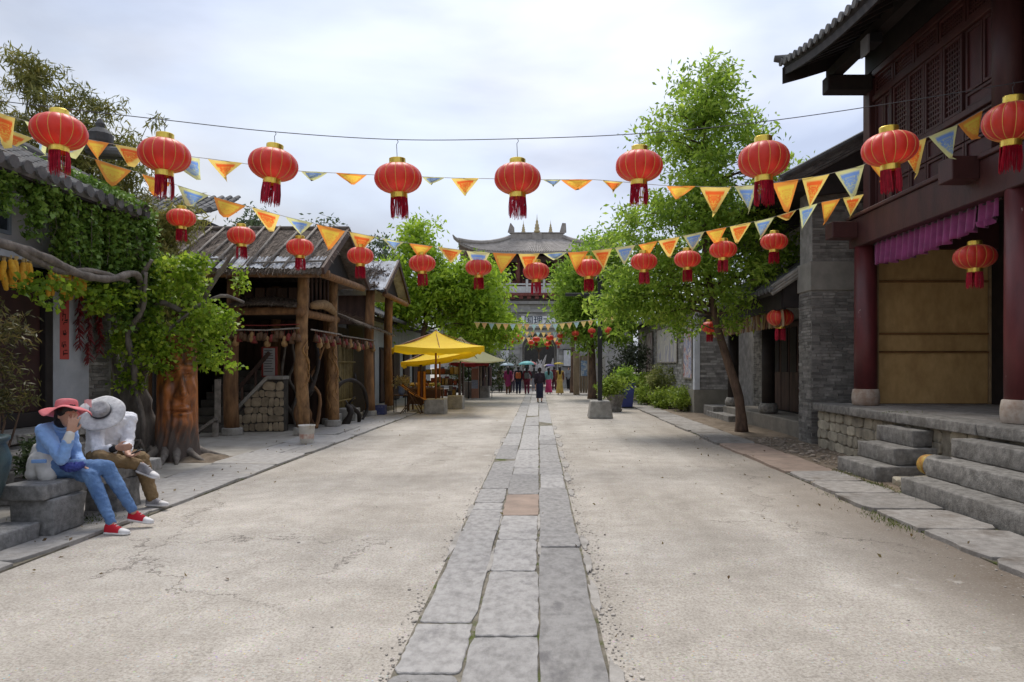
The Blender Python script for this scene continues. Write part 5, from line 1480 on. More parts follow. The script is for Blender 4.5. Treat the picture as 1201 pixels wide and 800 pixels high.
def stump(u_, v_):
    an = u_ * 2 * math.pi; z = 2.15 * v_
    r = 0.345 - 0.045 * v_ + 0.10 * math.exp(-z / 0.12) * (0.6 + 0.4 * math.sin(an * 5 + 1))
    r += 0.012 * math.sin(an * 9 + z * 3) * (1 if z < 0.5 else 0.4)
    th = (an - FD + math.pi) % (2 * math.pi) - math.pi
    s = th * 0.33                 # sideways on the face
    zr = z; z = 1.66 + (z - 1.62) / 1.22
    f = 0.0
    f += 0.030 * gs_(th, z - 1.35, 0.9, 0.9)
    f += 0.16 * gs_(s, z - 1.29, 0.055, 0.07) + 0.10 * gs_(s, z - 1.42, 0.045, 0.14)      # nose
    f += 0.05 * (gs_(s - 0.075, z - 1.25, 0.035, 0.03) + gs_(s + 0.075, z - 1.25, 0.035, 0.03))
    f += 0.07 * gs_(s, z - 1.66, 0.26, 0.055) - 0.03 * gs_(s, z - 1.68, 0.03, 0.08)              # brow
    f -= 0.085 * (gs_(s - 0.13, z - 1.55, 0.08, 0.05) + gs_(s + 0.13, z - 1.55, 0.08, 0.05))     # sockets
    f += 0.055 * (gs_(s - 0.13, z - 1.545, 0.05, 0.022) + gs_(s + 0.13, z - 1.545, 0.05, 0.022))   # lids
    f += 0.05 * (gs_(s - 0.2, z - 1.33, 0.08, 0.1) + gs_(s + 0.2, z - 1.33, 0.08, 0.1))          # cheeks
    f += 0.06 * gs_(s, z - 1.075, 0.11, 0.03) + 0.065 * gs_(s, z - 0.99, 0.095, 0.032)              # lips
    f -= 0.06 * gs_(s, z - 1.033, 0.15, 0.014) + 0.03 * gs_(s, z - 1.15, 0.03, 0.04)
    f -= 0.03 * (gs_(s - 0.17, z - 1.1, 0.03, 0.12) + gs_(s + 0.17, z - 1.1, 0.03, 0.12))
    if abs(th) < 1.3:
        f += 0.05 * gs_(s, z - 0.86, 0.16, 0.10)
        f += 0.016 * math.sin(s * 70 + 4 * math.sin(z * 5)) * gs_(s, z - 0.68, 0.36, 0.25)       # beard strands
        f += 0.012 * math.sin(s * 55 + z * 9) * gs_(s, z - 1.95, 0.4, 0.14)
    r += f * 1.2
    z = zr
    return Vector((-6.36 + r * math.cos(an), 12.0 + r * math.sin(an), 0.03 + z))
mb = MB(); mb.grid(stump, 150, 150); mb.build('carved_trunk', stump_mat(), st, smooth=True, fixn=True)
for k in range(7):
    an = -2.6 + k * 0.55; l = random.uniform(0.35, 0.75)
    p0 = Vector((-6.42 + 0.3 * math.cos(an), 12 + 0.3 * math.sin(an), 0.22))
    d = Vector((math.cos(an), math.sin(an), 0)); sdv = Vector((-d.y, d.x, 0)) * random.uniform(-0.2, 0.2)
    MB().tube(spl([p0, p0 + d * l * 0.4 + sdv * 0.4 + Vector((0, 0, -0.1)), p0 + d * l + sdv + Vector((0, 0, -0.19))], 4), [0.085, 0.08, 0.075, 0.065, 0.06, 0.05, 0.04, 0.03, 0.02], n=8, wob=0.1).build('root', vinem, st, smooth=True)
mb = MB(); mb.slab(lambda u_, v_: Vector((-5.8 + 0.5 * (u_ - 0.5) * 2, 11.9 + 0.42 * (v_ - 0.5) * 2, 0.032 + max(0, 0.13 * (1 - ((u_ - .5) ** 2 + (v_ - .5) ** 2) * 4.2)) * (0.6 + 0.6 * mnoise.noise(Vector((u_ * 5, v_ * 5, 1)))))), 20, 20, (0, 0, 0.03))
tag(mb.build('soil_mound', dirtm, None, smooth=True), 'low brown soil mound at the foot of the carved stump', 'soil')

vt = thing('vine_tree', 'gnarled vine tree with bright green leaves over the carved stump', 'tree', (-7.0, 11.9, 0.03))
tr = MB()
def vin(pts, r0, r1, n=8, k=5):
    q = spl(pts, k); m = len(q)
    tr.tube(q, [(r0 + (r1 - r0) * i / (m - 1)) * (1 + 0.12 * math.sin(i * 1.7)) for i in range(m)], n=n, wob=0.07)
vin([(-6.98, 12.0, 0), (-6.95, 12.0, 0.6), (-7.05, 11.9, 1.3), (-6.9, 11.75, 2.1), (-7.05, 11.6, 2.9), (-6.7, 11.4, 3.5), (-6.75, 11.3, 3.9)], 0.26, 0.07)
vin([(-6.9, 11.6, 2.2), (-6.6, 11.3, 2.6), (-6.55, 11.25, 3.1), (-6.35, 11.2, 3.4)], 0.07, 0.03)
vin([(-6.95, 11.7, 1.2), (-6.75, 11.4, 1.6), (-6.8, 11.3, 2.2), (-6.5, 11.2, 2.6), (-6.45, 11.2, 3.2)], 0.06, 0.03)
vin([(-7.25, 12.2, 0), (-7.2, 12.0, 0.9), (-7.4, 11.9, 1.8), (-7.3, 11.7, 2.7), (-7.1, 11.6, 3.2)], 0.12, 0.05)
vin([(-6.85, 11.7, 0.02), (-6.72, 11.6, 0.35), (-6.70, 11.55, 0.8), (-6.85, 11.62, 1.2), (-6.9, 11.75, 1.6)], 0.05, 0.04)
vin([(-6.1, 12.2, 1.9), (-5.95, 12.0, 2.4), (-5.8, 11.9, 2.9), (-5.55, 11.9, 3.3), (-5.3, 12, 3.75)], 0.06, 0.03)
vin([(-7.0, 11.85, 2.4), (-6.5, 11.7, 2.75), (-6.0, 11.6, 2.6), (-5.4, 11.6, 2.85), (-5.05, 11.7, 2.75)], 0.06, 0.02)
vin([(-7.0, 11.8, 2.0), (-6.4, 11.6, 2.2), (-5.9, 11.5, 2.55)], 0.05, 0.02)
vin([P(-30, 280, 7.9), P(20, 290, 8.5), P(60, 305, 9.0), P(95, 322, 9.6), P(130, 327, 10.3), P(160, 322, 11.0), P(166, 350, 11.4), P(160, 400, 11.8)], 0.06, 0.055, k=6)
vin([P(20, 292, 8.5), P(70, 318, 9.2), P(110, 318, 9.9), P(150, 330, 10.8)], 0.05, 0.035)
for k in range(5):
    an = random.uniform(0, 6.28)
    vin([(-7.0, 11.6, 0.02), (-6.95 + 0.25 * math.cos(an), 11.4 + 0.15 * math.sin(an), 0.3), (-6.9 + 0.35 * math.cos(an + 1), 11.35, 0.42), (-6.85 + 0.3 * math.cos(an + 2), 11.4, 0.12)], 0.035, 0.02, n=6)
tr.build('trunk', vinem, vt, smooth=True)
vlm = leafmat('vine_leaf', (0.10, 0.19, 0.014), (0.26, 0.40, 0.03), (0.50, 0.62, 0.07), trans=0.52, scale=1.7)
allp = []
def clump_ell(c, r, n, per, sig):
    for k in range(n):
        d = RNG.normal(size=3); d /= np.linalg.norm(d)
        p = np.array(c) + d * np.array(r) * RNG.random() ** 0.4
        allp.append(p + RNG.normal(size=(per, 3)) * sig * np.array([1, 1, 0.8]))
for (px, py, Y, rx, rz, n) in [(190, 335, 11.8, 0.75, 0.45, 46), (245, 378, 11.7, 0.5, 0.45, 36), (160, 400, 11.6, 0.5, 0.6, 36), (198, 398, 11.65, 0.5, 0.25, 22), (192, 425, 11.45, 0.22, 0.18, 8), (132, 350, 11.0, 0.45, 0.3, 20), (255, 420, 11.9, 0.3, 0.3, 14), (150, 440, 11.5, 0.18, 0.3, 8), (215, 310, 11.8, 0.55, 0.25, 20), (112, 348, 10.2, 0.25, 0.12, 6), (33, 325, 8.7, 0.13, 0.16, 5), (38, 348, 8.7, 0.08, 0.1, 2), (92, 332, 9.7, 0.15, 0.1, 3)]:
    clump_ell(P(px, py, Y), (rx, 0.45, rz), int(n * 0.85), 36, 0.08)
clump_ell(P(280, 325, 12.0), (0.1, 0.1, 0.25), 4, 25, 0.07)
np_quads('crown', leaf_quads(np.concatenate(allp), 0.085, aspect=0.75, droop=0.5, spread=0.9, axis=np.array([[0.25, -0.35, 0]])), vlm, vt, kind='stuff')
# ================================================================== THATCHED PAVILION
pv = thing('thatched_pavilion', 'log pavilion with thatched roof and carved posts on the left', 'pavilion', (-6.5, 17, 0))
ridgeY, ridgeZ = 17.5, 5.15
eF, eFz, eB, eBz = 15.4, 3.86, 19.6, 3.95
x0r, x1r = -11.0, -4.9
def roof_f(u_, v_): # front slope, u along x, v eave->ridge
    return Vector((x0r + (x1r - x0r) * u_, eF + (ridgeY - eF) * v_, eFz + (ridgeZ - eFz) * v_ + 0.035 * mnoise.noise(Vector((u_ * 22, v_ * 8, 0))) + 0.02 * mnoise.noise(Vector((u_ * 70, v_ * 22, 5)))))
def roof_b(u_, v_):
    return Vector((x0r + (x1r - x0r) * u_, eB + (ridgeY - eB) * v_, eBz + (ridgeZ - eBz) * v_))
ro_ = MB().slab(roof_f, 120, 30, (0, 0, 0.09)).build('roof', thatchbase, pv)
MB().slab(roof_b, 20, 6, (0, 0, 0.09)).build('rear_slope', thatchbase, ro_)
# straw
n = 26000
uu = RNG.random(n); vv = RNG.random(n)
base = np.stack([x0r + (x1r - x0r) * uu, eF + (ridgeY - eF) * vv, eFz + (ridgeZ - eFz) * vv + 0.02], 1)
dn = np.array([0, eF - ridgeY, eFz - ridgeZ]); dn = dn / np.linalg.norm(dn)
keep = np.array([mnoise.noise(Vector((a * 3.1, b * 3.0, 9.0))) > -0.22 for a, b in zip(base[:, 0], base[:, 1])])
keep &= ~((vv < 0.24) & (base[:, 0] > -8.4) & (RNG.random(n) > 0.12))
base = base[keep]; n = len(base)
dd_ = unit(dn + RNG.normal(size=(n, 3)) * np.array([0.35, 0.1, 0.12]))
Ln = RNG.uniform(0.12, 0.4, (n, 1)); sd = unit(np.cross(dd_, np.array([0, -0.5, 1.0]))) * 0.005
q = np.stack([base - sd, base + sd, base + dd_ * Ln + sd * 0.6, base + dd_ * Ln - sd * 0.6], 1)
np_quads('straw', q, thatch, ro_, kind='stuff')
n = 2600   # ragged eave fringe
b_ = np.stack([RNG.uniform(x0r, x1r, n), np.full(n, eF) + RNG.uniform(-0.02, 0.06, n), np.full(n, eFz) + RNG.uniform(-0.09, 0.02, n)], 1)
dd_ = unit(np.array([0, -0.25, -1.0]) + RNG.normal(size=(n, 3)) * 0.3); Ln = RNG.uniform(0.02, 0.08, (n, 1)) * (1 + (RNG.random((n, 1)) > 0.97) * 1.2); sd = np.array([0.005, 0, 0])
np_quads('fringe', np.stack([b_ - sd, b_ + sd, b_ + dd_ * Ln + sd, b_ + dd_ * Ln - sd], 1), thatch, ro_, kind='stuff')
for i, u_ in enumerate([0.06, 0.15, 0.235, 0.30, 0.36, 0.42, 0.49, 0.55, 0.60, 0.66, 0.73, 0.79, 0.86, 0.93]):
    k = random.uniform(-0.02, 0.02)
    MB().tube([roof_f(u_, -0.03) + Vector((0, 0, 0.085)), roof_f(u_ + k * 0.5, 0.5) + Vector((0, 0, 0.09)), roof_f(u_ + k, 1.0) + Vector((0, 0, 0.09))], [0.032, 0.03, 0.026], n=7).build('roof_pole', greywood, ro_, smooth=True)
for (u0, u1, v0) in [(0.3, 0.62, 0.12), (0.72, 1.0, 0.07)]:
    MB().tube([roof_f(u0, v0) + Vector((0, 0, 0.09)), roof_f(u1, v0 + 0.02) + Vector((0, 0, 0.09))], 0.022, n=7).build('roof_pole', greywood, ro_)
MB().tube([(x0r, ridgeY, ridgeZ + 0.03), (x1r + 0.03, ridgeY, ridgeZ + 0.03)], 0.07, n=8, wob=0.1).build('ridge_bundle', thatchbase, ro_)
# corrugated sheets showing at the eave
tin = M('weathered_tin', (0.50, 0.52, 0.55), (0.32, 0.335, 0.36), scale=3, rough=0.75, metal=0.0, spec=0.15, dirt=(0.12, 0.10, 0.085), dlow=0.5, dhigh=0.7, dscale=2.2)
for k in range(6):
    xa = -8.5 + k * 0.6
    def sh(u_, v_, xa=xa): return roof_f((xa + 0.56 * u_ - x0r) / (x1r - x0r), -0.02 + 0.26 * v_) + Vector((0, 0, 0.035 + 0.012 * math.sin(u_ * 40)))
    MB().slab(sh, 40, 2, (0, 0, 0.006)).build('tin_sheet', tin, ro_)
# gable on the street side
for (e, ez) in ((eF, eFz), (eB, eBz)):
    MB().bar(Vector((x1r + 0.03, e, ez - 0.05)), Vector((x1r + 0.03, ridgeY, ridgeZ - 0.04)), 0.06, 0.17, up=(0, 0, 1)).build('bargeboard', darkwood, ro_)
MB().prism([(x1r - 0.35, eF + 0.5, eFz), (x1r - 0.35, ridgeY, ridgeZ - 0.25), (x1r - 0.35, eB - 0.5, eBz)], (-0.05, 0, 0)).build('gable_boarding', blackwood, pv)
MB().tube([(x1r - 0.08, eF + 0.3, 3.78), (x1r - 0.08, eB - 0.3, 3.86)], 0.09, n=10).build('tie_beam', logm, pv, smooth=True)
MB().tube([(x0r, eF + 0.42, 3.80), (x1r + 0.05, eF + 0.42, 3.80)], 0.085, n=10).build('eave_beam', logm, pv, smooth=True)
for k in range(14):
    xa = x0r + 0.3 + k * 0.44
    MB().bar((xa, eF + 0.1, 3.80), (xa, ridgeY, 4.98), 0.06, 0.07).build('rafter', darkwood, pv)
# posts
def post(x_, y_, z1, r, mat=logm, base=True, parent=pv):
    pts = []; m = 9
    for i in range(m):
        f = i / (m - 1)
        pts.append(Vector((x_ + 0.03 * math.sin(f * 5 + x_ * 3), y_ + 0.02 * math.sin(f * 4 + y_), 0.1 + (z1 - 0.1) * f)))
    o = MB().tube(pts, [r * (1.08 - 0.12 * i / (m - 1)) * random.uniform(0.97, 1.03) for i in range(m)], n=18, wob=0.03).build('post', mat, parent, smooth=True)
    if base: MB().lathe([(r * 1.5, 0), (r * 1.55, 0.03), (r * 1.5, 0.16), (r * 1.4, 0.18)], (x_, y_, 0.03), n=16).build('post_base', blockm, o, bev=0.01)
    return o
PX1 = -5.6
pA = post(PX1, 16.2, 4.0, 0.138, carvem); pB = post(PX1, 18.55, 4.3, 0.138, carvem)
post(-7.25, 16.15, 3.9, 0.155, logm); post(-7.4, 19.2, 3.9, 0.14, logm); post(-9.3, 16.2, 3.9, 0.14, logm); post(-5.9, 19.1, 4.0, 0.11, logm)
# raised carving on the two street posts: swirling relief strips
relm = M('relief_wood', (0.36, 0.20, 0.07), (0.16, 0.075, 0.025), scale=9, rough=0.5, bump=0.6, bscale=20)
for (po, y_) in ((pA, 16.2), (pB, 18.55)):
    for k in range(9):
        rr = random.Random(k + int(y_)); s = []
        a0 = -math.pi / 2 + rr.uniform(-1.1, 1.5); z0 = 0.45 + 0.17 * k
        for i in range(10):
            a = a0 + 0.42 * math.sin(i * 0.7 + k); z = z0 + 0.055 * i
            s.append(Vector((PX1 + 0.141 * math.cos(a), y_ + 0.141 * math.sin(a), z)))
        MB().tube(s, [0.008, 0.016, 0.02, 0.022, 0.02, 0.018, 0.018, 0.015, 0.01, 0.006], n=6).build('carved_relief', relm, po, smooth=True)
# upper floor: beams, log rails, thatch awnings
MB().tube([(-9.5, 16.25, 2.95), (-5.5, 16.25, 2.98)], 0.10, n=10, wob=0.04).build('floor_beam', logm, pv, smooth=True)
MB().tube([(PX1, 15.95, 2.92), (PX1, 18.9, 2.95)], 0.10, n=10).build('floor_beam', logm, pv, smooth=True)
palelog = M('pale_split_log', (0.34, 0.22, 0.11), (0.19, 0.115, 0.055), scale=8, rough=0.8, bump=0.8, bscale=20, stretch=(0.25, 1, 1))
MB().tube(spl([(-5.5, 16.5, 3.12), (-5.45, 17.4, 3.22), (-5.5, 18.4, 3.1)], 5), [0.07, 0.09, 0.11, 0.115, 0.12, 0.12, 0.12, 0.11, 0.1, 0.08, 0.07], n=10, wob=0.05).build('split_log', palelog, pv, smooth=True)
aw = MB().slab(lambda u_, v_: Vector((-7.2 + 1.5 * u_, 15.95 + 0.45 * v_, 3.10 + 0.14 * v_ + 0.06 * math.sin(u_ * 3.1) + 0.03 * mnoise.noise(Vector((u_ * 14, v_ * 4, 2))))), 40, 6, (0, 0, 0.07)).build('awning', thatchbase, pv)
n = 2200
b_ = np.stack([RNG.uniform(-7.22, -5.7, n), RNG.uniform(15.9, 16.35, n), np.zeros(n)], 1); b_[:, 2] = 3.13 + 0.14 * (b_[:, 1] - 15.95) / 0.45 + 0.06 * np.sin((b_[:, 0] + 7.2) / 1.5 * 3.1)
dd_ = unit(np.array([0, -1, -0.4]) + RNG.normal(size=(n, 3)) * 0.3); Ln = RNG.uniform(0.06, 0.2, (n, 1))
np_quads('straw', np.stack([b_ - sd, b_ + sd, b_ + dd_ * Ln + sd, b_ + dd_ * Ln - sd], 1), M('pale_straw', (0.24, 0.19, 0.15), (0.11, 0.085, 0.065), rough=0.95, island=0.4), aw, kind='stuff')
for k in range(6):
    MB().box(-7.1 + k * 0.27, -6.87 + k * 0.27, 16.42, 16.46, 3.07, 3.55).build('balustrade_board', darkwood, pv, bev=0.006)
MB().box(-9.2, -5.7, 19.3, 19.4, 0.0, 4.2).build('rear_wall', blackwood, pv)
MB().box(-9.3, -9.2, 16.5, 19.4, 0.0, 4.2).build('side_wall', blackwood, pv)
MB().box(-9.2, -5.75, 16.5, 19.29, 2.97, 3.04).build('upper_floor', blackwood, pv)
# planks of the rear wall
for k in range(15):
    MB().box(-9.15 + k * 0.225, -8.945 + k * 0.225, 19.255, 19.295, 0.05, 2.95).build('plank', darkwood, pv)
# thin poles in the upper gable opening
for k in range(5):
    MB().tube([(-5.62, 16.9 + k * 0.32, 3.0), (-5.62, 16.9 + k * 0.32, 4.2)], 0.035, n=8).build('baluster', darkwood, pv)

# stair with rubble flank
sr = thing('stone_stair', 'stone stair with rubble side wall rising inside the pavilion', 'stair', (-7.5, 17.5, 0))
for k in range(8):
    MB().box(-8.75, -7.7, 16.75 + 0.3 * k, 19.2, 0.03 + 0.19 * k if k else 0.03, 0.03 + 0.19 * (k + 1) - 0.003).build('step', M('stair_stone', (0.17, 0.155, 0.135), (0.10, 0.09, 0.08), scale=4, rough=0.9, bump=0.5, rnd=0.1), sr, bev=0.012)
flk = [(-7.62, 17.0, 0.03), (-6.35, 17.0, 0.03), (-6.35, 17.0, 1.32), (-6.75, 17.0, 1.32), (-7.55, 17.0, 0.42)]
MB().prism(flk, (0, 0.3, 0)).build('flank_core', mortar, sr)
rubble_face(sr, (-7.6, 17.0, 0.04), (1, 0, 0), 1.25, 1.24, (0, -1, 0), cw=0.22, ch=0.2, mat=M('warm_rubble', (0.42, 0.34, 0.23), (0.22, 0.175, 0.12), scale=4, rough=0.9, bump=0.8, rnd=0.3), clip=lambda a, z: z < 0.36 + a * 1.12)
MB().bar((-7.6, 17.1, 0.50), (-6.75, 17.1, 1.38), 0.36, 0.08).build('coping', blockm, sr, bev=0.01)
MB().box(-6.76, -6.33, 16.92, 17.3, 1.33, 1.42).build('coping', blockm, sr, bev=0.01)
MB().bar((-7.55, 16.98, 1.0), (-6.7, 16.98, 2.0), 0.06, 0.09).build('handrail', darkwood, sr)
for f in (0.2, 0.6): MB().bar((-7.55 + 0.85 * f, 16.98, 0.55 + 0.88 * f), (-7.55 + 0.85 * f, 16.98, 1.0 + 1.0 * f), 0.05).build('baluster', darkwood, sr)
# weathered boards leaning on the post
wb = thing('leaning_board', 'upright weathered board standing against the log post', 'board', (-7.45, 16.0, 0))
MB().box(-7.56, -7.42, 15.9, 15.95, 0.35, 1.35, jit=0.01).build('plank', greywood, wb, bev=0.008)
wb = thing('leaning_board', 'broad weathered plank lying sloped by the stair foot', 'board', (-7.7, 15.7, 0))
MB().obox((-7.72, 15.75, 0.24), Vector((0.28, 0, 0.2)), Vector((0, 0.1, 0.0)), Vector((-0.02, 0, 0.03))).build('plank', greywood, wb, bev=0.008)
MB().box(-7.5, -7.4, 15.68, 15.78, 0.03, 0.36).build('prop', greywood, wb)
# notice board
nb = thing('notice_board', 'white notice board with red edge above the rubble wall', 'notice', (-6.8, 17.2, 1.4))
MB().box(-6.95, -6.63, 17.20, 17.23, 1.42, 2.12).build('panel', M('notice_white', (0.42, 0.42, 0.41), (0.34, 0.34, 0.33), rough=0.6), nb)
f = MB(); f.box(-6.98, -6.94, 17.18, 17.24, 1.39, 2.15); f.box(-6.64, -6.60, 17.18, 17.24, 1.39, 2.15); f.box(-6.94, -6.64, 17.18, 17.24, 1.39, 1.425); f.box(-6.94, -6.64, 17.18, 17.24, 2.115, 2.15)
f.build('frame', M('notice_red', (0.25, 0.04, 0.03), rough=0.6), nb, fixn=False)
s = MB()
for k in range(9): s.box(-6.92, -6.92 + 0.24 * random.uniform(0.7, 1), 17.193, 17.199, 2.04 - 0.065 * k, 2.062 - 0.065 * k)
s.build('print_lines', M('print_grey', (0.12, 0.12, 0.13), rough=0.7), nb, fixn=False)

# hanging wares: red cords with gourds and bells
wm = [M('gourd_tan', (0.36, 0.22, 0.09), (0.22, 0.12, 0.045), rough=0.5, rnd=0.25), M('bell_brown', (0.13, 0.07, 0.035), rough=0.6, rnd=0.3), M('bell_red', (0.20, 0.03, 0.025), rough=0.6)]
rope = M('red_cord', (0.20, 0.03, 0.025), rough=0.8)
r_ = thing('ware_rail', 'pole under the pavilion floor strung with red cords', 'pole', (-6.4, 16.0, 2.5))
MB().tube([(-7.4, 15.98, 2.52), (-6.4, 15.97, 2.50), (-5.6, 15.95, 2.55)], 0.02, n=6).build('pole', greywood, r_)
MB().tube([(-7.4, 15.98, 2.62), (-6.4, 15.97, 2.61), (-5.6, 15.95, 2.64)], 0.012, n=5).build('cord', rope, r_)
r2_ = thing('ware_rail', 'pole between the two carved street posts strung with cords', 'pole', (-5.4, 17.4, 2.5))
MB().tube([(-5.40, 16.2, 2.53), (-5.38, 18.6, 2.52)], 0.02, n=6).build('pole', greywood, r2_)
r3_ = thing('ware_rail', 'pole between the pavilion and the tin roofed lean-to strung with wares', 'pole', (-5.4, 20.6, 2.5))
MB().tube([(-5.42, 18.7, 2.5), (-5.4, 22.5, 2.5)], 0.02, n=6).build('pole', greywood, r3_)
ORD = ['first', 'second', 'third', 'fourth', 'fifth', 'sixth', 'seventh', 'eighth', 'ninth', 'tenth', 'eleventh', 'twelfth', 'thirteenth', 'fourteenth', 'fifteenth']
KN = {0: 'small tan gourd', 1: 'small dark bell', 2: 'small red bell'}
CNT = {}
def wlab(kind, where):
    i = CNT.get((kind, where), 0); CNT[(kind, where)] = i + 1
    return '%s, %s of its kind %s' % (KN[kind], ORD[i], where)
def ware(p, kind, l, label, grp):
    t = thing('hanging_gourd' if kind == 0 else 'hanging_bell', label, 'gourd' if kind == 0 else 'bell', p, grp)
    MB().tube([p, p + Vector((0, 0, -l))], 0.005, n=4).build('cord', rope, t)
    c = p + Vector((0, 0, -l))
    if kind == 0: MB().lathe([(0, 0.02), (0.03, 0), (0.055, -0.05), (0.045, -0.09), (0.078, -0.16), (0.07, -0.22), (0, -0.26)], c, n=10).build('body', wm[0], t, smooth=True)
    else: MB().lathe([(0, 0.01), (0.04, 0), (0.058, -0.08), (0.075, -0.17), (0.07, -0.17), (0.04, -0.02)], c, n=10, cap=False).build('body', wm[kind], t, smooth=True)
wl = {0: 'small tan gourd hanging with others from the pole by the carved posts', 1: 'small dark bell hanging with others from the pole by the carved posts', 2: 'small red bell hanging with others from the pole by the carved posts'}
for k in range(22):
    kind = [1, 1, 0, 2, 1][k % 5]
    ware(Vector((-7.25 + 1.6 * k / 21 + random.uniform(-0.03, 0.03), 15.97, 2.51)), kind, random.uniform(0.03, 0.16), wlab(kind, 'from the left on the pole facing the stair'), 'wares hung under the pavilion floor')
for k in range(14):
    kind = [1, 2, 0, 1][k % 4]
    ware(Vector((-5.39, 16.5 + 1.9 * k / 13, 2.52)), kind, random.uniform(0.03, 0.18), wlab(kind, 'on the pole between the carved posts'), 'wares hung under the pavilion floor')
wl2 = {0: 'small tan gourd hanging in the row beyond the carved posts', 1: 'small dark bell hanging in the row beyond the carved posts', 2: 'small red bell hanging in the row beyond the carved posts'}
for k in range(16):
    kind = [1, 2, 1, 0][k % 4]
    ware(Vector((-5.41, 18.9 + 3.4 * k / 15, 2.5)), kind, random.uniform(0.03, 0.18), wlab(kind, 'on the pole beyond the carved posts'), 'wares hung beyond the pavilion')
# white bucket by the carved post
bk = thing('white_bucket', 'dirty white bucket on the pavement before the carved post', 'bucket', P(360, 523, 14.3))
c = Vector(((360 - 632) * 14.3 / 800, 14.3, 0.045)); ORG[bk.name] = c; bk.location = c
MB().lathe([(0.13, 0), (0.135, 0.01), (0.165, 0.36), (0.175, 0.365), (0.175, 0.385), (0.16, 0.385), (0.15, 0.3)], c, n=24, cap=False).build('shell', M('bucket_white', (0.78, 0.75, 0.70), (0.62, 0.58, 0.5), scale=6, rough=0.6, dirt=(0.42, 0.30, 0.17), dlow=0.56, dhigh=0.7, dscale=5), bk, smooth=True)
MB().lathe([(0.0, 0.32), (0.152, 0.33), (0.15, 0.31)], c, n=24, cap=False).build('contents', M('paint_white', (0.6, 0.58, 0.54), rough=0.6), bk)
MB().lathe([(0.136, 0.10), (0.146, 0.10), (0.152, 0.2), (0.147, 0.2)], c, n=24, cap=False).build('label_band', M('band_red', (0.45, 0.2, 0.14), (0.7, 0.62, 0.52), rough=0.6, scale=9), bk)

# driftwood sculptures between the posts
for (lab, pts, r) in [('dark curved driftwood arch between the carved post and the bamboo screen', [(-5.95, 19.3, 0.0), (-5.9, 19.6, 0.9), (-5.6, 20.0, 1.25), (-5.3, 20.5, 1.05), (-5.25, 20.9, 0.4), (-5.35, 20.7, 0.05)], 0.075),
                      ('twisted dark driftwood root at the foot of the second carved post', [(-5.45, 19.2, 0.0), (-5.3, 19.25, 0.35), (-5.45, 19.45, 0.55), (-5.2, 19.7, 0.3), (-5.25, 19.9, 0.0)], 0.1),
                      ('dark forked driftwood trunk leaning behind the first carved post', [(-6.1, 17.4, 0.0), (-6.0, 17.6, 0.8), (-5.8, 17.9, 1.6), (-5.95, 18.2, 2.3)], 0.09)]:
    t = thing('driftwood', lab, 'driftwood', pts[0], 'driftwood sculptures by the pavilion')
    q = spl(pts, 6); m = len(q)
    MB().tube(q, [r * (1 - 0.5 * i / m) * (1 + 0.15 * math.sin(i)) for i in range(m)], n=9, wob=0.1).build('root', M('black_root', (0.035, 0.026, 0.02), (0.016, 0.012, 0.01), rough=0.6, bump=0.6), t, smooth=True)
    for k in (m // 3, m // 2):
        MB().tube([q[k], q[k] + Vector((random.uniform(-0.3, 0.3), random.uniform(-0.3, 0.3), 0.25))], [r * 0.5, r * 0.15], n=7).build('branch', MATS['black_root'], t, smooth=True)
for (lab, x_, y_, s) in [('grey stone block among the driftwood, the larger one', -5.75, 20.6, 0.3), ('grey stone block among the driftwood, the smaller one', -6.0, 19.9, 0.22)]:
    t = thing('stone_block', lab, 'stone block', (x_, y_, 0)); MB().box(x_ - s, x_ + s, y_ - s, y_ + s, 0.0, s * 1.3, jit=0.03).build('block', blockm, t, bev=0.02)

# ================================================================== TIN ROOFED LEAN-TO
lt = thing('tin_roof_shelter', 'log shelter with grey tin gable roof beyond the thatched pavilion', 'pavilion', (-6.2, 23.5, 0))
rY, rZ, fY, fZ, bY2, bZ2 = 24.0, 5.35, 21.9, 4.12, 26.0, 4.15
xa0, xa1 = -9.0, -4.95
tr_ = MB().slab(lambda u_, v_: Vector((xa0 + (xa1 - xa0) * u_, bY2 + (rY - bY2) * v_, bZ2 + (rZ - bZ2) * v_)), 4, 2, (0, 0, 0.05)).build('roof', tin, lt)
nsheet = 7
for k in range(nsheet):
    a = xa0 + (xa1 - xa0) * k / nsheet; b_ = xa0 + (xa1 - xa0) * (k + 1) / nsheet
    def sh(u_, v_, a=a, b_=b_): return Vector((a + (b_ - a) * u_ * 0.985, fY + (rY - fY) * v_, fZ + (rZ - fZ) * v_ + 0.02 * abs(math.sin(u_ * math.pi)) ** 8 + 0.008 * math.sin(u_ * 30) + random.uniform(0, 0.003)))
    o = MB().slab(sh, 24, 3, (0, 0, 0.012)).build('tin_sheet', tin, tr_)
    MB().bar(Vector((b_ - 0.02, fY, fZ + 0.03)), Vector((b_ - 0.02, rY, rZ + 0.03)), 0.05, 0.04).build('seam', tin, o)
n = 900
q0 = np.stack([RNG.normal(-5.7, 0.28, n), RNG.normal(22.9, 0.28, n), np.zeros(n)], 1); q0[:, 2] = fZ + (rZ - fZ) * (q0[:, 1] - fY) / (rY - fY) + 0.04 + RNG.random(n) * 0.05
np_quads('dead_leaves', leaf_quads(q0, 0.12, aspect=0.25), thatch, tr_, kind='stuff')
q0 = np.stack([RNG.uniform(-6.8, -5.2, n), np.full(n, 22.0) + RNG.normal(size=n) * 0.08, np.full(n, 4.22) + RNG.random(n) * 0.08], 1)
np_quads('dead_leaves', leaf_quads(q0, 0.14, aspect=0.25), MATS['pale_straw'], tr_, kind='stuff')
for (e, ez) in ((fY, fZ), (bY2, bZ2)):
    MB().bar(Vector((xa1 + 0.03, e, ez - 0.06)), Vector((xa1 + 0.03, rY, rZ - 0.05)), 0.06, 0.18).build('bargeboard', darkwood, tr_)
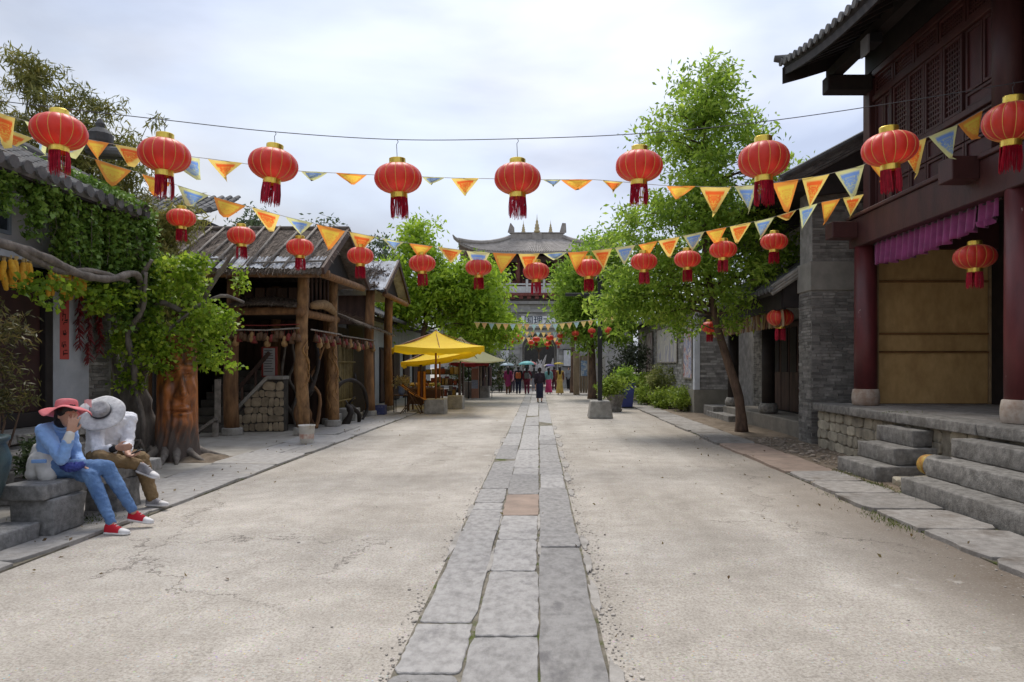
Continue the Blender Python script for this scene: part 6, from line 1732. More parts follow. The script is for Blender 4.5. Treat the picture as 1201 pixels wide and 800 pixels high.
MB().prism([(xa1 - 0.3, fY + 0.4, fZ), (xa1 - 0.3, rY, rZ - 0.2), (xa1 - 0.3, bY2 - 0.4, bZ2)], (-0.05, 0, 0)).build('gable_boarding', blackwood, lt)
MB().tube([(xa1 - 0.05, fY + 0.25, 4.0), (xa1 - 0.05, bY2 - 0.2, 4.0)], 0.09, n=10).build('tie_beam', logm, lt, smooth=True)
post(-5.55, 22.4, 4.15, 0.15, logm, True, lt); post(-5.55, 25.2, 4.3, 0.15, logm, True, lt); post(-8.0, 22.4, 4.15, 0.13, logm, True, lt)
MB().box(-8.5, -5.7, 22.55, 22.62, 3.05, 4.0).build('upper_board_wall', darkwood, lt)
MB().box(-6.4, -6.33, 22.7, 26.0, 0.0, 4.0).build('rear_wall', blackwood, lt)
# sloping shingle awning
awm = MB().slab(lambda u_, v_: Vector((-6.1 + 1.0 * v_ * 0.85, 18.9 + 6.0 * u_, 3.32 - 0.34 * v_ - 0.18 * u_ + 0.05 * mnoise.noise(Vector((u_ * 14, v_ * 5, 4))))), 60, 8, (0, 0, 0.05)).build('awning', thatchbase, lt)
n = 2600
b_ = np.stack([RNG.uniform(-6.1, -5.25, n), RNG.uniform(18.9, 24.9, n), np.zeros(n)], 1); b_[:, 2] = 3.34 - 0.4 * (b_[:, 0] + 6.1) - 0.03 * (b_[:, 1] - 18.9)
dd_ = unit(np.array([1, 0, -0.45]) + RNG.normal(size=(n, 3)) * 0.35); Ln = RNG.uniform(0.08, 0.28, (n, 1)); sdd = np.array([0, 0.008, 0])
np_quads('straw', np.stack([b_ - sdd, b_ + sdd, b_ + dd_ * Ln + sdd, b_ + dd_ * Ln - sdd], 1), MATS['pale_straw'], awm, kind='stuff')
# bamboo screen
bs = thing('bamboo_screen', 'tall yellowish bamboo screen behind the log posts', 'screen', (-6.2, 21, 0))
bcm = M('dry_bamboo', (0.25, 0.19, 0.08), (0.13, 0.10, 0.04), scale=6, rough=0.6, rnd=0.3)
for k in range(34):
    y_ = 19.6 + k * 0.085
    MB().tube([(-6.15 + random.uniform(-0.02, 0.02), y_, 0.02), (-6.15 + random.uniform(-0.04, 0.04), y_ + random.uniform(-0.03, 0.03), 2.45 + random.uniform(-0.1, 0.1))], 0.038, n=7).build('cane', bcm, bs, smooth=True)
for z in (0.6, 1.8): MB().tube([(-6.09, 19.5, z), (-6.09, 22.6, z)], 0.03, n=6).build('rail', bcm, bs)
MB().box(-6.6, -6.3, 19.4, 22.5, 0, 2.9).build('backing', blackwood, bs)
# blue box on pavement
bb = thing('blue_box', 'small dark blue printed box at the foot of the log post', 'box', (-5.3, 23.6, 0.04))
MB().box(-5.48, -5.14, 22.75, 23.1, 0.045, 0.36).build('carton', M('blue_print', (0.06, 0.07, 0.16), (0.25, 0.25, 0.3), scale=9, rough=0.5, clo=0.3, chi=0.42), bb, bev=0.008)

# house beyond the shelter
lh = thing('grey_shop_house', 'low grey plaster shop house behind the yellow parasols', 'house', (-8, 33, 0))
MB().box(-13, -7.0, 26.5, 44, 0.0, 3.6).build('wall', greywall, lh)
rlo = MB().box(-12.5, -6.6, 26.3, 44.2, 3.6, 3.7).build('roof', blackwood, lh)
tile_slope(rlo, (-6.15, 26.2, 3.62), (-6.15, 44.3, 3.62), upl, 3.2, spacing=0.26, r=0.08, end_r=0.08, separate=False, name='tile_rows', panmat=tilem)
for k in range(6):
    ya = 27.3 + k * 2.6
    d_ = MB().box(-7.0, -6.95, ya, ya + 1.5, 0.05, 2.5).build('shop_opening', blackwood, lh)
    for j in range(2): MB().box(-6.95, -6.91, ya + 0.03 + j * 0.73, ya + 0.74 + j * 0.73, 0.1, 2.4).build('shutter', darkwood, d_, bev=0.01)

bm5 = thing('branch_trellis', 'crooked bare branches propped under the pavilion floor behind the carved posts', 'branches', (-6.1, 17.6, 0))
for k in range(7):
    rr = random.Random(40 + k); x_ = rr.uniform(-6.5, -5.75); y_ = rr.uniform(17.2, 18.9)
    q = [Vector((x_, y_, 0.03))]
    for i in range(6): q.append(q[-1] + Vector((rr.uniform(-0.22, 0.22), rr.uniform(-0.15, 0.15), rr.uniform(0.35, 0.5))))
    q = spl(q, 4); m = len(q)
    MB().tube(q, [0.055 * (1 - 0.6 * i / m) for i in range(m)], n=7, wob=0.12).build('branch', vinem if k % 2 else logm, bm5, smooth=True)
# ================================================================== GATE TOWER
GY = 52.0
gt = thing('gate_tower', 'grey stone gate tower with curved tiled roof closing the street', 'gate tower', (-0.2, 55, 0))
gw = M('gate_stone', (0.40, 0.39, 0.375), (0.25, 0.245, 0.235), scale=1.2, rough=0.9, bump=0.5, bscale=8, dirt=(0.16, 0.155, 0.15), dlow=0.52, dhigh=0.75, dscale=0.8)
gx0, gx1, ac, aw_ = -7.6, 7.2, 0.05, 1.32
MB().box(gx0, ac - aw_, GY, GY + 7, 0, 6.4).build('wall_block', gw, gt)
MB().box(ac + aw_, gx1, GY, GY + 7, 0, 6.4).build('wall_block', gw, gt)
# arch head
arch = []
for k in range(17):
    a = math.pi * k / 16
    arch.append((ac + aw_ * math.cos(a), GY + 0.001, 3.1 + 1.1 * math.sin(a)))
MB().prism([(ac + aw_, GY + 0.001, 6.4), *arch, (ac - aw_, GY + 0.001, 6.4)], (0, 6.99, 0)).build('arch_head', gw, gt)
# stone courses of the facade as blocks
rng2 = random.Random(5)
for r in range(15):
    x = gx0 - rng2.uniform(0, 0.6)
    while x < gx1:
        l = rng2.uniform(0.8, 1.3); z0 = 0.05 + r * 0.42
        a, b_ = max(x, gx0), min(x + l - 0.02, gx1)
        for (lo, hi) in ((gx0, ac - aw_ - 0.14), (ac + aw_ + 0.14, gx1)) if z0 < 4.4 else ((gx0, gx1),):
            aa, bb_ = max(a, lo), min(b_, hi)
            if bb_ - aa > 0.12 and -4.5 < (aa + bb_) / 2 < 4.5:
                MB().box(aa, bb_, GY - rng2.uniform(0.02, 0.05), GY + 0.05, z0, z0 + 0.40).build('facade_block', M('gate_block', (0.38, 0.37, 0.355), (0.24, 0.235, 0.225), scale=2, rough=0.9, bump=0.5, bscale=10, rnd=0.25), gt)
        x += l
for k in range(16):
    a0, a1 = math.pi * k / 16, math.pi * (k + 1) / 16
    q = [(ac + s * math.cos(a) * aw_, GY - 0.08, 3.1 + s * math.sin(a) * 1.1) for (a, s) in ((a0, 1.0), (a1, 1.0), (a1, 1.22), (a0, 1.22))]
    MB().prism(q, (0, 0.1, 0)).build('arch_stone', gw, gt)
# name plaque
pq = MB().box(-1.35, 1.25, GY - 0.16, GY - 0.06, 4.72, 5.52).build('plaque', M('plaque_white', (0.78, 0.80, 0.82), (0.7, 0.72, 0.74), rough=0.7), gt)
def text_mesh(body, size, loc, rot, mat, parent, name):
    cu = bpy.data.curves.new(name, 'FONT'); cu.body = body; cu.size = size; cu.align_x = 'CENTER'; cu.align_y = 'CENTER'; cu.extrude = 0.01
    o = bpy.data.objects.new(name, cu); COL.objects.link(o)
    dg = bpy.context.evaluated_depsgraph_get()
    me = bpy.data.meshes.new_from_object(o.evaluated_get(dg))
    bpy.data.objects.remove(o)
    r_ = link_mesh(name, me, parent); me.materials.clear(); me.materials.append(mat)
    r_.location = Vector(loc) - ORG[parent.name]; r_.rotation_euler = rot
    return r_
text_mesh('国理大', 0.72, (-0.05, GY - 0.175, 5.12), (R(90), 0, 0), M('plaque_ink', (0.03, 0.05, 0.10), rough=0.6), pq, 'lettering')
f = MB(); f.box(-1.5, 1.4, GY - 0.2, GY - 0.05, 5.522, 5.64); f.box(-1.5, 1.4, GY - 0.2, GY - 0.05, 4.58, 4.718); f.build('plaque_frame', gw, pq, fixn=False)
MB().box(gx0, gx1, GY - 0.25, GY + 7.2, 6.402, 6.62).build('cornice', gw, gt)
MB().box(-3.2, 3.0, GY - 0.14, GY - 0.06, 5.78, 6.0).build('string_course', M('pale_course', (0.36, 0.355, 0.34), rough=0.9), gt)
redm = M('gate_red', (0.22, 0.07, 0.055), (0.14, 0.045, 0.038), rough=0.6)
MB().box(gx0 - 0.1, gx1 + 0.1, GY - 0.5, GY + 7.4, 7.0, 7.22).build('balcony_edge', redm, gt)
MB().box(gx0 + 0.1, gx1 - 0.1, GY - 0.15, GY + 7, 6.63, 7.0).build('bracket_band', M('bracket_grey', (0.12, 0.10, 0.095), rough=0.8), gt)
for k in range(13):
    MB().box(-3.9 + k * 0.6, -3.6 + k * 0.6, GY - 0.42, GY - 0.16, 6.78, 6.99).build('bracket', redm, gt)
# stone balustrade
bal = M('balustrade_stone', (0.62, 0.62, 0.62), (0.48, 0.48, 0.48), rough=0.8)
for k in range(12):
    x = gx0 + 0.2 + k * 1.3
    MB().box(x - 0.09, x + 0.09, GY - 0.4, GY - 0.22, 7.22, 8.25).build('baluster_post', bal, gt, bev=0.02)
    if k < 11:
        MB().box(x + 0.095, x + 1.205, GY - 0.36, GY - 0.26, 7.22, 7.72).build('balustrade_panel', bal, gt, bev=0.01)
        MB().box(x + 0.095, x + 1.205, GY - 0.36, GY - 0.26, 7.82, 7.95).build('handrail', bal, gt, bev=0.01)
# upper storey
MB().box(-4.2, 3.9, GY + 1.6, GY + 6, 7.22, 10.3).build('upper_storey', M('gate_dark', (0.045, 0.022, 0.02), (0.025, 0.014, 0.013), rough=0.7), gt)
for k in range(7):
    x = -4.6 + k * 1.5
    MB().tube([(x, GY + 0.7, 7.22), (x, GY + 0.7, 10.2)], 0.17, n=12).build('column', redm, gt, smooth=True)
for k in range(6):
    x = -4.35 + k * 1.5
    d_ = MB().box(x, x + 1.1, GY + 1.52, GY + 1.6, 7.4, 9.6).build('door', redm, gt, bev=0.02)
    MB().box(x + 0.1, x + 1.0, GY + 1.48, GY + 1.52, 8.4, 9.5).build('lattice', blackwood, d_)
MB().box(-5.0, 4.7, GY + 0.55, GY + 0.85, 9.7, 10.15).build('beam', M('gate_beam', (0.09, 0.06, 0.05), rough=0.7), gt)
# hip roof, curved
RC = -0.15; eW, eD, rW = 5.95, 3.6, 2.15; cyY = GY + 3.3; eZ, rZ_ = 10.35, 12.0
def hip(u_, v_, side):
    """u across -1..1, v eave 0 -> ridge 1; front face"""
    w = eW + (rW - eW) * (1 - (1 - v_) ** 1.0)
    cx = RC + u_ * w
    z = eZ + (rZ_ - eZ) * (0.50 * v_ + 0.50 * v_ ** 2.0)
    z += 0.75 * abs(u_) ** 5 * (1 - v_) ** 1.5
    y = cyY + side * (eD * (1 - v_) + 0.0)
    return Vector((cx, y, z))
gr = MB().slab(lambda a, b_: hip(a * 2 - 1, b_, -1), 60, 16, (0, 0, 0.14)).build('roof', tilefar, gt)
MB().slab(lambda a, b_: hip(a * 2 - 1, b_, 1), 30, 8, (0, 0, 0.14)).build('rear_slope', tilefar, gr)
for sgn in (-1, 1):
    def hs_(a, b_, sgn=sgn):
        p = hip(sgn, b_, -1); q = hip(sgn, b_, 1); r_ = p.lerp(q, a)
        r_.z -= 0.75 * (1 - b_) ** 1.5 * (1 - abs(2 * a - 1) ** 5); return r_
    MB().slab(hs_, 16, 12, (0, 0, 0.14)).build('side_slope', tilefar, gr)
    for side in (-1, 1):
        MB().tube([hip(sgn, k / 12, side) + Vector((0, 0, 0.12)) for k in range(13)], [0.2] * 13, n=8).build('hip_ridge', tilefar, gr)
    t_ = hip(sgn, 0, -1)
    MB().tube([t_ + Vector((0, 0, 0.1)), t_ + Vector((sgn * 0.25, -0.15, 0.25)), t_ + Vector((sgn * 0.4, -0.2, 0.5))], [0.18, 0.12, 0.04], n=8).build('corner_tip', tilefar, gr)
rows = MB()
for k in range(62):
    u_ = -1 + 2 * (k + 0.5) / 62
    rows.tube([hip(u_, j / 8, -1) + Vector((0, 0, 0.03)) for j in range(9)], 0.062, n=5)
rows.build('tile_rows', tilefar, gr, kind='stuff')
MB().box(RC - rW, RC + rW, cyY - 0.16, cyY + 0.16, rZ_ - 0.05, rZ_ + 0.42).build('main_ridge', tilefar, gr, bev=0.03)
MB().box(RC - rW - 0.1, RC + rW + 0.1, cyY - 0.22, cyY + 0.22, rZ_ + 0.422, rZ_ + 0.5).build('ridge_cap', tilefar, gr, bev=0.02)
for sgn in (-1, 1):
    xb = RC + sgn * (rW - 0.05)
    MB().prism([(xb - 0.28, cyY - 0.12, rZ_ + 0.5), (xb + 0.28, cyY - 0.12, rZ_ + 0.5), (xb + 0.26, cyY - 0.12, rZ_ + 0.9), (xb + sgn * 0.12 + 0.12, cyY - 0.12, rZ_ + 1.25), (xb + sgn * 0.0 - 0.06, cyY - 0.12, rZ_ + 1.28), (xb - 0.16, cyY - 0.12, rZ_ + 0.95)], (0, 0.24, 0)).build('ridge_beast', tilefar, gr, bev=0.03)
goldf = M('gate_gold', (0.55, 0.44, 0.24), (0.38, 0.31, 0.17), rough=0.5, metal=0.2)
for (dx, s) in ((-0.0, 0.8), (-0.88, 0.55), (0.88, 0.55)):
    MB().lathe([(0.34 * s, 0), (0.36 * s, 0.25 * s), (0.22 * s, 0.3 * s), (0.3 * s, 0.5 * s), (0.2 * s, 0.7 * s), (0.24 * s, 0.85 * s), (0.12 * s, 1.0 * s), (0.15 * s, 1.15 * s), (0.05 * s, 1.4 * s), (0.0, 2.0 * s)], (RC + dx * 1.25, cyY, rZ_ + 0.45), n=14, sx=0.9).build('finial', goldf, gr, smooth=True)
MB().box(RC - 0.4, RC + 0.4, cyY - 0.3, cyY - 0.17, rZ_ - 0.35, rZ_ + 0.4).build('ridge_panel', tilefar, gr, bev=0.02)
# posters on the facade
for (lab, xa, xb, za, zb) in [('white notice panel left of the gate arch', P(588, 0, GY).x, P(597, 0, GY).x, 1.8, 2.9), ('white notice panel right of the gate arch', P(661, 0, GY).x, P(669, 0, GY).x, 1.7, 2.9)]:
    t = thing('wall_notice', lab, 'notice', ((xa + xb) / 2, GY - 0.1, za), 'white notices on the gate wall')
    MB().box(xa, xb, GY - 0.16, GY - 0.08, za, zb).build('sheet', M('notice_sheet', (0.66, 0.67, 0.69), rough=0.6), t)
    f = MB(); f.box(xa - 0.06, xb + 0.06, GY - 0.18, GY - 0.07, zb, zb + 0.06); f.box(xa - 0.06, xb + 0.06, GY - 0.18, GY - 0.07, za - 0.06, za); f.build('frame', blackmetal, t, fixn=False)
# courtyard behind the arch
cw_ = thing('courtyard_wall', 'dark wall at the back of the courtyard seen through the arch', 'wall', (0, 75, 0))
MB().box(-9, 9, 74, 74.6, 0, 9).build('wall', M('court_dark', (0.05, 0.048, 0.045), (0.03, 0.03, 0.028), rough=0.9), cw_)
rk = thing('rockery', 'pale spiky rockery seen through the gate arch', 'rockery', (0.3, 63, 0))
rkm = M('rockery_stone', (0.6, 0.6, 0.62), (0.34, 0.34, 0.35), scale=3, rough=0.9, bump=0.9, bscale=6, rnd=0.15)
rr = random.Random(4)
for k in range(44):
    x = rr.uniform(-1.7, 2.1); y = 63 + rr.uniform(-0.8, 0.8); h = rr.uniform(0.9, 3.0) * (1 - 0.25 * abs(x - 0.3)); l = rr.uniform(-0.8, 0.8)
    MB().tube([(x, y, 0), (x + l * 0.3, y, h * 0.4), (x + l * 0.5 + rr.uniform(-.15, .15), y, h * 0.75), (x + l, y, h)], [0.26, 0.2, 0.13, 0.03], n=7, wob=0.35).build('rock', rkm, rk)
# ================================================================== TREES
def tree(label, base, trunk, crowns, leaf, mat, per=60, sig=0.22, aspect=0.4, tr_r=0.13, limbs=16, group=None, droop=0.35, name='street_tree', bark=None, gaps=0.0):
    """trunk: list of points; crowns: (centre, radii, clumps)"""
    t = thing(name, label, 'tree', base, group)
    s = MB(); tp = spl([Vector(p) for p in trunk], 6); m = len(tp)
    s.tube(tp, [tr_r * (1 - 0.72 * (i / (m - 1)) ** 1.2) * (1 + (0.35 * (1 - i / 4) if i < 4 else 0)) for i in range(m)], n=12, wob=0.04)
    allp = []; cents = []
    for (c, r, n) in crowns:
        c = np.array(c); r = np.array(r)
        for k in range(n):
            d = RNG.normal(size=3); d /= np.linalg.norm(d)
            p = c + d * r * (RNG.random() ** 0.38)
            if gaps and mnoise.noise(Vector(p * 1.1)) < -gaps: continue
            cents.append(p)
            k_ = RNG.uniform(0.5, 1.3)
            out_ = (p - c) / r
            allp.append(p + RNG.normal(size=(int(per * k_), 3)) * sig * k_ * np.array([1, 1, 0.62]) + 0.0)
    idx = RNG.permutation(len(cents))[:limbs * 3]
    for j, i in enumerate(idx):
        p = Vector(cents[i])
        a = min(tp[m // 3:], key=lambda q: (q - p).length + abs(min(0, p.z - q.z)) * 3 + (0.6 if q.z > p.z else 0))
        mid = a.lerp(p, 0.5) + Vector((0, 0, 0.12 * (p - a).length)) 
        r0 = tr_r * (0.34 if j < limbs else 0.16)
        s.tube([a, mid, p], [r0, r0 * 0.6, r0 * 0.15], n=6)
    s.build('trunk', bark or barkm, t, smooth=True)
    np_quads('crown', leaf_quads(np.concatenate(allp), leaf, aspect=aspect, droop=droop), mat, t, kind='stuff')
    return t
t1m = leafmat('broad_leaf', (0.13, 0.22, 0.028), (0.29, 0.44, 0.05), (0.48, 0.60, 0.10), trans=0.6, scale=0.9)
t2m = leafmat('light_leaf', (0.15, 0.26, 0.02), (0.31, 0.47, 0.035), (0.47, 0.62, 0.07), trans=0.52, scale=0.7)
t3m = leafmat('mid_leaf', (0.12, 0.22, 0.028), (0.25, 0.40, 0.045), (0.40, 0.54, 0.08), trans=0.56, scale=0.7)
def E(px, py, Y, rx, rz, n, ry=None): # ellipsoid given in pixels at depth
    k = Y / FPX
    return (P(px, py, Y), (rx * k, (ry if ry else rx * k * 0.9), rz * k), n)
Y1 = 17.0
b1 = Vector((5.05, Y1, 0.03))
tree('tall leafy street tree with leaning trunk beside the grey brick shop', b1, [b1, P(866, 465, Y1), P(852, 420, Y1), P(838, 370, Y1), P(828, 300, Y1), P(826, 220, Y1), P(826, 130, Y1)],
     [E(830, 112, Y1, 42, 38, 40), E(824, 165, Y1, 72, 44, 86), E(848, 225, Y1, 90, 50, 110), E(795, 270, Y1, 82, 50, 92), E(895, 285, Y1, 52, 48, 48), E(760, 320, Y1, 52, 40, 46), E(766, 352, Y1, 48, 28, 38), E(855, 330, Y1, 80, 36, 60), E(722, 365, Y1, 26, 26, 16), E(825, 380, Y1, 50, 16, 16)],
     0.145, t1m, per=72, sig=0.215, aspect=0.38, tr_r=0.13, limbs=30, gaps=0.27)
Y2 = 32.0
b2 = Vector((-5.6, Y2, 0)); 
tree('bright green tree behind the yellow parasols, left of the street', b2, [b2, P(496, 400, Y2), P(500, 370, Y2), P(495, 330, Y2), P(492, 290, Y2)],
     [E(490, 285, Y2, 24, 28, 34), E(485, 335, Y2, 48, 40, 90), E(535, 350, Y2, 48, 42, 90), E(560, 340, Y2, 32, 40, 55), E(470, 365, Y2, 30, 25, 30), E(575, 380, Y2, 28, 24, 34)],
     0.26, t2m, per=60, sig=0.36, tr_r=0.16, limbs=14, name='roadside_tree', group='trees along the street')
Y3 = 38.0
b3 = P(560, 430, Y3); b3.z = 0
tree('green tree close to the left side of the gate tower', b3, [b3, P(560, 410, Y3), P(563, 380, Y3), P(568, 340, Y3)],
     [E(564, 345, Y3, 30, 38, 70), E(582, 385, Y3, 22, 22, 28), E(548, 400, Y3, 34, 22, 40)],
     0.28, t2m, per=60, sig=0.4, tr_r=0.16, limbs=12, name='roadside_tree', group='trees along the street')
Y4 = 35.0
b4 = P(695, 430, Y4); b4.z = 0
tree('green tree behind the lamp post, right of the gate', b4, [b4, P(694, 410, Y4), P(690, 370, Y4), P(688, 320, Y4)],
     [E(690, 330, Y4, 42, 42, 80), E(682, 365, Y4, 30, 34, 50), E(715, 300, Y4, 24, 36, 30), E(705, 385, Y4, 40, 26, 44), E(735, 350, Y4, 28, 40, 40)],
     0.27, t3m, per=60, sig=0.38, tr_r=0.2, limbs=12, name='roadside_tree', group='trees along the street')
Y5 = 43.0
b5 = P(672, 430, Y5); b5.z = 0
tree('narrow green tree close to the right side of the gate tower', b5, [b5, P(672, 410, Y5), P(672, 360, Y5), P(680, 310, Y5)],
     [E(670, 368, Y5, 18, 24, 24), E(685, 332, Y5, 22, 30, 34), E(694, 297, Y5, 14, 22, 14)],
     0.3, t3m, per=56, sig=0.42, tr_r=0.16, limbs=10, name='roadside_tree', group='trees along the street')
# dim trees far behind the pavilion roofs and houses
t5m = leafmat('far_leaf', (0.05, 0.085, 0.04), (0.085, 0.125, 0.06), (0.13, 0.17, 0.08), trans=0.3, scale=0.5)
for (lab, px, py, Y, cr) in [('greyish far tree above the thatched roof', 380, 300, 45, [E(378, 275, 45, 20, 24, 22), E(395, 300, 45, 24, 20, 20)]), ('greyish far tree left of the tin roof', 455, 320, 48, [E(450, 300, 48, 22, 24, 24)]), ('far tree behind the rear tiled house', 300, 262, 44, [E(296, 258, 44, 16, 18, 14)])]:
    b_ = P(px, 430, Y); b_.z = 0
    tree(lab, b_, [b_, P(px, 380, Y), P(px, py, Y)], cr, 0.3, t5m, per=46, sig=0.45, tr_r=0.14, limbs=6, name='far_tree', group='far trees behind the houses')
Y6 = 30.5
b6 = P(590, 430, 45); b6.z = 0
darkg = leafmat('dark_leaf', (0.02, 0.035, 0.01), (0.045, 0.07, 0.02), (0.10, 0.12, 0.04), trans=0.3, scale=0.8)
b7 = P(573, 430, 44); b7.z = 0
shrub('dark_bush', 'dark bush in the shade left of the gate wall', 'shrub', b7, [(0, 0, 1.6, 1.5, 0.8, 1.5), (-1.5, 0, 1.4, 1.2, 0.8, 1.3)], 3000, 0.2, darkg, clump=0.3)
# low wall with pale boulders left of the gate
lw = thing('low_stone_wall', 'low dark stone wall with pale stones left of the gate', 'wall', P(580, 456, 47))
o_ = P(580, 456, 47); 
MB().box(-4.9, -2.3, 46.6, 47.2, 0, 0.75).build('wall', gw, lw)
for k in range(5): MB().lathe([(0.0, 0.0), (0.22, 0.05), (0.2, 0.25), (0.0, 0.36)], (-4.6 + k * 0.5, 46.6, 0.72), n=8, cap=False).build('stone', rkm, lw)

# ---- hedge and pots on the right
hedgem = leafmat('hedge_leaf', (0.12, 0.18, 0.02), (0.24, 0.34, 0.04), (0.42, 0.50, 0.08), trans=0.45, scale=1.0)
hb = 'shrubs in the bed before the brick wall'
for (lab, px, py, Y, w, h, mt, lf) in [('bright green clipped shrub at the near end of the bed', 800, 470, 25.0, 0.55, 0.95, hedgem, 0.1), ('bright green low shrub second along the bed', 778, 468, 26.5, 0.55, 0.8, hedgem, 0.1), ('bright green low shrub at the far end of the bed', 760, 465, 29.0, 0.6, 0.85, hedgem, 0.1), ('loose olive shrub growing tall against the painted wall', 783, 455, 28.0, 0.7, 1.65, leafmat('olive_leaf', (0.11, 0.14, 0.035), (0.22, 0.25, 0.065), (0.38, 0.38, 0.13), scale=1.2), 0.11), ('yellow green shrub behind the far end of the bed', 755, 455, 31.0, 0.6, 1.35, hedgem, 0.12)]:
    g0 = P(px, 430, Y); g0.z = 0.03; g0.x = min(g0.x, 5.2)
    shrub('garden_shrub', lab, 'shrub', g0, [(0, 0, h * 0.55, w, 0.6, h * 0.45)], 3000, lf, mt, clump=0.13, group=hb)
g0 = P(735, 430, 33); g0.z = 0
shrub('big_bush', 'tall dark grey green bush behind the blue planter', 'shrub', g0, [(0, 0, 1.55, 0.95, 0.8, 1.0), (-0.5, 0, 1.0, 0.6, 0.6, 0.7), (0.4, 0, 2.1, 0.6, 0.6, 0.6)], 4200, 0.17, leafmat('greygreen_leaf', (0.035, 0.05, 0.025), (0.075, 0.095, 0.05), (0.14, 0.16, 0.09), scale=1.0), aspect=0.3, clump=0.22)
bpn = thing('blue_planter', 'square blue planter beside the lamp post', 'planter', (3.5, 27.3, 0))
bl_ = M('planter_blue', (0.035, 0.05, 0.22), (0.025, 0.035, 0.15), rough=0.4, spec=0.5)
MB().prism([(3.28, 27.05, 0), (3.76, 27.05, 0), (3.76, 27.55, 0), (3.28, 27.55, 0)], (0, 0, 0.04)).build('foot', blackmetal, bpn)
mb = MB(); mb.add([(3.30, 27.07, 0.04), (3.72, 27.07, 0.04), (3.72, 27.5, 0.04), (3.30, 27.5, 0.04), (3.24, 27.0, 0.95), (3.80, 27.0, 0.95), (3.80, 27.56, 0.95), (3.24, 27.56, 0.95)], [(3, 2, 1, 0), (0, 1, 5, 4), (1, 2, 6, 5), (2, 3, 7, 6), (3, 0, 4, 7), (4, 5, 6, 7)]); mb.build('box', bl_, bpn, bev=0.02)
MB().box(3.22, 3.82, 26.98, 27.58, 0.951, 1.0).build('rim', bl_, bpn, bev=0.012)
gp = thing('stone_pot', 'grey stone pot standing right behind the lamp post', 'pot', (2.8, 25.0, 0))
MB().lathe([(0.22, 0), (0.26, 0.06), (0.2, 0.14), (0.27, 0.36), (0.33, 0.55), (0.35, 0.62), (0.3, 0.64), (0.26, 0.56)], (2.8, 25, 0), n=18, cap=False).build('bowl', stone, gp, smooth=True)
shrub('potted_plant', 'leafy green plant growing in the grey stone pot', 'plant', (2.8, 25.0, 0.5), [(0, 0, 0.45, 0.42, 0.35, 0.4), (-0.25, 0, 0.35, 0.3, 0.3, 0.3)], 1700, 0.15, hedgem, clump=0.13, aspect=0.3)
shrub('potted_plant', 'leafy green plant growing in the blue planter', 'plant', (3.5, 27.3, 0.9), [(0, 0, 0.35, 0.4, 0.35, 0.3)], 1200, 0.14, t3m, clump=0.13, aspect=0.3)

# ---- lamp post
lp = thing('lamp_post', 'black lamp post with side arm set in a concrete block', 'lamp post', (1.96, 22.0, 0))
mb = MB(); mb.add([(1.58, 21.62, 0), (2.36, 21.62, 0), (2.36, 22.4, 0), (1.58, 22.4, 0), (1.66, 21.70, 0.56), (2.28, 21.70, 0.56), (2.28, 22.32, 0.56), (1.66, 22.32, 0.56)], [(3, 2, 1, 0), (0, 1, 5, 4), (1, 2, 6, 5), (2, 3, 7, 6), (3, 0, 4, 7), (4, 5, 6, 7)]); mb.build('block', blockm, lp, bev=0.03)
MB().box(1.90, 2.04, 21.93, 22.07, 0.56, 4.45).build('post', blackmetal, lp, bev=0.01)
MB().box(0.85, 1.899, 21.96, 22.04, 3.92, 4.02).build('arm', blackmetal, lp, bev=0.01)
MB().bar((1.90, 22, 3.45), (1.45, 22, 3.93), 0.05).build('brace', blackmetal, lp)
MB().box(1.80, 2.14, 21.83, 22.17, 4.452, 4.56).build('cap', blackmetal, lp, bev=0.02)

# ---- wooden screen by the gate on the right
ws = thing('wooden_gate_screen', 'pale wooden door screen with blue notice right of the gate', 'screen', (2.8, 40, 0))
pw_ = M('pale_timber', (0.36, 0.28, 0.20), (0.22, 0.165, 0.11), scale=4, rough=0.8, bump=0.3, stretch=(1, 1, 0.3), rnd=0.1)
for (px, w) in ((676, 0.36), (693, 0.36)): 
    x = P(px, 0, 40).x; MB().box(x - w / 2, x + w / 2, 39.8, 40.2, 0, 2.55).build('post', pw_, ws, bev=0.02)
xa, xb = P(676, 0, 40).x + 0.2, P(693, 0, 40).x - 0.2
for k in range(3):
    w = (xb - xa) / 3; MB().box(xa + k * w + 0.01, xa + (k + 1) * w - 0.01, 39.98, 40.04, 0.1, 2.3).build('board', pw_, ws, bev=0.006)
MB().box(xa + 0.05, xb - 0.03, 39.93, 39.97, 1.1, 2.0).build('notice', painting_mat('notice_blue', [(0.5, 0.55, 0.6), (0.12, 0.25, 0.5), (0.6, 0.62, 0.62), (0.2, 0.35, 0.55)], 4.0, (1, 1, 1), 2.2), ws)
MB().box(P(697, 0, 40).x, P(710, 0, 40).x, 39.95, 40.05, 0.05, 2.35).build('white_panel', M('panel_white', (0.55, 0.53, 0.52), rough=0.7), ws)

b8 = Vector((0.0, 66.0, 0))
tree('round green tree in the courtyard behind the rockery', b8, [b8, b8 + Vector((0, 0, 1.5)), b8 + Vector((0, 0, 3.0))], [(b8 + Vector((0, 0, 4.15)), (1.9, 1.0, 0.45), 34)], 0.25, t3m, per=36, sig=0.2, tr_r=0.12, limbs=6, name='courtyard_tree')
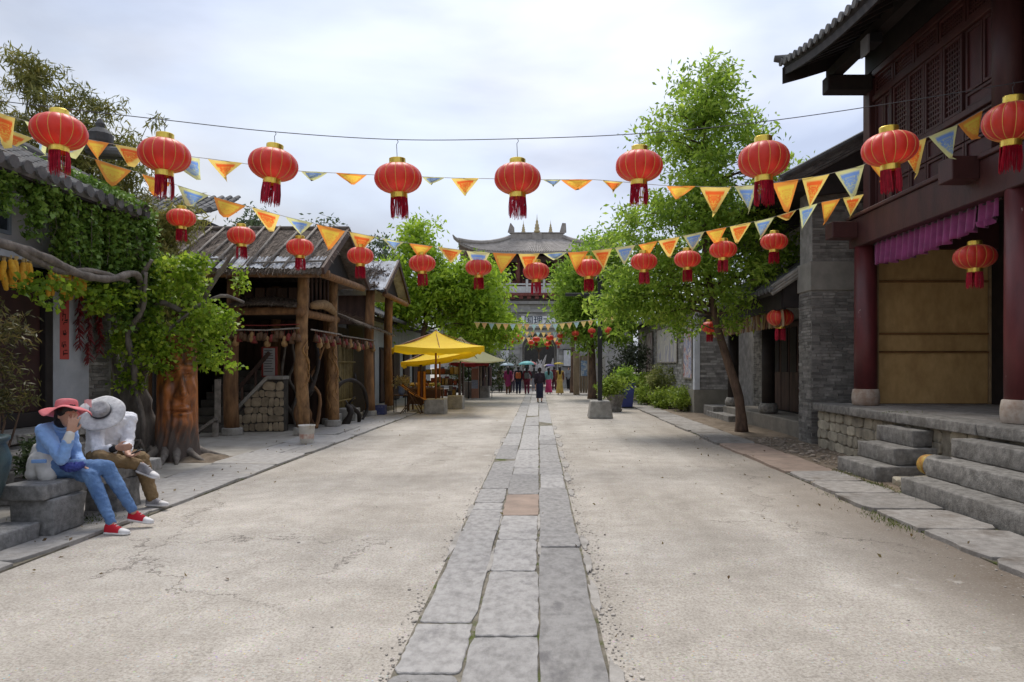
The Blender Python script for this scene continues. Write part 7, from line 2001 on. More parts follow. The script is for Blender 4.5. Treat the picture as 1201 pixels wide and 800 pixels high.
# ================================================================== PARASOLS AND STALLS
def parasol(name, label, c, hw, ztop, zrim, mat, pole, polemat, group='market parasols on the left', rot=0.0, val=0.22, block=True, tilt=0.0):
    t = thing(name, label, 'parasol', c, group); c = Vector(c)
    n = 4; seg = 10
    def cano(u_, v_):
        a = u_ * n; k = int(min(a, n - 1e-6)); f = a - k
        A0 = rot + math.pi / 4 + k * math.pi / 2; A1 = A0 + math.pi / 2
        p = Vector((math.cos(A0), math.sin(A0), 0)).lerp(Vector((math.cos(A1), math.sin(A1), 0)), f) * hw * 1.414
        sag = 0.10 * math.sin(v_ * math.pi) + 0.09 * math.sin(f * math.pi) * v_
        tl = tilt * p.x * v_
        return c + Vector((p.x * v_, p.y * v_, ztop - (ztop - zrim) * v_ ** 0.9 - sag + tl))
    can = MB().grid(cano, n * seg, 10).build('canopy', mat, t, smooth=False, fixn=True)
    MB().grid(lambda u_, v_: cano(u_, 1.0) + Vector((0, 0, -val * v_ * (0.85 + 0.15 * math.sin(u_ * 70)))), n * seg, 2).build('valance', mat, can)
    MB().tube([c + Vector((0, 0, 0.3 if block else 0.0)), c + Vector((0, 0, ztop + 0.02))], pole, n=10).build('pole', polemat, t, smooth=True)
    for k in range(8):
        a = rot + k * math.pi / 4; l = hw * (1.38 if k % 2 else 0.97)
        if k % 2 == 0: a2 = a
        MB().tube([c + Vector((0, 0, ztop - 0.05)), c + Vector((math.cos(a) * l * 0.97, math.sin(a) * l * 0.97, zrim - 0.02 + tilt * math.cos(a) * l - (0.08 if k % 2 == 0 else 0.0)))], 0.012, n=5).build('rib', polemat, t)
    if block: MB().box(c.x - 0.36, c.x + 0.36, c.y - 0.36, c.y + 0.36, 0.0, 0.52, jit=0.01).build('foot_block', blockm, t, bev=0.02)
    return t
yelm = M('yellow_canvas', (0.95, 0.68, 0.02), (0.90, 0.60, 0.015), scale=2, rough=0.7, trans=0.35)
paley = M('faded_yellow_canvas', (0.88, 0.82, 0.48), (0.80, 0.74, 0.4), scale=2, rough=0.7, trans=0.35)
redc = M('red_canvas', (0.30, 0.02, 0.02), (0.2, 0.015, 0.015), scale=2, rough=0.7, trans=0.2)
woodpole = M('orange_pole', (0.30, 0.10, 0.03), (0.2, 0.065, 0.02), rough=0.5)
parasol('market_parasol', 'large bright yellow square parasol, nearest of the market parasols', (-3.62, 24.0, 0), 1.48, 2.92, 2.34, yelm, 0.035, woodpole, rot=R(14), val=0.2)
parasol('market_parasol', 'second bright yellow parasol lower behind the nearest one', (-3.95, 27.2, 0), 1.4, 2.52, 2.02, yelm, 0.035, woodpole, rot=R(6), val=0.16, block=False, tilt=0.16)
parasol('market_parasol', 'faded pale yellow parasol on a thin black pole', (-3.5, 30.5, 0), 1.4, 3.0, 1.95, paley, 0.03, blackmetal, rot=R(45), val=0.06, block=False)
parasol('market_parasol', 'dark red parasol, farthest of the market parasols', (-3.6, 35.0, 0), 0.95, 2.2, 1.9, redc, 0.03, blackmetal, rot=R(10), val=0.2, block=False)
cb = thing('concrete_block', 'grey concrete parasol block standing free behind the nearest parasol', 'block', (-3.2, 26.6, 0))
MB().box(-3.55, -2.95, 26.4, 27.0, 0, 0.52, jit=0.012).build('block', blockm, cb, bev=0.02)
ex = lambda px, Y: P(px, 0, Y).x
# goods table
tb = thing('stall_table', 'low brown market stall table under the nearest yellow parasol', 'table', (-4.2, 24.8, 0))
brn = M('stall_wood', (0.14, 0.075, 0.035), (0.08, 0.04, 0.02), rough=0.7)
MB().box(-4.75, -3.55, 24.6, 25.5, 0.80, 0.86).build('tabletop', brn, tb, bev=0.01)
for (x, y) in ((-4.7, 24.65), (-3.6, 24.65), (-4.7, 25.45), (-3.6, 25.45)): MB().box(x - 0.03, x + 0.03, y - 0.03, y + 0.03, 0, 0.8).build('leg', brn, tb)
MB().box(-4.74, -3.56, 24.59, 24.6, 0.3, 0.8).build('front_cloth', M('stall_cloth', (0.10, 0.05, 0.03), rough=0.9), tb)
gcols = [(0.45, 0.30, 0.04), (0.40, 0.22, 0.03), (0.30, 0.09, 0.02), (0.5, 0.4, 0.1), (0.16, 0.2, 0.05)]
gtx = ['heap of yellow fruit in a tray on the stall table', 'heap of amber fruit in a tray on the stall table', 'heap of red brown fruit in a tray on the stall table', 'heap of pale yellow fruit in a tray on the stall table', 'heap of green fruit in a tray on the stall table']
for k in range(5):
    x = -4.63 + k * 0.235; t = thing('fruit_tray', gtx[k], 'fruit tray', (x, 24.85, 0.86), 'trays on the stall table')
    MB().box(x - 0.1, x + 0.1, 24.68, 25.1, 0.86, 0.90).build('tray', brn, t)
    m = MB(); rr = random.Random(k)
    for j in range(26):
        cx_, cy_ = x + rr.uniform(-0.08, 0.08), 24.72 + rr.uniform(0, 0.34); m.lathe([(0, 0), (0.03, 0.01), (0.036, 0.035), (0.025, 0.06), (0, 0.068)], (cx_, cy_, 0.9 + rr.uniform(0, 0.10)), n=6, cap=False)
    m.build('fruit', M('fruit_%d' % k, gcols[k], rough=0.5, island=0.2), t, smooth=True, kind='stuff')
# folding chair in orange canvas
ch = thing('canvas_chair', 'orange canvas folding chair beside the stall', 'chair', (-4.5, 23.6, 0))
orc = M('orange_canvas', (0.62, 0.26, 0.03), (0.5, 0.19, 0.02), rough=0.7, trans=0.2)
MB().slab(lambda u_, v_: Vector((-4.75 + 0.85 * u_, 23.35 + 0.5 * v_, 1.02 - 0.50 * u_ - 0.06 * math.sin(u_ * math.pi))), 10, 3, (0, 0, 0.012)).build('seat_cloth', orc, ch)
for y_ in (23.36, 23.84):
    MB().tube([(-4.78, y_, 1.05), (-3.9, y_, 0.48)], 0.018, n=6).build('side_rail', brn, ch)
    MB().tube([(-4.75, y_, 0.03), (-4.2, y_, 0.75)], 0.018, n=6).build('leg', brn, ch)
    MB().tube([(-4.05, y_, 0.03), (-4.5, y_, 0.85)], 0.018, n=6).build('leg', brn, ch)
rk_ = thing('hanging_cloths', 'orange and brown cloths hanging on a stand beside the stall', 'cloth stand', (-4.1, 23.7, 0))
MB().tube([(-4.1, 23.8, 0.03), (-4.1, 23.8, 1.5)], 0.02, n=6).build('pole', brn, rk_)
for k in range(3): MB().slab(lambda u_, v_, k=k: Vector((-4.22 + 0.1 * k + 0.09 * u_, 23.74 - 0.03 * math.sin(u_ * 6), 1.48 - (0.9 + 0.1 * k) * v_)), 4, 6, (0, 0.006, 0)).build('cloth', [orc, MATS['cloth_brown'], orc][k], rk_)
# flowers on a small stand
fs_ = thing('flower_stand', 'small dark stand holding a vase at the edge of the stall', 'stand', (-4.85, 24.1, 0))
MB().box(-5.1, -4.65, 23.9, 24.3, 0.62, 0.66).build('top', brn, fs_)
for (x, y) in ((-5.08, 23.93), (-4.68, 23.93), (-5.08, 24.27), (-4.68, 24.27)): MB().box(x - 0.015, x + 0.015, y - 0.015, y + 0.015, 0.03, 0.62).build('leg', blackmetal, fs_)
vs_ = thing('flower_vase', 'pale blue vase full of cream flowers', 'vase', (-4.85, 24.1, 0.66))
MB().lathe([(0.08, 0), (0.12, 0.1), (0.1, 0.25), (0.13, 0.3)], (-4.85, 24.1, 0.66), n=14).build('vase', M('vase_blue', (0.25, 0.32, 0.5), rough=0.3), vs_, smooth=True)
q0 = np.array([-4.85, 24.1, 1.12]) + RNG.normal(size=(420, 3)) * np.array([0.14, 0.12, 0.1])
np_quads('flowers', leaf_quads(q0, 0.07, aspect=0.8), leafmat('cream_petal', (0.25, 0.2, 0.08), (0.5, 0.42, 0.22), (0.62, 0.55, 0.38)), vs_, kind='stuff')
# further stall: counter, pillar sign, clothes rails
sc_ = thing('market_counter', 'grey stone market counter under the dark red parasol', 'counter', (-3.4, 36.5, 0))
MB().box(-3.95, -2.65, 36.2, 37.1, 0, 0.85).build('counter', blockm, sc_, bev=0.02)
ps_ = thing('pillar_sign', 'pinkish pillar with a round emblem notice at the far stall', 'sign', (-3.35, 36.0, 0))
MB().box(-3.53, -3.17, 35.75, 36.1, 0, 2.5).build('pillar', M('pink_pillar', (0.45, 0.24, 0.17), (0.36, 0.19, 0.13), rough=0.8), ps_, bev=0.01)
MB().box(-3.52, -3.18, 35.72, 35.745, 1.55, 2.1).build('notice', M('notice_pale', (0.6, 0.58, 0.55), rough=0.7), ps_)
MB().tube([(-3.35, 35.718, 1.83), (-3.35, 35.70, 1.83)], 0.13, n=20).build('emblem', M('emblem_ink', (0.10, 0.11, 0.14), rough=0.6), ps_)
MB().tube([(-3.35, 35.699, 1.83), (-3.35, 35.69, 1.83)], 0.07, n=16).build('emblem_centre', MATS['notice_pale'], ps_)
MB().box(-3.52, -3.18, 35.72, 35.745, 0.5, 0.95).build('notice', painting_mat('notice_small', [(0.5, 0.5, 0.5), (0.2, 0.25, 0.35), (0.6, 0.6, 0.6)], 6.0, (1, 1, 1), 3.1), ps_)
# rows of dark goods shelves beneath the parasols
for (lab, x0, x1, y0, cols) in [('dark goods shelf with mixed wares behind the nearest parasol', -4.9, -3.3, 28.2, [(0.2, 0.05, 0.05), (0.05, 0.05, 0.08), (0.25, 0.16, 0.05), (0.3, 0.25, 0.22), (0.08, 0.03, 0.03)]), ('dark goods shelf with mixed wares under the pale parasol', -4.9, -3.6, 32.2, [(0.12, 0.03, 0.05), (0.2, 0.05, 0.06), (0.05, 0.05, 0.07), (0.25, 0.2, 0.18)])]:
    t = thing('goods_shelf', lab, 'shelf', ((x0 + x1) / 2, y0, 0), 'goods shelves under the parasols')
    for z in (0.45, 0.9, 1.35): MB().box(x0, x1, y0, y0 + 0.5, z - 0.03, z).build('shelf_board', darkwood, t)
    for x in (x0, x1): MB().box(x - 0.03, x + 0.03, y0, y0 + 0.5, 0, 1.8).build('upright', darkwood, t)
    k = 0
    for z in (0.45, 0.9, 1.35):
        x = x0 + 0.08
        while x < x1 - 0.15:
            w = random.uniform(0.1, 0.2); h = random.uniform(0.12, 0.3)
            MB().box(x, x + w, y0 + 0.08, y0 + 0.4, z, z + h, jit=0.01).build('ware', M('ware_%s_%d' % (lab[-4:], k % len(cols)), cols[k % len(cols)], rough=0.6), t, bev=0.01)
            x += w + 0.04; k += 1
clo = thing('clothes_rail', 'rail of cream and dark hanging clothes at the far stall', 'clothes rail', (-2.9, 36, 0))
MB().tube([(-3.1, 35.6, 1.65), (-2.45, 35.6, 1.65)], 0.02, n=6).build('rail', blackmetal, clo)
for x in (-3.1, -2.45): MB().tube([(x, 35.6, 0), (x, 35.6, 1.66)], 0.02, n=6).build('upright', blackmetal, clo)
for k in range(6):
    MB().slab(lambda u_, v_, k=k: Vector((-3.06 + 0.1 * k + 0.09 * u_, 35.55 + 0.05 * math.sin(u_ * 9 + k), 1.64 - 1.0 * v_)), 4, 4, (0, 0.02, 0)).build('garment', M('garment_%d' % (k % 3), [(0.42, 0.36, 0.28), (0.08, 0.06, 0.07), (0.3, 0.2, 0.2)][k % 3], rough=0.9), clo)
# ================================================================== PEOPLE
BLOBS = []
def blob_object(name, segs, voxel, smooth_it, mat, parent, disp=0.0, dscale=0.08, ell=()):
    """tapered capsules and ellipsoids fused into one continuous surface (voxel remesh + smoothing)"""
    org = ORG[parent.name]
    bm = bmesh.new()
    for (p, rp, q, rq) in segs:
        p = Vector(p) - org; q = Vector(q) - org
        d = q - p; L_ = d.length
        rot = d.to_track_quat('Z', 'Y').to_matrix().to_4x4() if L_ > 1e-5 else Matrix.Identity(4)
        for (c, r) in ((p, rp), (q, rq)):
            bmesh.ops.create_icosphere(bm, subdivisions=2, radius=r, matrix=Matrix.Translation(c))
        if L_ > 1e-4:
            bmesh.ops.create_cone(bm, cap_ends=True, segments=14, radius1=rp, radius2=rq, depth=L_, matrix=Matrix.Translation((p + q) / 2) @ rot)
    for (c, r, e) in ell:
        bmesh.ops.create_icosphere(bm, subdivisions=3, radius=1.0, matrix=Matrix.Translation(Vector(c) - org) @ Euler(e).to_matrix().to_4x4() @ Matrix.Diagonal((*r, 1)))
    me = bpy.data.meshes.new(name); bm.to_mesh(me); bm.free()
    o = bpy.data.objects.new(name, me); SC.collection.objects.link(o)
    rm = o.modifiers.new('r', 'REMESH'); rm.mode = 'VOXEL'; rm.voxel_size = voxel
    if smooth_it:
        sm = o.modifiers.new('s', 'SMOOTH'); sm.iterations = smooth_it; sm.factor = 0.5
    fin = link_mesh(name, bpy.data.meshes.new(name), parent)
    BLOBS.append((o, fin, mat, disp, dscale))
    return fin

def finish_blobs():
    dg = bpy.context.evaluated_depsgraph_get()
    for (o, fin, mat, disp, dscale) in BLOBS:
        me2 = bpy.data.meshes.new_from_object(o.evaluated_get(dg))
        if disp:
            nv = len(me2.vertices)
            co = np.empty(nv * 3); no = np.empty(nv * 3)
            me2.vertices.foreach_get('co', co); me2.vertices.foreach_get('normal', no)
            co = co.reshape(-1, 3); no = no.reshape(-1, 3)
            k = np.array([mnoise.noise(Vector(c) / dscale) + 0.5 * mnoise.noise(Vector(c) * (2.3 / dscale)) for c in co])
            me2.vertices.foreach_set('co', (co + no * (k * disp)[:, None]).reshape(-1).astype(np.float32))
            me2.update()
        me2.shade_smooth()
        me2.materials.clear(); me2.materials.append(mat)
        old = fin.data; fin.data = me2; me2.name = old.name
        bpy.data.meshes.remove(old)
    for (o, *_) in BLOBS:
        bpy.data.objects.remove(o)

skin = M('skin', (0.52, 0.30, 0.21), (0.46, 0.25, 0.17), scale=6, rough=0.5, spec=0.35)
hairm = M('black_hair', (0.022, 0.015, 0.012), (0.012, 0.009, 0.008), scale=40, rough=0.45, spec=0.4)

def Q(px, py, Y): return P(px, py, Y)

def head_segs(c, face, up, s=1.0):
    """head ellipsoids and features; c centre, face direction, up direction; returns (segs, ell)"""
    face = face.normalized(); up = (up - face * up.dot(face)).normalized(); side = up.cross(face)
    M3 = Matrix((side, face, up)).transposed().to_euler()
    segs = []
    ell = [(c + up * 0.015 * s - face * 0.01 * s, (0.075 * s, 0.092 * s, 0.112 * s), M3), (c - up * 0.055 * s + face * 0.02 * s, (0.055 * s, 0.066 * s, 0.065 * s), M3)]
    segs.append((c + face * 0.085 * s + up * 0.012 * s, 0.010 * s, c + face * 0.107 * s - up * 0.026 * s, 0.014 * s))   # nose
    segs.append((c + face * 0.078 * s - up * 0.062 * s + side * 0.018 * s, 0.010 * s, c + face * 0.078 * s - up * 0.062 * s - side * 0.018 * s, 0.010 * s))  # lips
    for k in (-1, 1):
        segs.append((c + side * k * 0.074 * s + up * 0.012 * s, 0.014 * s, c + side * k * 0.078 * s - up * 0.025 * s, 0.010 * s))  # ears
        segs.append((c + face * 0.074 * s + side * k * 0.03 * s + up * 0.03 * s, 0.010 * s, c + face * 0.08 * s + side * k * 0.02 * s + up * 0.03 * s, 0.008 * s))  # brow
    return segs, ell

def hand_segs(w, d, palm_n, curl=0.5, s=1.0, spread=0.35, thumb=1):
    """palm and five fingers: w wrist, d direction, palm_n palm normal"""
    d = d.normalized(); n = (palm_n - d * palm_n.dot(d)).normalized(); side = d.cross(n)
    segs = []
    for k in (-1.5, -0.5, 0.5, 1.5):
        b0 = w + d * 0.02 * s + side * k * 0.014 * s
        k0 = w + d * 0.085 * s + side * k * 0.020 * s
        segs.append((b0, 0.016 * s, k0, 0.012 * s))
        L_ = (0.075, 0.085, 0.08, 0.062)[int(k + 1.5)] * s
        dd = (d + side * k * 0.12 * spread).normalized()
        a1 = k0 + (dd * math.cos(curl * 0.5) + n * math.sin(curl * 0.5)) * L_ * 0.5
        a2 = a1 + (dd * math.cos(curl * 1.3) + n * math.sin(curl * 1.3)) * L_ * 0.5
        segs.append((k0, 0.0105 * s, a1, 0.0095 * s)); segs.append((a1, 0.0095 * s, a2, 0.0075 * s))
    t0 = w + d * 0.025 * s - side * thumb * 0.024 * s
    t1 = t0 + (d * 0.6 - side * thumb * 0.6 + n * 0.4).normalized() * 0.045 * s
    t2 = t1 + (d * 0.9 - side * thumb * 0.15 + n * 0.4).normalized() * 0.035 * s
    segs.append((t0, 0.015 * s, t1, 0.0115 * s)); segs.append((t1, 0.0115 * s, t2, 0.009 * s))
    return segs

def shoe(parent, heel, toe_dir, up, L_, upper, solem, toemat=None, name='shoe'):
    """sneaker: heel point on the sole"""
    f = toe_dir.normalized(); up = (up - f * up.dot(f)).normalized(); sd_ = f.cross(up)
    def pt(a, b, c): return heel + f * a * L_ + sd_ * b * L_ + up * c * L_
    prof = [(0.0, 0.12), (0.12, 0.16), (0.3, 0.15), (0.5, 0.155), (0.7, 0.185), (0.85, 0.17), (0.96, 0.10), (1.0, 0.03)]
    out = [(a, w) for a, w in prof] + [(a, -w) for a, w in reversed(prof)]
    root = MB().prism([pt(a, w, 0.0) for a, w in out], up * 0.09 * L_).build(name, solem, parent, bev=0.008)
    hs = [(0.06, 0.115, 0.42), (0.2, 0.13, 0.44), (0.36, 0.135, 0.40), (0.5, 0.14, 0.32), (0.65, 0.16, 0.24), (0.8, 0.155, 0.2), (0.93, 0.10, 0.17)]
    def up_m(rows):
        mb = MB(); n = 10; vs = []; fs = []
        for (a, w, h) in rows:
            for k in range(n + 1):
                an = math.pi * k / n
                vs.append(pt(a, w * math.cos(an), 0.085 + (h - 0.085) * math.sin(an) ** 0.7))
        for i in range(len(rows) - 1):
            for k in range(n):
                fs.append((i * (n + 1) + k, i * (n + 1) + k + 1, (i + 1) * (n + 1) + k + 1, (i + 1) * (n + 1) + k))
        fs.append(tuple(range(n + 1))); m = (len(rows) - 1) * (n + 1); fs.append(tuple(m + k for k in range(n, -1, -1)))
        return mb.add(vs, fs)
    up_m([(0.02, 0.09, 0.36)] + hs[:5]).build('upper', upper, root, smooth=True)
    up_m(hs[4:] + [(0.985, 0.04, 0.12)]).build('toe_cap', toemat or upper, root, smooth=True)
    lm = MB()
    for k in range(3):
        a = 0.42 + 0.08 * k; lm.tube([pt(a, -0.07, 0.385 - 0.075 * k), pt(a + 0.01, 0.0, 0.40 - 0.075 * k), pt(a, 0.07, 0.385 - 0.075 * k)], 0.012 * L_, n=5)
    lm.build('laces', M('lace_white', (0.7, 0.68, 0.66), rough=0.8), root)
    return root

def brim_hat(parent, c, up, R0, crown_r, crown_h, mat, wave=0.03, band=None, name='hat', droop=0.04, crownmat=None):
    up = up.normalized(); u_, v_ = frame(up)
    def pt(r, a, h): return c + u_ * (r * math.cos(a)) + v_ * (r * math.sin(a)) + up * h
    def brim(s, t):
        a = t * 2 * math.pi; r = crown_r * 0.98 + (R0 - crown_r) * s
        return pt(r * (1 + 0.02 * math.sin(a * 5)), a, -droop * s * s + wave * s * math.sin(a * 3 + 0.6) + 0.5 * wave * s * math.sin(a * 5))
    hat = MB().slab(brim, 6, 48, up * 0.006).build(name, mat, parent, smooth=True, fixn=True)
    prof = [(1.0, 0.0), (0.99, 0.35), (0.95, 0.7), (0.86, 0.9), (0.65, 1.0), (0.35, 0.97), (0.0, 0.93)]
    MB().grid(lambda s, t: (lambda i: pt(crown_r * (prof[i[0]][0] * (1 - i[1]) + prof[i[0] + 1][0] * i[1]), t * 2 * math.pi, crown_h * (prof[i[0]][1] * (1 - i[1]) + prof[i[0] + 1][1] * i[1])))((min(5, int(s * 6)), s * 6 - min(5, int(s * 6)))), 12, 32).build('crown', crownmat or mat, hat, smooth=True)
    if band: MB().grid(lambda s, t: pt(crown_r * 1.015, t * 2 * math.pi, 0.004 + 0.03 * s), 2, 32).build('band', band, hat, smooth=True)
    return hat

UP = Vector((0, 0, 1))
# ---------------------------------------------------------------- woman in the pink hat
w = thing('person', 'seated person in pink sun hat and blue jacket covering the face with one hand', 'person', (-4.9, 6.95, 0.53), 'people sitting on the stone bench')
hip = Vector((-4.96, 6.95, 0.62)); hipR = hip + Vector((0.02, -0.09, 0)); hipL = hip + Vector((0.02, 0.09, 0))
chest = Vector((-4.95, 6.95, 0.93)); neck = Q(69, 499, 6.93); headc = Q(80, 487, 6.86)
shR = Vector((-4.94, 6.81, 1.01)); shL = Vector((-4.88, 7.08, 1.01))
elR = Q(73, 539, 6.70); wrR = Q(83, 508, 6.70)
elL = Q(90, 535, 7.05); wrL = Q(99, 546, 6.9)
knR = Q(127, 552, 6.92); anR = Q(152, 592, 6.98)      # crossed leg, near side, ends higher
knL = Q(118, 563, 7.08); anL = Q(143, 612, 6.80)
knR, anR = Vector((-4.42, 6.98, 0.62)), Vector((-4.15, 6.99, 0.165))
knL, anL = Vector((-4.50, 6.86, 0.55)), Vector((-4.20, 6.72, 0.10))
face = Vector((0.75, -0.62, -0.05))
hs_, he_ = head_segs(headc, face, Vector((0.12, -0.05, 1)))
body = [(hip, 0.13, chest, 0.12), (chest, 0.11, neck, 0.05), (neck, 0.048, headc, 0.05), (shR, 0.05, elR, 0.04), (elR, 0.038, wrR, 0.026), (shL, 0.05, elL, 0.04), (elL, 0.038, wrL, 0.026), (shR, 0.06, shL, 0.06),
        (hipR, 0.09, knR, 0.06), (knR, 0.052, anR, 0.034), (hipL, 0.09, knL, 0.06), (knL, 0.052, anL, 0.034)] + hs_
hR_d = (headc + face.normalized() * 0.11 - wrR); 
body += hand_segs(wrR, Vector((0.22, 0.02, 1.0)), Vector((-0.35, 0.9, 0.1)), curl=0.3, s=1.08, spread=1.2, thumb=1)
body += hand_segs(wrL, Vector((0.9, -0.25, -0.35)), Vector((-0.3, 0.1, -1)), curl=0.5, s=1.0, thumb=-1)
blob_object('body', body, 0.0075, 3, skin, w, ell=he_)
bluej = M('blue_jacket', (0.28, 0.46, 0.80), (0.19, 0.35, 0.68), scale=3, rough=0.75, bump=0.4, bscale=30, sheen=0.2)
whitej = M('white_cloth', (0.72, 0.70, 0.66), (0.60, 0.58, 0.55), scale=3, rough=0.8, bump=0.4, bscale=25)
jac = [(hip + Vector((0, 0, 0.16)), 0.135, chest, 0.125), (chest, 0.115, neck - Vector((0.01, 0, 0.03)), 0.085), (shR, 0.075, shL, 0.075), (shR, 0.078, elR, 0.060), (elR, 0.060, elR.lerp(wrR, 0.72), 0.047), (shL, 0.075, elL, 0.058), (elL, 0.056, elL.lerp(wrL, 0.75), 0.045),
       (shR + Vector((0, 0.03, -0.05)), 0.08, hip + Vector((0, -0.07, 0.18)), 0.09), (shL + Vector((0, -0.03, -0.05)), 0.08, hip + Vector((0, 0.07, 0.18)), 0.09)]
jo = blob_object('jacket', jac, 0.009, 3, bluej, w, disp=0.010, dscale=0.055)
hem = [(hip + Vector((-0.03, 0, 0.15)), 0.158, hip + Vector((-0.03, 0, -0.005)), 0.165), (hip + Vector((-0.02, -0.10, 0.12)), 0.09, hip + Vector((0.07, -0.16, -0.06)), 0.085), (hip + Vector((-0.06, -0.12, 0.10)), 0.08, hip + Vector((-0.08, -0.13, -0.04)), 0.08)]
blob_object('hem', hem, 0.011, 3, whitej, jo, disp=0.008, dscale=0.06)
blob_object('cuff', [(elR.lerp(wrR, 0.72), 0.048, elR.lerp(wrR, 0.96), 0.042)], 0.008, 2, whitej, jo)
blob_object('cuff', [(elL.lerp(wrL, 0.75), 0.046, elL.lerp(wrL, 0.97), 0.040)], 0.008, 2, whitej, jo)
MB().tube([neck + Vector((0.075 * math.cos(a_), 0.075 * math.sin(a_) , -0.035 - 0.03 * math.cos(a_))) for a_ in [i * 2 * math.pi / 16 for i in range(17)]], 0.020, n=8, cap=False).build('collar', bluej, jo, smooth=True)
MB().tube([neck + Vector((0.09, -0.02, -0.08)), chest + Vector((0.135, -0.03, -0.02)), hip + Vector((0.15, -0.05, 0.16))], 0.008, n=6).build('front_seam', M('jacket_seam', (0.12, 0.22, 0.45), rough=0.8), jo)
for k in range(3):
    pb = (chest + Vector((0.135, -0.055, -0.02))).lerp(hip + Vector((0.155, -0.08, 0.18)), k / 2.2)
    MB().tube([pb, pb + Vector((0.012, -0.006, 0))], 0.011, n=10).build('button', whitej, jo)
MB().obox(hip + Vector((0.05, -0.245, 0.10)), Vector((0.065, 0.012, 0)), Vector((0, 0.01, 0)), Vector((0, 0, 0.018))).build('pocket_flap', bluej, jo, bev=0.005)
jean = M('blue_denim', (0.15, 0.26, 0.46), (0.07, 0.14, 0.29), scale=7, rough=0.85, bump=0.5, bscale=60, clo=0.3, chi=0.7)
blob_object('jeans', [(hip, 0.14, hipR, 0.11), (hip, 0.13, hipL, 0.11), (hipR, 0.105, knR, 0.078), (knR, 0.076, knR.lerp(anR, 0.45), 0.064), (knR.lerp(anR, 0.45), 0.064, anR + (knR - anR) * 0.04, 0.045), (hipL, 0.105, knL, 0.076), (knL, 0.075, knL.lerp(anL, 0.45), 0.063), (knL.lerp(anL, 0.45), 0.063, anL + (knL - anL) * 0.04, 0.045)], 0.010, 3, jean, w, disp=0.007, dscale=0.04)
reds = M('red_suede', (0.55, 0.015, 0.03), (0.42, 0.012, 0.025), rough=0.7)
whs = M('white_rubber', (0.72, 0.70, 0.68), (0.6, 0.58, 0.56), rough=0.6)
shoe(w, Vector((-4.27, 6.72, 0.003)), Vector((1, -0.12, 0)), UP, 0.265, reds, whs, whs)
shoe(w, Vector((-4.22, 7.0, 0.075)), Vector((1, 0.05, -0.16)), UP, 0.265, reds, whs, whs)
pinkh = M('pink_straw', (0.86, 0.28, 0.29), (0.76, 0.19, 0.20), scale=8, rough=0.7, bump=0.4, bscale=50, trans=0.15)
brim_hat(w, headc + Vector((-0.02, 0.01, 0.075)), Vector((-0.10, 0.20, 1)), 0.225, 0.10, 0.085, pinkh, wave=0.03, name='sun_hat', droop=0.055)
hb_ = [(headc + Vector((-0.04, 0.02, 0.05)), 0.092, headc + Vector((-0.085, 0.04, -0.06)), 0.075), (headc + Vector((0.0, 0.0, 0.07)), 0.086, headc + Vector((-0.02, 0.0, 0.05)), 0.092)]
blob_object('hair', hb_, 0.008, 2, hairm, w, disp=0.003, dscale=0.02)
# ribbon bow on the hat
bw_ = MB(); hc_ = headc + Vector((0.08, 0.13, 0.12))
for sgn in (-1, 1): bw_.grid(lambda a, b_: hc_ + Vector((0.06 * a * 0.7, 0.05 * sgn * a, 0.035 * (b_ - 0.5) * 2 * (0.3 + a) + 0.012 * math.sin(a * 5))), 6, 4)
bw_.build('ribbon', M('pale_pink', (0.8, 0.45, 0.45), rough=0.6), w, smooth=True)
# blue bag in the lap
bg = thing('cloth_bag', 'dark blue cloth bundle on the lap of the person in blue', 'bag', (-4.7, 6.8, 0.72))
blob_object('bag', [(Q(75, 547, 6.75), 0.035, Q(97, 545, 6.78), 0.03), (Q(80, 549, 6.74), 0.04, Q(92, 548, 6.76), 0.035)], 0.008, 1, M('navy_cloth', (0.05, 0.07, 0.30), (0.03, 0.04, 0.18), rough=0.7), bg, disp=0.012, dscale=0.02)

# ---------------------------------------------------------------- person in the white hat
m_ = thing('person', 'seated person in grey white hat and white sweater bent over a phone', 'person', (-4.95, 7.75, 0.53), 'people sitting on the stone bench')
hip = Vector((-5.0, 7.80, 0.62)); hipR = hip + Vector((0.02, -0.10, 0)); hipL = hip + Vector((0.02, 0.10, 0))
chest = Vector((-4.86, 7.80, 0.93)); neck = Vector((-4.80, 7.79, 1.10)); headc = Vector((-4.82, 7.68, 1.18))
headc = Q(121, 487, 7.62)
neck = headc + Vector((-0.07, 0.10, -0.08)); chest = Vector((-4.93, 7.80, 0.93))
shR = Vector((-4.95, 7.63, 1.00)); shL = Vector((-4.78, 7.95, 1.03))
elR = Q(116, 530, 7.48); wrR = Q(137, 525, 7.42)
elL = Q(150, 520, 7.82); wrL = Q(150, 533, 7.52)
knR = Vector((-4.72, 7.34, 0.66)); anR = Q(166, 545, 7.62)
knL = Vector((-4.62, 7.92, 0.58)); anL = Vector((-4.45, 7.86, 0.14))
face = Vector((0.55, -0.45, -0.75)); hup = Vector((0.45, -0.5, 0.75))
hs_, he_ = head_segs(headc, face, hup)
body = [(hip, 0.14, chest, 0.13), (chest, 0.12, neck, 0.055), (neck, 0.052, headc, 0.055), (shR, 0.055, elR, 0.044), (elR, 0.042, wrR, 0.028), (shL, 0.055, elL, 0.044), (elL, 0.042, wrL, 0.028), (shR, 0.07, shL, 0.07),
        (hipR, 0.10, knR, 0.065), (knR, 0.058, anR, 0.038), (hipL, 0.10, knL, 0.065), (knL, 0.058, anL, 0.038)] + hs_
body += hand_segs(wrR, Vector((0.9, 0.1, 0.0)), Vector((0.2, 0.9, 0.3)), curl=0.9, thumb=-1)
body += hand_segs(wrL, Vector((0.95, -0.15, -0.1)), Vector((-0.1, -0.2, 0.9)), curl=0.8, thumb=1)
blob_object('body', body, 0.0075, 3, skin, m_, ell=he_)
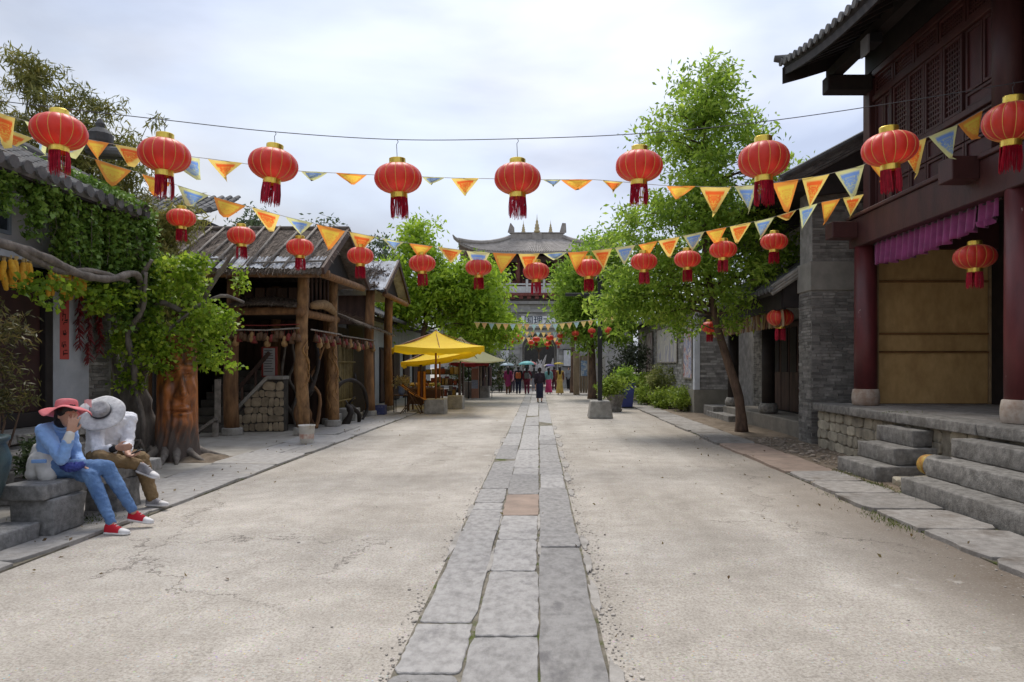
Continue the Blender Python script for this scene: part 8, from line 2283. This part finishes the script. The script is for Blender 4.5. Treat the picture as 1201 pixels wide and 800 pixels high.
sw = M('white_sweater', (0.80, 0.80, 0.83), (0.72, 0.72, 0.75), scale=3, rough=0.85, bump=0.5, bscale=35)
so = blob_object('sweater', [(hip + Vector((0, 0, 0.06)), 0.165, chest, 0.155), (chest, 0.14, neck, 0.085), (shR, 0.088, shL, 0.088), (shR, 0.085, elR, 0.066), (elR, 0.064, elR.lerp(wrR, 0.80), 0.046), (shL, 0.085, elL, 0.066), (elL, 0.064, elL.lerp(wrL, 0.6), 0.05), (shR, 0.1, hip + Vector((0.02, -0.09, 0.1)), 0.11), (shL, 0.1, hip + Vector((0.04, 0.09, 0.1)), 0.11)], 0.009, 3, sw, m_, disp=0.011, dscale=0.06)
blk = M('print_black', (0.02, 0.02, 0.022), rough=0.7)
blob_object('cuff', [(elR.lerp(wrR, 0.78), 0.047, elR.lerp(wrR, 0.9), 0.043)], 0.008, 1, blk, so)
khaki = M('khaki_cotton', (0.23, 0.155, 0.075), (0.155, 0.10, 0.048), scale=4, rough=0.85, bump=0.4, bscale=40)
blob_object('trousers', [(hip, 0.15, hipR, 0.12), (hip, 0.14, hipL, 0.12), (hipR, 0.115, knR, 0.09), (knR, 0.088, anR + (knR - anR) * 0.12, 0.062), (hipL, 0.115, knL, 0.09), (knL, 0.088, anL + (knL - anL) * 0.02, 0.068)], 0.010, 3, khaki, m_, disp=0.010, dscale=0.05)
greyS = M('grey_trainer', (0.42, 0.40, 0.40), (0.22, 0.21, 0.22), scale=12, rough=0.7)
shoe(m_, anR + Vector((-0.03, -0.03, -0.07)), Vector((0.95, -0.1, -0.30)), Vector((0.3, -0.15, 1)), 0.275, greyS, whs, whs)
shoe(m_, Vector((-4.52, 7.86, 0.047)), Vector((1, -0.1, 0)), UP, 0.275, greyS, whs, whs)
greyh = M('grey_white_hat', (0.66, 0.65, 0.64), (0.46, 0.45, 0.45), scale=22, rough=0.8, bump=0.4, bscale=50)
brim_hat(m_, headc + Vector((0.01, -0.05, 0.045)), Vector((0.22, -0.78, 0.62)), 0.235, 0.102, 0.10, greyh, wave=0.012, band=M('hat_band', (0.06, 0.06, 0.07), rough=0.6), name='sun_hat', droop=0.03, crownmat=M('hat_crown_grey', (0.42, 0.41, 0.41), (0.24, 0.235, 0.235), scale=22, rough=0.8))
blob_object('hair', [(headc + hup.normalized() * 0.02, 0.09, headc - face.normalized() * 0.04, 0.088)], 0.009, 2, hairm, m_)
ph = thing('phone', 'dark mobile phone held by the person in the white sweater', 'phone', wrL + Vector((0.12, -0.03, 0.03)))
c_ = wrL + Vector((0.12, -0.03, 0.035)); MB().obox(c_, Vector((0.035, 0.01, 0.02)), Vector((-0.012, 0.068, 0.0)), Vector((-0.003, 0, 0.004))).build('phone_body', blackmetal, ph, bev=0.003)
MB().obox(c_ + Vector((-0.004, 0, 0.0068)), Vector((0.031, 0.009, 0.018)), Vector((-0.011, 0.06, 0.0)), Vector((-0.0004, 0, 0.0007))).build('screen', glassm, ph)

# ---------------------------------------------------------------- walking people near the gate
def walker(label, px, Y, H, top, bottom, style, hair='long', heading=(0, 1), sleeves=None, stride=0.14, shoes=(0.02, 0.02, 0.022), bag=None, arm_up=False, grp='people walking near the gate'):
    base = Vector(((px - 632) * Y / FPX, Y, 0))
    t = thing('person', label, 'person', base, grp)
    s = H / 1.65
    f = Vector((heading[0], heading[1], 0)).normalized(); r = Vector((f.y, -f.x, 0))
    def at(a, b_, z): return base + r * a * s + f * b_ * s + Vector((0, 0, z * s))
    hL, hR = at(-0.09, 0, 0.86), at(0.09, 0, 0.86)
    aL, aR = at(-0.09, stride, 0.08), at(0.09, -stride, 0.10)
    kL, kR = at(-0.09, stride * 0.65 + 0.03, 0.47), at(0.09, -stride * 0.35 + 0.02, 0.47)
    ch, nk, hd = at(0, 0.0, 1.22), at(0, 0.0, 1.41), at(0, 0.02, 1.54)
    sL, sR = at(-0.17, 0, 1.34), at(0.17, 0, 1.34)
    eL, eR = at(-0.22, -0.05, 1.08), at(0.22, 0.02, 1.08)
    wL, wR = at(-0.21, 0.04, 0.85), at(0.21, 0.12, 0.87)
    if arm_up: eR, wR = at(0.25, 0.12, 1.16), at(0.15, 0.25, 1.32)
    hs2, he2 = head_segs(hd, f, UP, s)
    bd = [(at(0, 0, 0.9), 0.13 * s, ch, 0.12 * s), (ch, 0.11 * s, nk, 0.05 * s), (nk, 0.045 * s, hd, 0.05 * s), (sL, 0.05 * s, sR, 0.05 * s), (sL, 0.045 * s, eL, 0.036 * s), (eL, 0.036 * s, wL, 0.026 * s), (sR, 0.045 * s, eR, 0.036 * s), (eR, 0.036 * s, wR, 0.026 * s),
          (hL, 0.085 * s, kL, 0.058 * s), (kL, 0.052 * s, aL, 0.034 * s), (hR, 0.085 * s, kR, 0.058 * s), (kR, 0.052 * s, aR, 0.034 * s)] + hs2
    bd += hand_segs(wL, Vector((0, 0.1, -1)), r, curl=0.5, s=s) + hand_segs(wR, Vector((0, 0.1, -1)) if not arm_up else UP, -r, curl=1.0, s=s)
    for (a_, y_) in ((aL, 0), (aR, 0)):
        bd.append((a_, 0.035 * s, a_ + f * 0.05 * s + Vector((0, 0, -0.035)), 0.03 * s))
    blob_object('body', bd, 0.015, 2, skin, t, ell=he2)
    tm = M('cloth_%s' % str(top), top, tuple(c * 0.7 for c in top), scale=5, rough=0.85)
    bm_ = M('cloth_%s' % str(bottom), bottom, tuple(c * 0.65 for c in bottom), scale=5, rough=0.85)
    slm = M('cloth_%s' % str(sleeves), sleeves, rough=0.85) if sleeves else tm
    hem_z = {'coat': 0.62, 'dress': 0.9, 'skirt': 0.9, 'trousers': 0.80}[style]
    tp = [(at(0, 0, 0.98), 0.15 * s, ch, 0.145 * s), (ch, 0.13 * s, nk - Vector((0, 0, 0.02)), 0.07 * s), (sL, 0.07 * s, sR, 0.07 * s)]
    if style == 'coat': tp += [(at(0, 0, 0.95), 0.155 * s, at(0, -0.01, hem_z), 0.19 * s)]
    else: tp += [(at(0, 0, 0.98), 0.15 * s, at(0, 0, hem_z + 0.06), 0.155 * s)]
    sl = [(sL, 0.068 * s, eL, 0.056 * s), (eL, 0.056 * s, eL.lerp(wL, 0.85), 0.043 * s), (sR, 0.068 * s, eR, 0.056 * s), (eR, 0.056 * s, eR.lerp(wR, 0.85), 0.043 * s)]
    if sleeves: blob_object('sleeves', sl, 0.018, 2, slm, t, disp=0.005)
    else: tp += sl
    blob_object('top', tp, 0.018, 3, tm, t, disp=0.008, dscale=0.1)
    if style in ('trousers', 'coat'):
        blob_object('trousers', [(hL, 0.12 * s, hR, 0.12 * s), (hL, 0.11 * s, kL, 0.08 * s), (kL, 0.078 * s, aL, 0.06 * s), (hR, 0.11 * s, kR, 0.08 * s), (kR, 0.078 * s, aR, 0.06 * s)], 0.018, 3, bm_, t, disp=0.006)
    else:
        zb = 0.22 if style == 'skirt' else 0.10
        w2 = 0.17 if style == 'skirt' else 0.24
        MB().lathe([(0.0, 1.0 * s), (0.14 * s, 0.98 * s), (0.175 * s, 0.85 * s), (0.17 * s + 0.0, 0.6 * s), (w2 * s, zb * s + 0.02), (w2 * 0.98 * s, zb * s), (w2 * 0.8 * s, zb * s + 0.03)], base, n=24, lobes=9, amp=0.10, cap=False, sy=0.85).build('skirt', bm_, t, smooth=True)
    for a_ in (aL, aR):
        blob_object('shoe', [(a_ - Vector((0, 0, 0.045)) - f * 0.03, 0.035 * s, a_ + f * 0.12 * s - Vector((0, 0, 0.05)), 0.03 * s)], 0.014, 1, M('shoe_%s' % str(shoes), shoes, rough=0.5), t)
    hr = [(hd + Vector((0, 0, 0.03)) - f * 0.015, 0.098 * s, hd - f * 0.03 * s - Vector((0, 0, 0.02)), 0.09 * s)]
    if hair == 'long': hr.append((hd - f * 0.06 * s, 0.08 * s, at(0, -0.10, 1.22), 0.07 * s))
    if hair == 'bun': hr.append((hd - f * 0.08 * s + Vector((0, 0, 0.08)), 0.05 * s, hd - f * 0.09 * s + Vector((0, 0, 0.09)), 0.05 * s))
    blob_object('hair', hr, 0.016, 2, hairm, t)
    if bag:
        b0 = thing('backpack', bag[0], 'bag', at(0, -0.2, 1.0), 'bags carried near the gate')
        bmm = M('bag_%s' % str(bag[1]), bag[1], rough=0.7)
        blob_object('pack', [(at(-0.07, -0.19, 1.02), 0.1 * s, at(-0.07, -0.17, 1.22), 0.085 * s), (at(0.07, -0.19, 1.02), 0.1 * s, at(0.07, -0.17, 1.22), 0.085 * s)], 0.016, 2, bmm, b0)
        MB().tube([at(0.1, -0.12, 1.2), at(0.12, 0.0, 1.42), at(0.1, 0.13, 1.2)], 0.018, n=6).build('strap', bmm, b0)
    return t, wR
walker('person in dark blouse and long navy skirt walking on the stone path', 633, 31.2, 1.60, (0.035, 0.022, 0.03), (0.022, 0.024, 0.05), 'skirt', 'bun', stride=0.10)
walker('person in beige coat under the white umbrella', 587, 44.5, 1.62, (0.45, 0.36, 0.24), (0.07, 0.045, 0.035), 'coat', 'long', arm_up=True)
walker('person in magenta top with brown skirt coat left of the crowd', 596, 41, 1.64, (0.26, 0.03, 0.12), (0.13, 0.055, 0.03), 'coat', 'long')
walker('person in navy trousers with orange backpack', 608, 41, 1.66, (0.03, 0.03, 0.045), (0.02, 0.025, 0.06), 'trousers', 'short', bag=('small orange backpack worn by the person in navy trousers', (0.45, 0.12, 0.04)))
_, tealhand = walker('person in maroon clothes with grey backpack under the teal umbrella', 618, 41, 1.64, (0.18, 0.025, 0.05), (0.17, 0.025, 0.06), 'trousers', 'long', bag=('grey backpack worn by the person in maroon', (0.13, 0.13, 0.14)), arm_up=True)
walker('person in black and pale dress at the middle of the crowd', 626.5, 45.5, 1.6, (0.05, 0.05, 0.055), (0.3, 0.3, 0.34), 'skirt', 'long')
walker('person in teal top and bright pink skirt', 643.5, 41, 1.60, (0.20, 0.42, 0.46), (0.62, 0.06, 0.20), 'dress', 'long')
walker('person in dark red clothes behind the pink skirt', 650, 48, 1.65, (0.12, 0.02, 0.025), (0.10, 0.02, 0.025), 'trousers', 'short')
walker('person in long yellow dress with brown sleeves', 656.5, 40, 1.66, (0.68, 0.46, 0.12), (0.74, 0.52, 0.16), 'dress', 'long', sleeves=(0.22, 0.09, 0.05))
walker('person in grey top and black trousers by the gate right side', 667, 48.5, 1.62, (0.24, 0.25, 0.27), (0.015, 0.015, 0.018), 'trousers', 'long', heading=(-0.3, -1))
walker('person in navy clothes standing at the far stalls', 565, 45, 1.70, (0.03, 0.035, 0.09), (0.025, 0.028, 0.06), 'trousers', 'short', heading=(1, 0.2), stride=0.03)
walker('person in pale pink top beside the magenta one', 601, 43.5, 1.6, (0.60, 0.30, 0.38), (0.08, 0.06, 0.08), 'trousers', 'long')
def umbrella(label, px, py, Y, r, mats, name='umbrella', hx=0.0):
    c = P(px, py, Y); t = thing(name, label, 'umbrella', c, 'umbrellas carried near the gate')
    n = 8
    for k in range(n):
        def pan(a, b_, k=k):
            an = 2 * math.pi * (k + b_) / n; rr = r * math.sin(a * math.pi / 2.1) * (1 - 0.06 * math.sin(b_ * math.pi) * a)
            return c + Vector((rr * math.cos(an), rr * math.sin(an), r * 0.42 * (math.cos(a * math.pi / 2.1) - 1)))
        MB().grid(pan, 6, 4).build('panel', mats[k % len(mats)], t, smooth=True)
    MB().tube([c + Vector((0, 0, 0.05)), c + Vector((hx, 0.02, -0.75))], 0.012, n=6).build('shaft', blackmetal, t)
    MB().tube(spl([c + Vector((hx, 0.02, -0.72)), c + Vector((hx, 0.02, -0.82)), c + Vector((hx + 0.03, 0.02, -0.86)), c + Vector((hx + 0.06, 0.02, -0.82))], 3), 0.018, n=6).build('handle', M('umbrella_handle', (0.1, 0.06, 0.03), rough=0.5), t)
uw = M('umbrella_white', (0.62, 0.74, 0.82), (0.55, 0.68, 0.77), rough=0.6, trans=0.3); ut = M('umbrella_teal', (0.22, 0.62, 0.64), (0.17, 0.52, 0.55), rough=0.6, trans=0.3); upk = M('umbrella_pink', (0.72, 0.30, 0.30), rough=0.6, trans=0.3)
uc = M('umbrella_cream', (0.7, 0.66, 0.5), rough=0.6, trans=0.3); upu = M('umbrella_purple', (0.16, 0.13, 0.38), rough=0.6, trans=0.3); uy = M('umbrella_yellow', (0.62, 0.48, 0.05), rough=0.6, trans=0.3)
umbrella('open pale white umbrella left of the crowd', 595, 425.5, 43.8, 0.47, [uw])
umbrella('open teal umbrella with a pink panel in the crowd', 619, 423.5, 41.0, 0.55, [upk, ut, ut, ut, ut, ut, ut, upk])
umbrella('open cream and purple umbrella right of the stone path', 644, 427, 44.0, 0.36, [upu, uc, uc, uc, uc, upu, upu, upu])
umbrella('open mustard yellow umbrella above the yellow dress', 655.5, 425, 42.5, 0.30, [uy])
finish_blobs()
